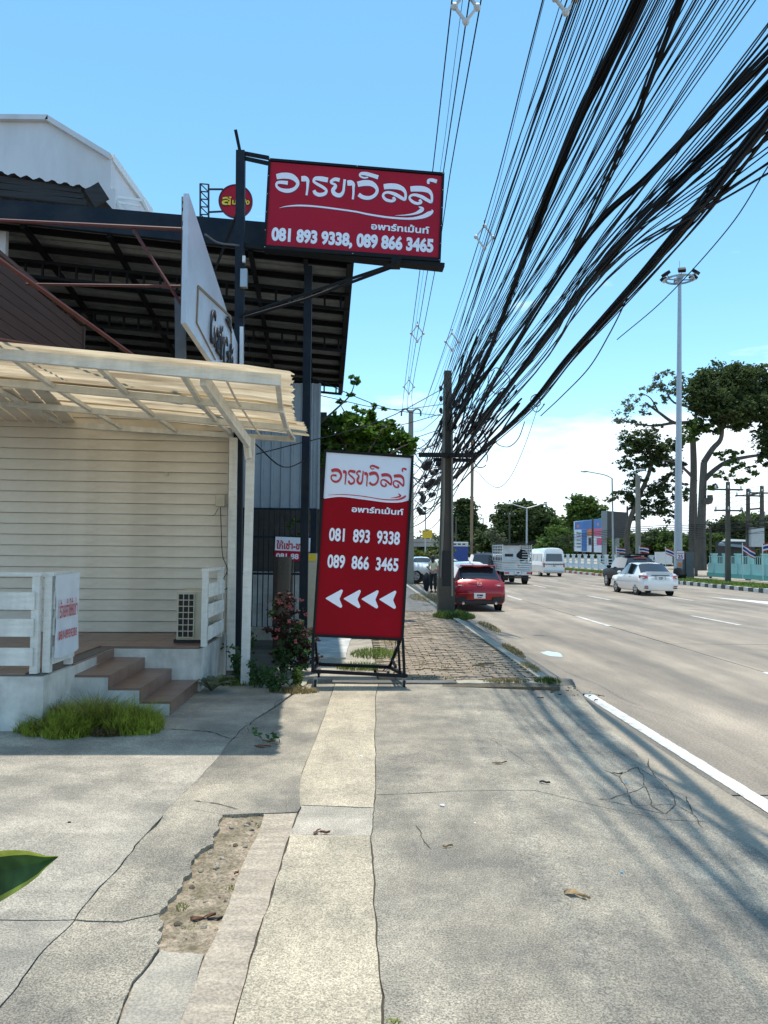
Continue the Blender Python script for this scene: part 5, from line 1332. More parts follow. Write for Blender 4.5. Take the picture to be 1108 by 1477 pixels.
# white sedan
st = [
 (0.00, .34, .50, .60, .70, .78, .72, .68, 'b', 'b'), (0.06, .24, .52, .72, .86, .83, .80, .74, 'b', 'b'), (0.14, .22, .56, .90, 1.03, .85, .82, .74, 'b', 'b'), (0.55, .20, .60, .96, 1.05, .85, .81, .70, 'r', 'b'),
 (1.12, .20, .60, .94, 1.42, .85, .79, .585, 'R', 's'), (1.7, .19, .60, .92, 1.47, .85, .79, .59, 'R', 's'), (2.35, .19, .60, .90, 1.45, .85, .79, .58, 'w', 's'),
 (3.05, .20, .60, .88, 1.03, .85, .79, .70, 'b', 'b'), (3.95, .22, .58, .80, .86, .83, .76, .64, 'b', 'b'), (4.30, .30, .50, .58, .66, .72, .66, .58, 'b', 'b')]
s_ = car('white_sedan', 'white compact sedan driving in the middle lane, seen from behind', st, 'car_white', (.85, 3.4), r=.31, W=1.7)
for s in (-1, 1):
    t = MB().extr([(s*.83, .10, .93), (s*.60, .06, .92), (s*.57, .05, .80), (s*.78, .04, .76), (s*.86, .35, .80), (s*.86, .38, .92)], (0, -.05, 0)).build('tail_lamp', 'tail_red', s_, world=False)
    bx(s_, 'reflector', 'flag_red', (s*.66, -.02, .44), (.16, .02, .04), .004)
    bx(s_, 'bumper_slot', 'black', (s*.66, -.01, .36), (.18, .02, .05), .004)
    MB().sphere((s*.94, 2.6, 1.0), (.11, .07, .07), 10, 7).build('mirror', 'car_white', s_, world=False, smooth=True)
    for y in (1.5, 2.2): bx(s_, 'door_handle', 'chrome', (s*.865, y-.05, .84), (.02, .16, .03), .004)
    for y in (1.62,): bx(s_, 'pillar', 'black', (s*.70, y, 1.18), (.22, .05, .5), 0, mtx=Matrix.Rotation(s*-.36, 4, 'Y'))
bx(s_, 'boot_trim', 'steel_grey', (0, .03, .93), (.82, .04, .045), .008)
bx(s_, 'boot_spoiler', 'car_white', (0, .16, 1.07), (1.2, .16, .025), .01)
bx(s_, 'recess', 'car_silver', (0, .03, .80), (.52, .05, .20), .02)
plate(s_, (0, -.0, .80), .36, .17)
place(s_, (P(950, 840, 34.2).x+.02, 34.0, RZ), R(.8))
# dark pickup in front of it
st = [
 (0.00, .45, .70, .95, 1.02, .82, .82, .80, 'b', 'b'), (0.10, .42, .75, 1.05, 1.14, .88, .86, .80, 'b', 'b'), (0.14, .42, .75, 1.12, 1.20, .88, .84, .78, 'r', 'b'), (.52, .40, .75, 1.12, 1.66, .90, .82, .66, 'R', 's'),
 (1.5, .40, .75, 1.10, 1.74, .90, .82, .66, 'R', 's'), (2.6, .40, .75, 1.08, 1.70, .90, .82, .64, 'w', 's'), (3.3, .40, .75, 1.06, 1.18, .90, .82, .74, 'b', 'b'), (4.5, .45, .70, .95, 1.02, .82, .78, .70, 'b', 'b')]
k_ = car('dark_suv', 'black SUV with a roof rack half hidden behind the white sedan', st, 'car_black', (.95, 3.6), r=.38, W=1.8)
for s in (-1, 1):
    bx(k_, 'tail_lamp', 'tail_red', (s*.78, .05, 1.02), (.14, .1, .26), .02); bx(k_, 'roof_rail', 'steel_black', (s*.5, 1.5, 1.80), (.05, 1.9, .05), .01)
    MB().sphere((s*1.0, 2.7, 1.15), (.14, .08, .10), 10, 7).build('mirror', 'car_black', k_, world=False, smooth=True)
bx(k_, 'roof_rack', 'steel_black', (0, 1.4, 1.86), (1.1, 1.5, .07), .02); bx(k_, 'brake_light', 'tail_red', (0, .44, 1.66), (.7, .05, .05), .01)
plate(k_, (0, -.02, .8))
place(k_, (P(931, 840, 40).x+.25, 41.0, RZ), R(-1))
# silver-grey cars ahead of the red one
def generic(name, label, paint, pos, rz, H=1.0, plt=True, group=None):
    st = [(0.00, .36, .55, .62, .70, .76, .74, .70, 'b', 'b'), (0.07, .24, .55, .74, .86, .83, .80, .76, 'b', 'b'), (0.14, .22, .58, .92, 1.0, .85, .82, .74, 'b', 'b'), (0.45, .22, .60, .95, 1.05, .85, .80, .70, 'r', 'b'),
     (0.95, .20, .60, .94, 1.40*H, .85, .78, .60, 'R', 's'), (1.6, .19, .60, .93, 1.47*H, .85, .78, .60, 'R', 's'), (2.3, .19, .60, .90, 1.45*H, .85, .79, .59, 'w', 's'), (3.05, .20, .60, .88, 1.02, .85, .79, .68, 'b', 'b'), (3.9, .22, .58, .82, .88, .83, .76, .66, 'b', 'b'), (4.3, .30, .52, .62, .70, .74, .68, .60, 'b', 'b')]
    o = car(name, label, st, paint, (.82, 3.4), W=1.7)
    for s in (-1, 1):
        bx(o, 'tail_lamp', 'tail_red', (s*.72, .05, .88), (.24, .07, .12), .02); MB().sphere((s*.93, 2.6, 1.0), (.11, .07, .07), 8, 6).build('mirror', paint, o, world=False, smooth=True)
    plate(o, (0, -.03, .62)); return place(o, pos, rz)
generic('silver_sedan', 'silver sedan parked just in front of the red hatchback', 'car_silver', (P(662, 840, 30.5).x+.62, 30.3, RZ), R(2))
generic('grey_sedan', 'pale grey car half hidden behind the utility pole and the standing person', 'car_grey', (P(648, 840, 42).x+.1, 42, RZ), R(2))
generic('silver_sedan', 'pale car far ahead at the kerb left of the near pole', 'car_blue', (P(608, 820, 60).x, 58, RZ), R(4))
generic('dark_hatchback', 'dark car just left of the cattle truck, beyond the red hatchback', 'car_black', (P(690, 830, 50).x, 47, RZ), R(0), 1.22)
generic('dark_sedan', 'small dark car in the distance beside the cattle truck', 'car_black', (P(709, 815, 62).x, 62, RZ), R(0), 1.25)
# white pickup nosing out on the left
st = [(0.00, .45, .70, .95, 1.02, .82, .82, .80, 'b', 'b'), (0.10, .42, .75, 1.05, 1.10, .88, .86, .80, 'b', 'b'), (1.6, .42, .75, 1.07, 1.12, .88, .84, .78, 'r', 'b'), (1.85, .40, .75, 1.10, 1.68, .88, .82, .66, 'R', 's'),
 (2.9, .40, .75, 1.10, 1.72, .88, .82, .66, 'w', 's'), (3.7, .42, .75, 1.08, 1.18, .88, .82, .74, 'b', 'b'), (4.75, .45, .70, .98, 1.04, .86, .80, .70, 'b', 'b'), (5.0, .52, .70, .85, .92, .78, .7, .60, 'b', 'b')]
pk = car('white_pickup', 'white pickup crossing the footpath, its door and bonnet showing right of the far pole', st, 'car_white', (1.0, 4.1), r=.38, W=1.76)
for s in (-1, 1):
    MB().sphere((s*.98, 3.05, 1.18), (.12, .08, .12), 10, 7).build('mirror', 'black', pk, world=False, smooth=True); bx(pk, 'door_handle', 'chrome', (s*.885, 2.1, 1.0), (.02, .16, .03), .004)
pp_ = P(617, 838, 44.5); place(pk, (pp_.x-4.6, 46.2, -.10), R(-99))
# white van
o = empty('white_van', (0, 0, 0), 'white high-roof passenger van driving away in the far lane', 'van')
st = [(0.0, .35, .7, 1.05, 1.15, .84, .83, .80), (0.05, .30, .75, 1.2, 1.95, .87, .85, .70), (.12, .28, .8, 1.2, 2.22, .88, .86, .66), (.6, .28, .8, 1.2, 2.27, .88, .86, .68), (3.9, .28, .8, 1.2, 2.25, .88, .86, .66), (4.7, .30, .8, 1.15, 1.75, .88, .84, .68), (5.2, .35, .7, 1.0, 1.08, .84, .8, .7)]
mb = MB(); rings = []
for (y, zb, zm, zbl, zt, wl, wbb, wt) in st:
    half = [(0, zb), (wl*.92, zb), (wl, zb+.12), (wl, zm), (wl*.99, zbl), (wt+.10, zt-.22), (wt, zt-.06), (wt*.8, zt), (0, zt+.03)]
    rings.append([Vector((x, y, z)) for x, z in half]+[Vector((-x, y, z)) for x, z in half[1:-1][::-1]])
nh = len(rings[0])
for rg in rings: mb.v += rg
for i in range(len(rings)-1):
    for j in range(nh): mb.f.append((i*nh+j, i*nh+(j+1) % nh, (i+1)*nh+(j+1) % nh, (i+1)*nh+j))
mb.f.append(tuple(range(nh))); mb.f.append(tuple(range((len(rings)-1)*nh, len(rings)*nh)))
mb.build('body', 'car_white', o, world=False, smooth=True)
MB().extr([(-.68, .0, 1.22), (.68, .0, 1.22), (.62, .035, 1.82), (-.62, .035, 1.82)], (0, -.02, 0)).build('rear_window', 'glass_van', o, world=False)
for s in (-1, 1):
    for a, b_ in ((.5, 1.7), (1.8, 2.9), (3.0, 4.1)): MB().extr([(s*.885, a, 1.22), (s*.885, b_, 1.22), (s*.80, b_, 1.82), (s*.80, a, 1.82)], (s*.012, 0, 0)).build('side_window', 'glass_van', o, world=False)
    bx(o, 'tail_lamp', 'tail_red', (s*.80, .02, .92), (.12, .06, .34), .02); MB().sphere((s*1.02, 4.4, 1.35), (.12, .08, .16), 8, 6).build('mirror', 'black', o, world=False)
    for y in (1.1, 4.2): wheel(o, (s*.77, y, .33), .33, .19)
bx(o, 'bumper', 'car_silver', (0, -.02, .42), (1.7, .12, .16), .03); plate(o, (0, -.03, .86))
place(o, (P(797, 820, 61).x, 60.5, RZ), R(2.5))
# caged truck
o = empty('cattle_truck', (0, 0, 0), 'small truck with a tall white cage body loaded under a black net, seen from behind', 'truck')
bx(o, 'chassis', 'black', (0, 2.2, .55), (.8, 4.4, .2)); bx(o, 'bed', 'truck_cage', (0, 1.25, .82), (1.74, 2.5, .12), .01)
bx(o, 'cab', 'car_white', (0, 3.6, 1.15), (1.62, 1.7, 1.2), .12); bx(o, 'cab_window', 'glass_dark', (0, 2.74, 1.5), (1.2, .04, .4), .02)
for s in (-1, 1):
    for z in [.98+.13*k for k in range(4)]+[1.62+.17*k for k in range(5)]:
        MB().box((s*.86, 1.25, z), (.03, 2.5, .055)).build('side_slat', 'truck_cage', o, world=False)
    for y in [.02+.41*k for k in range(7)]: MB().box((s*.88, y, 1.58), (.035, .05, 1.55)).build('stake', 'truck_cage', o, world=False)
for z in (.95, 1.07, 1.19): MB().box((0, -.01, z), (1.72, .03, .07)).build('tailgate_board', 'truck_cage', o, world=False)
for z in (1.36, 1.47): MB().box((0, -.01, z), (1.72, .03, .035)).build('tailgate_bar', 'truck_cage', o, world=False)
bx(o, 'white_sheet', 'truck_cage', (-.30, .3, 1.80), (1.08, .04, 1.0), 0); bx(o, 'sheet_slot', 'black', (-.42, .27, 1.72), (.5, .02, .16), 0)
for k in range(5): MB().box((.58, -.01, 1.62+k*.15), (.55, .03, .035)).build('tailgate_bar', 'truck_cage', o, world=False)
mb = MB().sphere((.38, .5, 1.72), (.45, .35, .36), 10, 7)
for v in mb.v: v += noise.noise_vector(v*5)*.1
mb.build('load', 'cloth_black', o, world=False); bx(o, 'net_top', 'cloth_black', (0, 1.25, 2.40), (1.74, 2.5, .05), .01)
bx(o, 'bumper', 'truck_cage', (0, -.1, .66), (1.6, .12, .22), .02)
for s in (-1, 1):
    bx(o, 'tail_lamp', 'tail_red', (s*.66, -.17, .68), (.26, .03, .10), .01); bx(o, 'mudflap', 'black', (s*.62, .35, .42), (.34, .02, .4), .0)
    for y in (.9, 3.9): wheel(o, (s*.70, y, .34), .34, .24)
MB().tube([(-.2, -.18, .62), (0, -.2, .55), (.22, -.18, .62), (.2, -.18, .78), (-.18, -.18, .78), (-.2, -.18, .62)], .03, 5).build('spare_ring', 'chrome', o, world=False)
bx(o, 'under_bumper', 'black', (0, .0, .40), (1.62, .1, .08), .01); plate(o, (0, -.18, .70), .34, .14)
place(o, (P(745, 830, 45.5).x, 45.3, RZ), R(3.5))
# blue canvas truck
o = empty('canvas_truck', (0, 0, 0), 'distant truck with a blue canvas box and white top, beyond the parked cars', 'truck')
bx(o, 'canvas', 'tarp_blue', (0, 2.5, 1.55), (2.4, 5, 1.9), .05); bx(o, 'top', 'truck_cage', (0, 2.5, 2.75), (2.4, 5, .5), .05); bx(o, 'chassis', 'black', (0, 2.5, .5), (2.0, 5.2, .3), .02)
for k in range(4): bx(o, 'top_mark', 'letter_black', (-.8+k*.5, -.02, 2.75), (.3, .02, .14), 0)
for s in (-1, 1): wheel(o, (s*1.0, 1.0, .45), .45, .3)
place(o, (P(660, 800, 85).x, 85, RZ), R(0))

# ================================================================== PERSON BY THE KERB
def skin_body(name, joints, bones, mt, par, sub=2):
    me = bpy.data.meshes.new(name); me.from_pydata([j[0] for j in joints], bones, [])
    o = bpy.data.objects.new(name, me); COL.objects.link(o)
    md = o.modifiers.new('skin', 'SKIN'); md.use_smooth_shade = True
    if not me.skin_vertices:
        bm = bmesh.new(); bm.from_mesh(me); bm.verts.layers.skin.verify(); bm.to_mesh(me); bm.free()
    for i, (_, r) in enumerate(joints): me.skin_vertices[0].data[i].radius = (r, r*.9)
    me.skin_vertices[0].data[0].use_root = True
    sb = o.modifiers.new('sub', 'SUBSURF'); sb.levels = sub; sb.render_levels = sub
    me.materials.append(MT[mt]); o.parent = par; return o
pe = empty('person', (0, 0, 0), 'person in a cream top and long black trousers standing by the kerb behind the pole', 'person')
J = [((0, 0, .92), .115), ((0, 0, 1.12), .105), ((0, 0, 1.32), .125), ((0, 0, 1.44), .055), ((0, -.01, 1.52), .07), ((0, -.01, 1.62), .085), ((.10, 0, .88), .085), ((.10, .02, .48), .06), ((.10, 0, .09), .04), ((.10, -.12, .03), .035),
     ((-.10, 0, .88), .085), ((-.11, .03, .48), .06), ((-.12, .04, .09), .04), ((-.12, -.08, .03), .035), ((.17, 0, 1.38), .055), ((.24, .03, 1.12), .04), ((.20, -.14, .98), .032), ((.16, -.24, 1.02), .028),
     ((-.17, 0, 1.38), .055), ((-.23, .04, 1.10), .04), ((-.16, -.16, 1.02), .032), ((-.08, -.24, 1.06), .028)]
E_ = [(0, 1), (1, 2), (2, 3), (3, 4), (4, 5), (0, 6), (6, 7), (7, 8), (8, 9), (0, 10), (10, 11), (11, 12), (12, 13), (2, 14), (14, 15), (15, 16), (16, 17), (2, 18), (18, 19), (19, 20), (20, 21)]
skin_body('body', J, E_, 'skin', pe)
skin_body('shirt', [((0, 0, .94), .135), ((0, 0, 1.14), .125), ((0, 0, 1.33), .145), ((0, 0, 1.42), .075), ((.18, 0, 1.38), .072), ((.225, .02, 1.20), .058), ((-.18, 0, 1.38), .072), ((-.22, .03, 1.20), .058)], [(0, 1), (1, 2), (2, 3), (2, 4), (4, 5), (2, 6), (6, 7)], 'cloth_cream', pe)
skin_body('trousers', [((0, 0, .94), .13), ((.10, 0, .84), .10), ((.10, .02, .48), .085), ((.10, 0, .12), .075), ((-.10, 0, .84), .10), ((-.11, .03, .48), .085), ((-.12, .04, .12), .075)], [(0, 1), (1, 2), (2, 3), (0, 4), (4, 5), (5, 6)], 'cloth_black', pe)
MB().sphere((0, .02, 1.61), (.105, .115, .125), 12, 9).build('hair', 'hair', pe, world=False, smooth=True)
MB().sphere((0, .07, 1.48), (.07, .05, .13), 10, 7).build('hair', 'hair', pe, world=False, smooth=True)
for s in (-1, 1): MB().box((s*.105, -.06, .03), (.085, .24, .06)).build('shoe', 'cloth_black', pe, world=False, bevel=.02)
ft = G(624, 852, RZ+.02); place(pe, (P(625, 850, 35.5).x, 35.5, RZ), R(150))
o = MB(); 
for v in o.sphere((0, 0, .45), (.17, .14, .45), 10, 8).v: v += noise.noise_vector(v*4)*.06
bp_ = o.build('dark_bag', 'cloth_black', smooth=True); tag(bp_, 'black bagged bundle standing to the left of the person at the kerb', 'bag'); place(bp_, (P(615, 850, 36).x, 36, RZ+.03))
# dark bag at the mast foot
o = MB()
for v in o.sphere((0, 0, .35), (.5, .4, .42), 12, 8).v: v += noise.noise_vector(v*3)*.15
bp_ = o.build('dark_bag', 'cloth_black', smooth=True); tag(bp_, 'black plastic-covered heap at the foot of the high mast', 'covered heap'); place(bp_, (hb.x-.3, hb.y-1.0, .0))

# ================================================================== FAR SIDE: FENCES, BILLBOARDS, OVERPASS
wf_ = empty('white_fence', (25.5, 90, 0), 'long white pillared fence across the road, left of the trees', 'fence')
pm_ = MB().box((0, 0, .75), (.3, .3, 1.5)).box((0, 0, 1.55), (.42, .42, .12)).mesh('pillar', 'fence_white')
ys = [66+k*2.4 for k in range(26)]
for y in ys: piece('pillar', pm_, wf_, (25.5, y, 0))
MB().box((25.5, 97, .35), (.18, 64, .5)).build('low_wall', 'fence_white', wf_)
for z in (.85, 1.15): MB().box((25.5, 97, z), (.08, 64, .08)).build('rail', 'fence_white', wf_)
tf = empty('teal_fence', (25.5, 47, 0), 'pale teal pillared garden fence with a darker foot at the far right', 'fence')
pm_ = MB().box((0, 0, .8), (.3, .3, 1.6)).box((0, 0, 1.66), (.38, .38, .1)).mesh('pillar', 'fence_teal')
for k in range(12): piece('pillar', pm_, tf, (26.0, 36+k*1.75, .1))
MB().box((26.0, 45.6, .75), (.16, 21, .7)).build('panel', 'fence_teal', tf); MB().box((25.96, 45.6, .26), (.26, 21, .3)).build('foot', 'fence_teal_dark', tf)
rb = MB().box((0, 0, 1.27), (.03, .03, .5)).mesh('fence_bar', 'fence_teal')
for k in range(84): piece('fence_bar', rb, tf, (26.0, 35.2+k*.25, .1))
MB().box((26.0, 45.6, 1.6), (.05, 21, .05)).build('rail', 'fence_teal', tf)
ki = empty('kiosk', (PX(991, 815, 25).x, 55, 0), 'small grey-green cabinet beside the mast', 'cabinet')
c = P(988, 812, 56); MB().box((c.x, 56, .95), (1.0, .8, 1.9)).build('box', 'steel_grey', ki); MB().box((c.x-.15, 55.57, .95), (.05, .04, 1.7)).build('door_seam', 'black', ki)
# flags
def flag(u, v, Y, label, tilt=.25, s=1.0):
    c = P(u, v, Y); o = empty('flag', (c.x, Y, 0), label, 'flag', 'tricolour flags along the far fence')
    MB().tube([(c.x, Y, .2), (c.x+.0, Y, c.z+.3)], .03, 5).build('flagpole', 'fence_white', o)
    w_, h_ = .8*s, .5*s; rows = [('flag_red', 0, 1/6), ('flag_white', 1/6, 2/6), ('flag_blue', 2/6, 4/6), ('flag_white', 4/6, 5/6), ('flag_red', 5/6, 1)]
    for m_, a, b_ in rows:
        mb = MB(); n = 8
        for i in range(n+1):
            x = i/n; dy = .1*math.sin(x*7+u); dz = -tilt*x+.05*math.sin(x*6+u)
            mb.v.append(Vector((c.x+x*w_, Y+dy, c.z+.25-(a*h_)+dz*h_))); mb.v.append(Vector((c.x+x*w_, Y+dy, c.z+.25-(b_*h_)+dz*h_)))
        for i in range(n): mb.f.append((2*i, 2*i+1, 2*i+3, 2*i+2))
        mb.build('stripe', m_, o, fix=False)
flag(889, 793, 68, 'striped flag nearest the billboards, hanging left of the others'); flag(922, 792, 64, 'striped flag just above the black SUV'); flag(960, 794, 60, 'striped flag just left of the high mast', .7)
flag(1071, 790, 48, 'striped flag drooping before the dark pair of poles', 1.0, 1.0); flag(1100, 792, 45, 'striped flag cut by the right edge', -.6, 1.0)
# billboards
Y = 98
bb_ = empty('billboard', P(850, 800, Y), 'large blue and pink billboard with a figure panel across the road', 'billboard')
def quad3(par, name, mt, px, Y, off): MB().extr([P(u, v, Y+(u-828)*.12) for u, v in px], (0, off, 0)).build(name, mt, par)
quad3(bb_, 'panel', 'sign_white', [(829, 752), (868, 748), (868, 797), (829, 795)], Y, .4)
quad3(bb_, 'blue_header', 'board_blue', [(829, 753), (868, 748), (868, 762), (829, 764)], Y-.03, -.05)
quad3(bb_, 'pink_panel', 'board_pink', [(847, 762), (868, 760), (868, 773), (847, 773)], Y-.03, -.05)
quad3(bb_, 'orange_panel', 'board_orange', [(847, 764), (853, 763.4), (853, 773), (847, 773)], Y-.10, -.04)
quad3(bb_, 'blue_panel', 'board_blue', [(839, 764), (846.5, 763.5), (846.5, 795), (839, 795)], Y-.03, -.05)
quad3(bb_, 'dark_figure', 'letter_black', [(849, 776), (853, 776), (853, 786), (849, 786)], Y-.03, -.05)
quad3(bb_, 'pink_panel', 'board_pink', [(861, 776), (868, 776), (868, 786), (861, 786)], Y-.03, -.05)
for k in range(5): quad3(bb_, 'print_line', 'board_grey', [(832, 768+k*5), (838, 768+k*5), (838, 770+k*5), (832, 770+k*5)], Y-.03, -.04)
for k in range(6): quad3(bb_, 'header_print', 'board_orange', [(832+k*5.6, 757.2-k*.5), (835.5+k*5.6, 757-k*.5), (835.5+k*5.6, 760.5-k*.5), (832+k*5.6, 760.7-k*.5)], Y-.09, -.03)
gb = empty('grey_board', P(888, 800, 84), 'dark rusty screen board with a pale grey edge, right of the blue billboard', 'billboard')
MB().extr([P(869, 737, 84), P(876, 737, 84), P(876, 776, 84), P(869, 776, 84)], (0, .4, 0)).build('edge_panel', 'board_grey', gb)
MB().extr([P(876.2, 737, 84), P(905, 739, 86), P(905, 777, 86), P(876.2, 776, 84)], (0, .4, 0)).build('screen', 'board_dark', gb)
for u in (872, 890): MB().beam(P(u, 776, 84.6), Vector((P(u, 776, 84.6).x, 84.6, 0)), .4, .4, up=(0, 1, 0)).build('leg', 'board_grey', gb)
yb = empty('yellow_billboard', P(617, 780, 170), 'small square yellow billboard above the distant overpass', 'billboard')
c = P(616.5, 770.5, 170); MB().box(c, (2.2, .3, 1.8)).build('panel', 'board_yellow', yb); MB().tube([Vector((c.x-.4, 170.3, 0)), P(614, 735, 170.3)], .15, 6).build('pole', 'galv_light', yb)
ov = empty('overpass', P(660, 790, 230), 'grey concrete overpass crossing the road far away', 'overpass')
a, b_ = P(560, 776.5, 225), P(880, 781, 250)
MB().extr([a, b_, b_-Vector((0, 0, 1.0)), a-Vector((0, 0, 1.0))], (0, 8, 0)).build('parapet', 'overpass', ov)
MB().extr([a-Vector((0, -.4, 1.05)), b_-Vector((0, -.4, 1.05)), b_-Vector((0, -.4, 2.3)), a-Vector((0, -.4, 2.3))], (0, 7, 0)).build('deck', 'overpass', ov)
for u in (598, 640, 672, 692, 722, 760): p = P(u, 790, 232); MB().box((p.x, 233, p.z/2), (1.4, 2, max(.5, p.z)+1)).build('pier', 'overpass', ov)
# low sheds behind the teal fence and some parked white things
sh_ = empty('low_shed', P(1060, 800, 66), 'low grey-roofed shed behind the teal fence', 'shed')
MB().extr([P(1036, 784, 62), P(1078, 788, 62), P(1085, 779, 70), P(1046, 777, 70)], (0, 0, -.15)).build('roof', 'board_grey', sh_); MB().box(P(1060, 800, 64), (2.4, 2, 2.2)).build('wall', 'board_dark', sh_)
tt = empty('white_tent', P(948, 800, 72), 'plain white sheet wall showing between the SUV and the mast', 'wall')
MB().extr([P(946, 796, 76), P(970, 796, 76), P(970, 814, 76), P(946, 814, 76)], (0, .3, 0)).build('wall', 'fence_white', tt)

# ================================================================== TREES
def limb(par, px, Y, rs, mt='bark_pale', name='limb', dy=0):
    pts = catmull([P(u, v, Y+dy*i/len(px)) for i, (u, v) in enumerate(px)], 4); k = len(pts)
    rr_ = [rs[0]+(rs[1]-rs[0])*i/(k-1) for i in range(k)]
    return MB().tube(pts, rr_, 8).build(name, mt, par, smooth=True)
def foliage(par, blobs, dens, size, mt, clump=.28, name='crown', per=26):
    """blobs: photo px centre, px radii, distance"""
    B_ = []
    for (u, v, ru, rv, Y) in blobs:
        c = P(u, v, Y); s = Y/F; B_.append((tuple(c), (ru*s, min(ru, 1.3*rv)*s*.8, rv*s)))
    pts = crown_points(B_, dens, clump, per=per)
    v, q = leaf_quads(pts, size)
    inv = MW[par.name].inverted().translation; v = v+np.array(inv)
    o = fast(name, v, q, mt, par); return o
C7 = lambda x, y: (800+x/3.597, 500+y/3.597)
def c7b(l, Y): return [(*C7(x, y), rx/3.597, ry/3.597, Y+dy) for x, y, rx, ry, dy in l]
tb = P(1012, 822, 62)
big = empty('tall_tree', (tb.x, 62, 0), 'huge spreading tree with a pale trunk and dense dark crown at the far right', 'tree')
limb(big, [C7(765, 1160), C7(762, 950), C7(768, 750), C7(775, 600)], 62, (.40, .28), name='trunk')
limb(big, [C7(775, 600), C7(820, 530), C7(862, 480), C7(870, 400), C7(860, 300)], 62, (.26, .12))
limb(big, [C7(778, 690), C7(830, 640), C7(900, 595), C7(1000, 572), C7(1090, 560)], 62, (.24, .10))
limb(big, [C7(870, 400), C7(930, 330), C7(1000, 280)], 62, (.2, .08)); limb(big, [C7(860, 420), C7(800, 340), C7(760, 250)], 62, (.16, .06))
limb(big, [C7(775, 800), C7(805, 800), C7(806, 770)], 61.5, (.28, .22))
foliage(big, c7b([(760, 230, 95, 110, 0), (850, 190, 110, 105, 1), (950, 170, 110, 95, 0), (1050, 190, 100, 100, 1), (900, 290, 120, 80, -1), (1010, 300, 110, 80, 0), (780, 300, 80, 60, 1), (870, 360, 110, 60, 0), (960, 380, 90, 50, 1), (1110, 330, 70, 110, 0), (730, 420, 60, 45, 0), (820, 425, 70, 35, 0), (1150, 480, 110, 90, 0), (1090, 580, 50, 35, 0), (1180, 250, 90, 120, 1)], 62), 13, .34, 'leaf_dark', .30, per=34)
foliage(big, c7b([(940, 610, 70, 40, 0), (1030, 650, 50, 30, 0), (880, 670, 60, 35, 0), (960, 690, 40, 30, 0), (870, 560, 50, 30, 0), (690, 470, 60, 40, 0), (720, 420, 70, 40, 0), (820, 720, 30, 30, 0), (950, 545, 50, 25, 0)], 61), 6, .30, 'leaf_mid', .34, name='crown', per=26)
tb = P(1000, 822, 66)
pale = empty('pale_tree', (tb.x, 66, 0), 'thin-leaved pale tree with arching bare limbs left of the dense dark crown', 'tree')
limb(pale, [C7(720, 1150), C7(716, 900), C7(722, 650), C7(718, 480)], 66, (.38, .26), name='trunk')
limb(pale, [C7(718, 480), C7(700, 400), C7(620, 395), C7(540, 340), C7(470, 290)], 66, (.24, .07)); limb(pale, [C7(620, 395), C7(520, 410), C7(430, 405)], 66, (.14, .05))
limb(pale, [C7(718, 420), C7(730, 330), C7(620, 290), C7(580, 230)], 66, (.16, .05)); limb(pale, [C7(735, 700), C7(680, 640), C7(620, 600), C7(560, 590)], 66, (.16, .05)); limb(pale, [C7(540, 340), C7(500, 270), C7(450, 240)], 66, (.08, .03))
foliage(pale, c7b([(470, 230, 60, 35, 0), (540, 170, 60, 40, 0), (600, 210, 70, 40, 0), (400, 300, 70, 45, 0), (360, 380, 55, 50, 0), (470, 330, 60, 30, 0), (560, 280, 55, 30, 0), (650, 180, 60, 50, 0), (430, 400, 60, 25, 0), (540, 420, 60, 25, 0), (600, 150, 50, 30, 0), (650, 250, 40, 30, 0)], 66), 5, .26, 'leaf_pale', .34, per=24)
tb = P(945, 818, 70)
midt = empty('dark_tree', (tb.x, 70, 0), 'dark drooping tree left of the high mast, above the street lamp', 'tree')
limb(midt, [C7(380, 1100), C7(378, 950), C7(430, 800), C7(500, 620), C7(480, 500)], 70, (.3, .14), name='trunk', mt='bark'); limb(midt, [C7(620, 650), C7(540, 720), C7(450, 780), C7(370, 790)], 70, (.12, .05), mt='bark'); limb(midt, [C7(500, 620), C7(560, 560), C7(640, 600)], 70, (.12, .05), mt='bark')
foliage(midt, c7b([(430, 470, 90, 55, 0), (500, 520, 90, 60, 0), (390, 530, 60, 50, 0), (560, 560, 60, 60, 0), (470, 600, 70, 45, 0), (370, 610, 50, 35, 0), (620, 500, 55, 55, 0), (620, 620, 55, 40, 0)], 70), 9, .33, 'leaf_dark', .32, per=28)
foliage(midt, c7b([(400, 700, 80, 40, 0), (330, 780, 70, 40, 0), (430, 790, 80, 50, 0), (520, 740, 70, 50, 0), (600, 760, 70, 50, 0), (670, 750, 40, 50, 0), (540, 840, 80, 50, 0), (440, 860, 60, 40, 0), (600, 690, 50, 40, 0), (590, 870, 40, 40, 0)], 70), 7, .32, 'leaf_dark', .32, per=26)
def round_tree(label, u, vb, Y, blobs, mt, dens=5, size=.4, name='round_tree', trunk=.3, group=None):
    b_ = P(u, vb, Y); t = empty(name, (b_.x, Y, 0), label, 'tree', group)
    limb(t, [(u, vb), (u+1, (vb+blobs[0][1])/2), (u, blobs[0][1])], Y, (trunk, trunk*.5), 'bark', 'trunk')
    for bl in blobs[1:4]: limb(t, [(u, (vb+blobs[0][1])/2+2), (bl[0], bl[1])], Y, (trunk*.4, trunk*.1), 'bark')
    foliage(t, [(a, b2, c_, d, Y+e2) for a, b2, c_, d, e2 in blobs], dens, size, mt, .34, per=34); return t
round_tree('tall round dark tree standing behind the near pole, left of the far lamps', 668, 800, 150, [(672, 745, 19, 22, 0), (660, 765, 18, 18, 1), (675, 770, 24, 18, -1), (668, 728, 14, 10, 0), (690, 765, 12, 14, 0), (655, 780, 22, 16, 2)], 'leaf_dark', 3.4, .8)
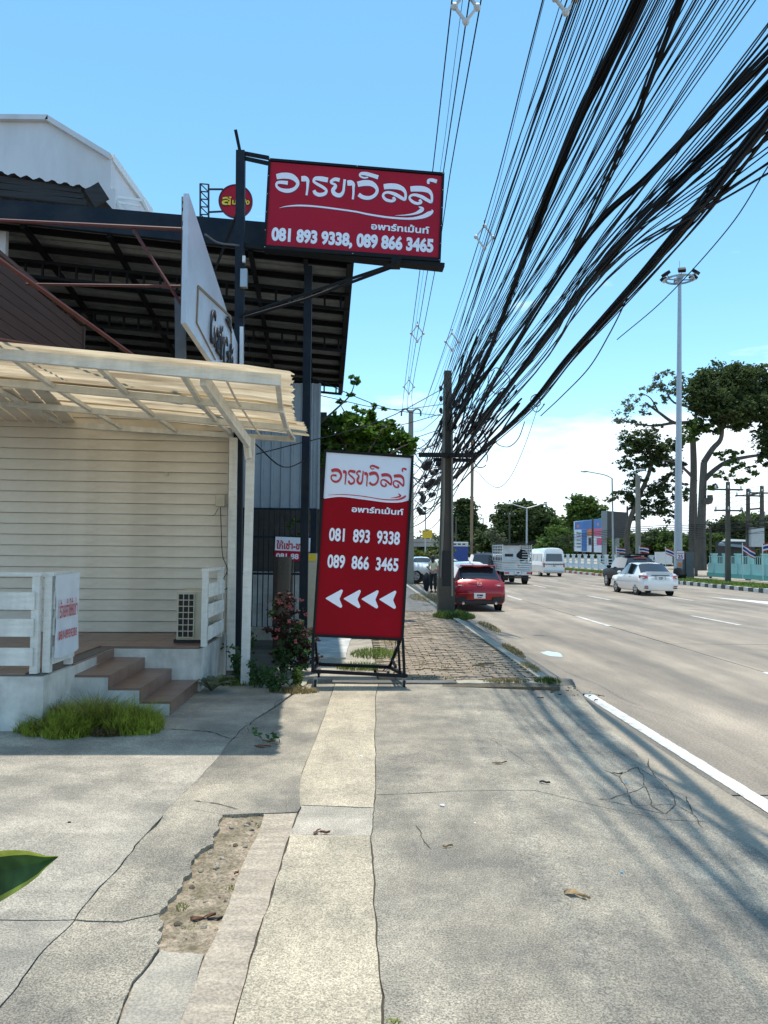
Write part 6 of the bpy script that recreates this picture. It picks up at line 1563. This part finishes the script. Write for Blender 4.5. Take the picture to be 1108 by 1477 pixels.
round_tree('broad dark tree behind the double-armed street lamp', 760, 800, 130, [(752, 752, 30, 26, 0), (735, 745, 24, 18, 1), (775, 748, 26, 20, -1), (795, 765, 20, 22, 0), (765, 772, 34, 20, 0), (728, 768, 18, 18, 0), (760, 732, 26, 8, 0)], 'leaf_dark', 4, .75)
round_tree('bright green tree to the right of the broad dark tree', 842, 800, 115, [(842, 730, 24, 16, 0), (830, 745, 18, 16, 0), (860, 742, 18, 16, 1), (845, 755, 26, 14, 0), (868, 745, 10, 14, 0)], 'leaf_mid', 4.5, .6)
round_tree('low mixed tree between the dark tree and the van', 800, 802, 100, [(800, 780, 22, 18, 0), (815, 790, 18, 12, 0), (785, 790, 18, 14, 0), (822, 775, 14, 12, 0)], 'leaf_mid', 2.6, .5)
round_tree('brownish thin tree in the middle distance above the cattle truck', 718, 800, 120, [(716, 775, 12, 14, 0), (708, 770, 10, 12, 0), (722, 785, 10, 10, 0)], 'leaf_pale', 2.2, .5)
round_tree('bright olive bushy tree by the overpass, left of the near pole', 618, 812, 75, [(618, 797, 12, 11, 0), (605, 799, 10, 10, 0), (632, 795, 14, 14, 0), (645, 800, 12, 12, 0), (596, 800, 8, 9, 0)], 'leaf_hedge', 4.0, .3)
for i, (u, v, ru, rv, Y, m_) in enumerate([(905, 790, 20, 26, 95, 'leaf_mid'), (935, 785, 22, 28, 92, 'leaf_dark'), (965, 785, 22, 26, 90, 'leaf_mid'), (990, 790, 20, 24, 84, 'leaf_mid'), (1025, 785, 20, 25, 84, 'leaf_mid'), (1045, 765, 26, 30, 88, 'leaf_dark'), (1075, 760, 24, 26, 90, 'leaf_mid'), (1100, 765, 26, 30, 86, 'leaf_dark'), (880, 790, 14, 22, 105, 'leaf_dark')]):
    lab = ['mid green tree behind the fence below the dark screen board', 'dark tree behind the fence above the SUV', 'green tree behind the fence just left of the high mast', 'green tree directly behind the high mast foot', 'green tree between the big trunks and the dark pole', 'dark bushy tree behind the shed at the right', 'green tree behind the transformer poles', 'dark tree at the right edge behind the poles', 'dark tree behind the grey-edged screen board'][i]
    round_tree(lab, u, 805, Y, [(u, v, ru, rv*.8, 0), (u-8, v+6, ru*.7, rv*.6, 1), (u+8, v-4, ru*.7, rv*.6, -1), (u, v+12, ru, rv*.4, 0)], m_, 5, .45, name='background_tree', trunk=.2)
round_tree('low dark tree filling the gap between the two far dark trees', 703, 800, 140, [(702, 782, 16, 14, 0), (712, 788, 14, 12, 0), (694, 786, 12, 12, 0)], 'leaf_dark', 4, .7)
round_tree('low green tree between the broad dark tree and the bright green one', 812, 800, 125, [(808, 765, 14, 20, 0), (818, 775, 14, 18, 0), (802, 782, 12, 14, 0)], 'leaf_mid', 4, .6)
# far treeline that closes the horizon
pts = []
for k in range(60):
    u = 560+k*11+rng.uniform(-4, 4); Y = 270+rng.uniform(-10, 10); c = P(u, 793+rng.uniform(-5, 4), Y); pts.append((tuple(c), (4.5, 3, 3.6+rng.uniform(0, 3.5))))
for k in range(30):
    u = 880+k*11+rng.uniform(-4, 4); Y = 120+rng.uniform(-10, 10); c = P(u, 796+rng.uniform(-4, 3), Y); pts.append((tuple(c), (2.6, 2, 2.4)))
v, q = leaf_quads(crown_points(pts, 1.6, .32, per=22), .85); o = fast('treeline', v, q, 'leaf_dark'); o['kind'] = 'stuff'
# tree behind the standing sign
t = empty('leafy_tree', (P(525, 640, 19).x, 19, 0), 'bright green leafy tree rising behind the standing sign, with long thin shoots', 'tree')
limb(t, [(528, 900), (522, 760), (520, 660)], 19, (.12, .06), 'bark', 'trunk')
for a in ([(520, 680), (490, 630), (475, 600)], [(520, 670), (545, 630), (560, 610)], [(460, 612), (485, 590), (505, 570), (513, 548)], [(525, 680), (570, 650), (590, 640)], [(500, 640), (498, 600), (492, 585)]): limb(t, a, 18.6, (.03, .008), 'bark')
foliage(t, [(480, 625, 26, 26, 19), (510, 618, 30, 22, 18.6), (545, 625, 28, 22, 19), (570, 635, 24, 20, 19.2), (590, 645, 14, 16, 19), (470, 655, 26, 24, 18.8), (530, 650, 40, 24, 19), (500, 598, 14, 8, 18.8), (535, 598, 14, 7, 19), (570, 612, 12, 8, 19)], 85, .17, 'leaf_bright', .32, per=20)
foliage(t, [(510, 545, 6, 5, 18.5), (513, 552, 6, 4, 18.5), (505, 570, 6, 3, 18.6), (490, 580, 4, 8, 18.7), (519, 590, 12, 6, 18.8), (545, 588, 10, 6, 18.8)], 26, .13, 'leaf_bright', .35, name='shoot_leaves', per=9)
t = empty('leafy_tree', (-2.6, 17.4, 0), 'dark green shrub seen through the gate bars in the shaded yard', 'tree'); limb(t, [(420, 860), (425, 780)], 17.4, (.03, .02), 'bark', 'trunk')
foliage(t, [(425, 770, 18, 22, 17.4), (440, 750, 12, 14, 17.4)], 30, .12, 'leaf_mid', .3, per=12)

# ================================================================== PLANTS, GRASS AND LITTER NEAR BY
def plant(name, label, base, H, n, mt, spread, size, cat='plant', group=None, stems='leaf_plant', lean=(0, 0)):
    b_ = Vector(base); o = empty(name, base, label, cat, group); rr = random.Random(int(abs(base[0]*1000))+n); mb = MB(); L_ = []
    for k in range(n):
        a = rr.uniform(0, 6.28); h_ = H*rr.uniform(.55, 1); R_ = spread*rr.uniform(.3, 1)
        s = b_+Vector((math.cos(a)*spread*.2, math.sin(a)*spread*.2, 0)); e_ = b_+Vector((math.cos(a)*R_+lean[0], math.sin(a)*R_+lean[1], h_)); m2 = (s+e_)/2+Vector((0, 0, h_*.12))
        pts = catmull([s, m2, e_], 4); mb.tube(pts, [.006*(1-.6*i/len(pts)) for i in range(len(pts))], 4)
        for p in pts[2:]:
            for _ in range(3): L_.append(p+Vector((rr.gauss(0, size*.45), rr.gauss(0, size*.45), rr.gauss(0, size*.3))))
    mb.build('stem', stems, o); L_ = np.array([tuple(p-b_) for p in L_]); v, q = leaf_quads(L_, size, .6, .6); fast('foliage', v, q, mt, o); return o
# flowering bush
fb = empty('flowering_bush', (-1.0, 10.9, 0), 'dark reddish bush with small pink-red flowers left of the standing sign', 'bush')
MB().tube([(-1.0, 10.9, -.05), (-1.02, 10.9, .5), (-1.0, 10.9, 1.0)], [.03, .025, .01], 6).build('stem', 'bark', fb)
foliage(fb, [(412, 880, 22, 24, 11.0), (425, 915, 28, 26, 10.9), (400, 905, 18, 16, 10.8), (428, 948, 28, 24, 10.8), (405, 945, 16, 16, 10.7), (410, 865, 15, 14, 11.1), (440, 930, 18, 30, 10.9)], 170, .07, 'leaf_red', .30, name='foliage', per=14)
foliage(fb, [(425, 915, 26, 26, 10.8), (430, 950, 26, 24, 10.7), (408, 880, 16, 16, 10.9)], 120, .065, 'leaf_plant', .3, name='foliage', per=12)
rr = random.Random(4)
for k, (u, v) in enumerate([(394, 893), (432, 898), (398, 920), (435, 865), (418, 876), (404, 868), (427, 925), (441, 886), (416, 896), (400, 908)]):
    c = P(u, v, 10.55); mb = MB()
    for i in range(6): mb.sphere(c+Vector((rr.uniform(-.025, .025), rr.uniform(-.02, .02), rr.uniform(-.02, .02))), .013, 5, 4)
    mb.build('flower', 'flower', fb)
for i, (u, v, H, n, mt, sp, sz, lab) in enumerate([(345, 985, .55, 9, 'leaf_plant', .22, .07, 'leafy green weed growing against the corner of the raised porch base'), (372, 992, .40, 9, 'leaf_plant', .22, .06, 'dark green weed patch between the porch posts'), (395, 998, .28, 9, 'leaf_plant', .2, .06, 'low green weeds under the flowering bush'), (425, 992, .25, 9, 'leaf_mid', .2, .05, 'small weeds by the left caster of the standing sign'),
        (140, 1010, .40, 5, 'leaf_plant', .10, .08, 'upright broad-leaved weed in the grass before the steps'), (356, 950, .5, 7, 'leaf_plant', .15, .07, 'tall weed at the foot of the nearer white porch post'), (215, 1008, .2, 5, 'leaf_plant', .08, .07, 'small weed by the lowest step'), (410, 975, .5, 8, 'leaf_plant', .2, .06, 'green weeds in the shade of the flowering bush')]):
    b_ = G(u, v, 0); plant('weed', lab, (b_.x, b_.y, -.01), H, n, mt, sp, sz)
# rosette with broad grey-green leaves
b_ = G(305, 998, 0); ro = empty('broadleaf_plant', (b_.x, b_.y, 0), 'low plant with broad grey-green leaves right of the bottom step', 'plant')
for k in range(9):
    a = k*2.4; L_ = .26+.04*(k % 3); mb = MB(); d = Vector((math.cos(a), math.sin(a), 0)); s = Vector((-d.y, d.x, 0))
    for i in range(7):
        t_ = i/6; w_ = .055*math.sin(math.pi*min(1, t_*.9+.08)); p = b_+d*L_*t_*.9+Vector((0, 0, .02+.18*math.sin(t_*2.0)*(.6+.1*(k % 4)))); mb.v += [p-s*w_, p+Vector((0, 0, -.012)), p+s*w_]
    for i in range(6): mb.f += [(3*i, 3*i+1, 3*i+4, 3*i+3), (3*i+1, 3*i+2, 3*i+5, 3*i+4)]
    mb.build('leaf', 'leaf_pale', ro, smooth=True, fix=False)
# grass tufts
def grass(name, cx, cy, rx, ry, n, h, mt, z=0, dens_pow=.5, label=None, lean=.35, width=.006):
    a = rng.uniform(0, 2*np.pi, n); r = rng.uniform(0, 1, n)**dens_pow
    x, y = cx+np.cos(a)*r*rx, cy+np.sin(a)*r*ry; hh = h*rng.uniform(.4, 1.1, n)*(1-.55*r**3)
    d = rng.uniform(0, 2*np.pi, n); l = hh*lean*rng.uniform(.3, 2.2, n); w_ = width*rng.uniform(.7, 1.3, n); pd = d+np.pi/2
    v = np.empty((n, 6, 3)); zz = np.full(n, z)
    for j, (t_, wf) in enumerate(((0, 1), (.55, .8), (1, .1))):
        bx_, by_ = x+np.cos(d)*l*t_*t_, y+np.sin(d)*l*t_*t_; bz = zz+hh*(t_-.12*t_*t_)-.01
        v[:, 2*j] = np.stack([bx_-np.cos(pd)*w_*wf, by_-np.sin(pd)*w_*wf, bz], 1); v[:, 2*j+1] = np.stack([bx_+np.cos(pd)*w_*wf, by_+np.sin(pd)*w_*wf, bz], 1)
    b = np.arange(n)[:, None]*6; q = np.concatenate([b+np.array([0, 1, 3, 2]), b+np.array([2, 3, 5, 4])])
    o = fast(name, v.reshape(-1, 3), q, mt); o['kind'] = 'stuff'; return o
c = G(140, 1035, 0)
for k_ in range(46):
    a_ = rng.uniform(0, 6.28); r_ = rng.uniform(0, 1)**.6; gx_, gy_ = -2.47+math.cos(a_)*r_*.62, 7.45+math.sin(a_)*r_*.36
    grass('grass', gx_, gy_, .17, .13, 330, (.36-.17*r_)*rng.uniform(.7, 1.25), 'grass_dry' if k_ % 7 == 3 else 'grass_green', dens_pow=.6, lean=rng.uniform(.35, .8), width=.005)
c = G(60, 1045, 0); grass('grass', c.x, c.y+.1, .12, .12, 220, .36, 'grass_dry', lean=.3); c = G(152, 1062, 0); grass('grass', c.x, c.y+.02, .13, .07, 320, .12, 'grass_dry', lean=.9)
c = G(340, 985, 0); grass('grass', c.x, c.y, .5, .25, 900, .12, 'grass_verge'); c = G(425, 998, 0); grass('grass', c.x, c.y, .3, .15, 700, .10, 'grass_dry')
c = G(655, 890, 0); grass('grass', c.x, c.y, .55, .8, 2200, .22, 'grass_verge', width=.01)
for (u, v, rx, ry, n, h_, m_) in ((625, 863, .9, 3.0, 2600, .10, 'grass_dry'), (540, 945, .4, .6, 700, .12, 'grass_verge'), (520, 965, .35, .25, 500, .12, 'grass_verge'), (705, 905, .15, 1.3, 500, .09, 'grass_dry'), (740, 940, .10, .9, 400, .10, 'grass_dry'), (730, 985, .3, .1, 260, .08, 'grass_dry'), (765, 966, .10, .5, 320, .10, 'grass_dry'), (790, 985, .18, .12, 220, .10, 'grass_verge'), (620, 980, .5, .1, 200, .05, 'grass_dry'), (560, 920, .2, 1.5, 700, .10, 'grass_dry'), (660, 960, .8, .7, 260, .04, 'grass_dry'), (640, 835, .6, 6, 900, .15, 'grass_verge')):
    c = G(u, v, 0); grass('grass', c.x, c.y, rx, ry, n, h_, m_, z=.02)
for k in range(14): grass('grass', 22.2, 34+k*5, 1.7, 2.7, 1500, .22, 'grass_verge', width=.02)
# pothole fringe
for (u, v, n) in ((375, 1185, 90), (262, 1300, 160), (335, 1275, 90), (300, 1210, 40), (280, 1330, 60), (320, 1335, 50)):
    c = G(u, v, 0); grass('grass', c.x, c.y, .04, .05, n, .02, 'grass_verge', z=-.02, width=.002)
c = G(568, 1474, 0); grass('grass', c.x, c.y, .03, .02, 60, .03, 'grass_green', width=.003)
# big leaf poking into the picture at the left
lm = empty('foreground_leaf', G(40, 1260, 1.0)*0+P(-60, 1290, 1.15), 'large blurred dark green leaf with a yellow rim poking in at the lower left', 'leaf')
def leafshape(px, Y, mt, nm, dz=0):
    mb = MB(); mb.add([P(u, v, Y+dz+.0008*(u-40)) for u, v in px], [tuple(range(len(px)))]); return mb
out_ = [(-80, 1225), (0, 1228), (40, 1227), (62, 1233), (86, 1235), (70, 1243), (66, 1254), (50, 1268), (25, 1285), (0, 1301), (-80, 1340)]
mid_ = [(-80, 1262), (0, 1262), (40, 1250), (70, 1240)]
mb = MB(); k = 12
top_ = [(-80, 1225), (-40, 1225), (0, 1227), (20, 1226), (40, 1227), (55, 1231), (66, 1234), (84, 1235)]
bot_ = [(-80, 1345), (-40, 1325), (0, 1301), (20, 1289), (40, 1276), (55, 1264), (66, 1252), (84, 1236.5)]
for (a, b_) in zip(top_, bot_):
    for j, (t_, dd) in enumerate(((0, .0), (.12, .008), (.42, .02), (.88, .006), (1, 0))):
        mb.v.append(P(a[0]+(b_[0]-a[0])*t_, a[1]+(b_[1]-a[1])*t_, 1.15+dd-.0005*a[0]))
inn, rim_ = MB(), MB(); inn.v = mb.v; rim_.v = list(mb.v)
for i in range(7):
    for j in range(4): (rim_ if j in (0, 3) else inn).f.append((i*5+j, i*5+j+1, (i+1)*5+j+1, (i+1)*5+j))
inn.build('blade', 'leaf_plant', lm, smooth=True, fix=False); rim_.build('rim', 'grass_green', lm, smooth=True, fix=False)
# fallen leaves, twig, litter
def fallen(u, v, L_, mt, label, rz, z=0, name='fallen_leaf', cat='fallen leaf', group=None):
    c = G(u, v, gz(G(u, v, 0).x, G(u, v, 0).y)+z); mb = MB(); n = 6
    for i in range(n+1):
        t_ = i/n; w_ = L_*(.20+.07*math.sin(u))*math.sin(math.pi*min(1, max(.03, t_**.8)))+.001; x = (t_-.5)*L_; zz = .003+.007*abs(math.sin(t_*4+rz+u))
        for s, k in ((-1, .005+.012*abs(math.sin(u))*t_), (0, 0), (1, .010*abs(math.cos(v))+.003)):
            p = Vector((x, s*w_*(.6+.4*math.sin(v*3+t_*9))+.12*L_*math.sin(t_*2.5+u), zz+k)); p.rotate(Matrix.Rotation(rz, 3, 'Z')); mb.v.append(c+p)
    for i in range(n): mb.f += [(3*i, 3*i+1, 3*i+4, 3*i+3), (3*i+1, 3*i+2, 3*i+5, 3*i+4)]
    o = mb.build(name, mt, None, fix=False); tag(o, label, cat, group); return o
fallen(720, 1101, .13, 'leaf_dead', 'dark red fallen leaf on the driveway below the footpath', .1)
fallen(830, 1294, .12, 'leaf_tan', 'curled tan fallen leaf on the driveway, nearest to the lower right', -.5)
fallen(846, 1296, .05, 'leaf_tan', 'small torn tip beside the curled tan leaf', -1)
fallen(646, 1223, .06, 'leaf_tan', 'small orange-brown leaf in the middle of the driveway', 0)
fallen(459, 1202, .09, 'leaf_dead', 'red-brown leaf on the pale yellowish strip', 1.2); fallen(469, 1203, .06, 'leaf_dead', 'thin red stalk beside the leaf on the yellowish strip', -.2)
fallen(379, 1078, .14, 'leaf_dead', 'dark red leaf under the green twig in the shade', .2); fallen(388, 1071, .12, 'leaf_dead', 'second dark leaf under the green twig', -.5)
fallen(786, 1131, .08, 'wood_dark', 'thin black sliver left of the cracked patch', -.2); fallen(890, 1117, .09, 'wood_dark', 'dark curled leaf on the cracked patch', -.4)
fallen(293, 1326, .12, 'leaf_dead', 'dark red-brown leaf lying in the broken hole', .3, -.03); fallen(341, 1262, .03, 'leaf_dead', 'tiny brown leaf at the edge of the broken hole', 1, -.02); fallen(312, 1329, .08, 'wood_dark', 'black twig piece in the broken hole', .1, -.03)
fallen(620, 882, .2, 'wood_dark', 'dark curled leaf on the road edge near the red hatchback'.replace('road edge', 'pavers'), .2, .03); fallen(420, 1000, .12, 'leaf_dead', 'brown leaf near the left caster', -.7); fallen(780, 1008, .08, 'leaf_dead', 'brown leaf by the end of the kerb', 0)
rr = random.Random(15)
for k in range(46):
    u, v = rr.uniform(598, 800), rr.uniform(870, 975); p = G(u, v, .03)
    if p.x > 2.4 or p.x < .35: continue
    fallen(u, v, rr.uniform(.05, .12), rr.choice(['leaf_dead', 'leaf_tan', 'wood_dark']), 'small dry leaf lying on the pavers', rr.uniform(0, 6), .03, group='dry leaves on the pavers')
for k in range(26):
    u, v = 760+rr.uniform(-10, 110), 985+rr.uniform(-4, 14)+max(0, 0); fallen(u, v+(u-790)*.25*(u > 790), rr.uniform(.03, .08), rr.choice(['leaf_dead', 'leaf_tan', 'wood_dark']), 'bit of dry debris gathered where kerb and driveway meet', rr.uniform(0, 6), .01, group='dry debris by the kerb end')
def pellet(u, v, s, mt, label, name='litter', cat='litter'):
    c = G(u, v, gz(G(u, v, 0).x, G(u, v, 0).y)); mb = MB().sphere((0, 0, s*.4), (s, s*.8, s*.5), 8, 5)
    for p in mb.v: p += noise.noise_vector(p*40)*s*.25
    o = mb.build(name, mt); o.location = c; tag(o, label, cat)
pellet(638, 1163, .018, 'paper', 'white crumpled scrap on the driveway left of centre', 'paper_scrap', 'scrap'); pellet(521, 1092, .015, 'paper', 'white scrap on the upper part of the yellowish strip', 'paper_scrap', 'scrap'); pellet(685, 1188, .009, 'paper', 'tiny white chip below the long crack', 'paper_scrap', 'scrap')
pellet(897, 1259, .009, 'litter_blue', 'tiny bright blue plastic bit on the right of the driveway', 'plastic_bit', 'scrap'); pellet(903, 1130, .012, 'litter_blue', 'blue plastic bit in the cracked patch', 'plastic_bit', 'scrap'); pellet(283, 996, .035, 'paper', 'white and pink cup end lying right of the bottom step', 'paper_cup', 'cup')
pellet(755, 978, .03, 'paper', 'white scrap at the broken edge of the pavers', 'paper_scrap', 'scrap'); pellet(100, 1187, .012, 'wood_dark', 'small black pebble on the left slab', 'pebble', 'pebble'); pellet(750, 1004, .012, 'wood_dark', 'small black pebble just before the pavers', 'pebble', 'pebble')
tw = empty('green_twig', G(365, 1055, 0), 'broken green twig with leaves lying in the shade', 'twig'); pts = catmull([G(362, 1052, .02), G(378, 1066, .03), G(392, 1072, .02), G(402, 1074, .01)], 4)
MB().tube(pts, .003, 4).build('stem', 'bark', tw)
L_ = np.array([tuple(Vector(p)-Vector(G(365, 1055, 0))+Vector((rr.gauss(0, .03), rr.gauss(0, .03), .02+rr.random()*.05))) for p in pts for _ in range(3 if p.x < G(385, 1066, 0).x else 1)]); v, q = leaf_quads(L_, .06, .5, .6); fast('foliage', v, q, 'leaf_plant', tw)
c = P(365, 1048, 7.4);
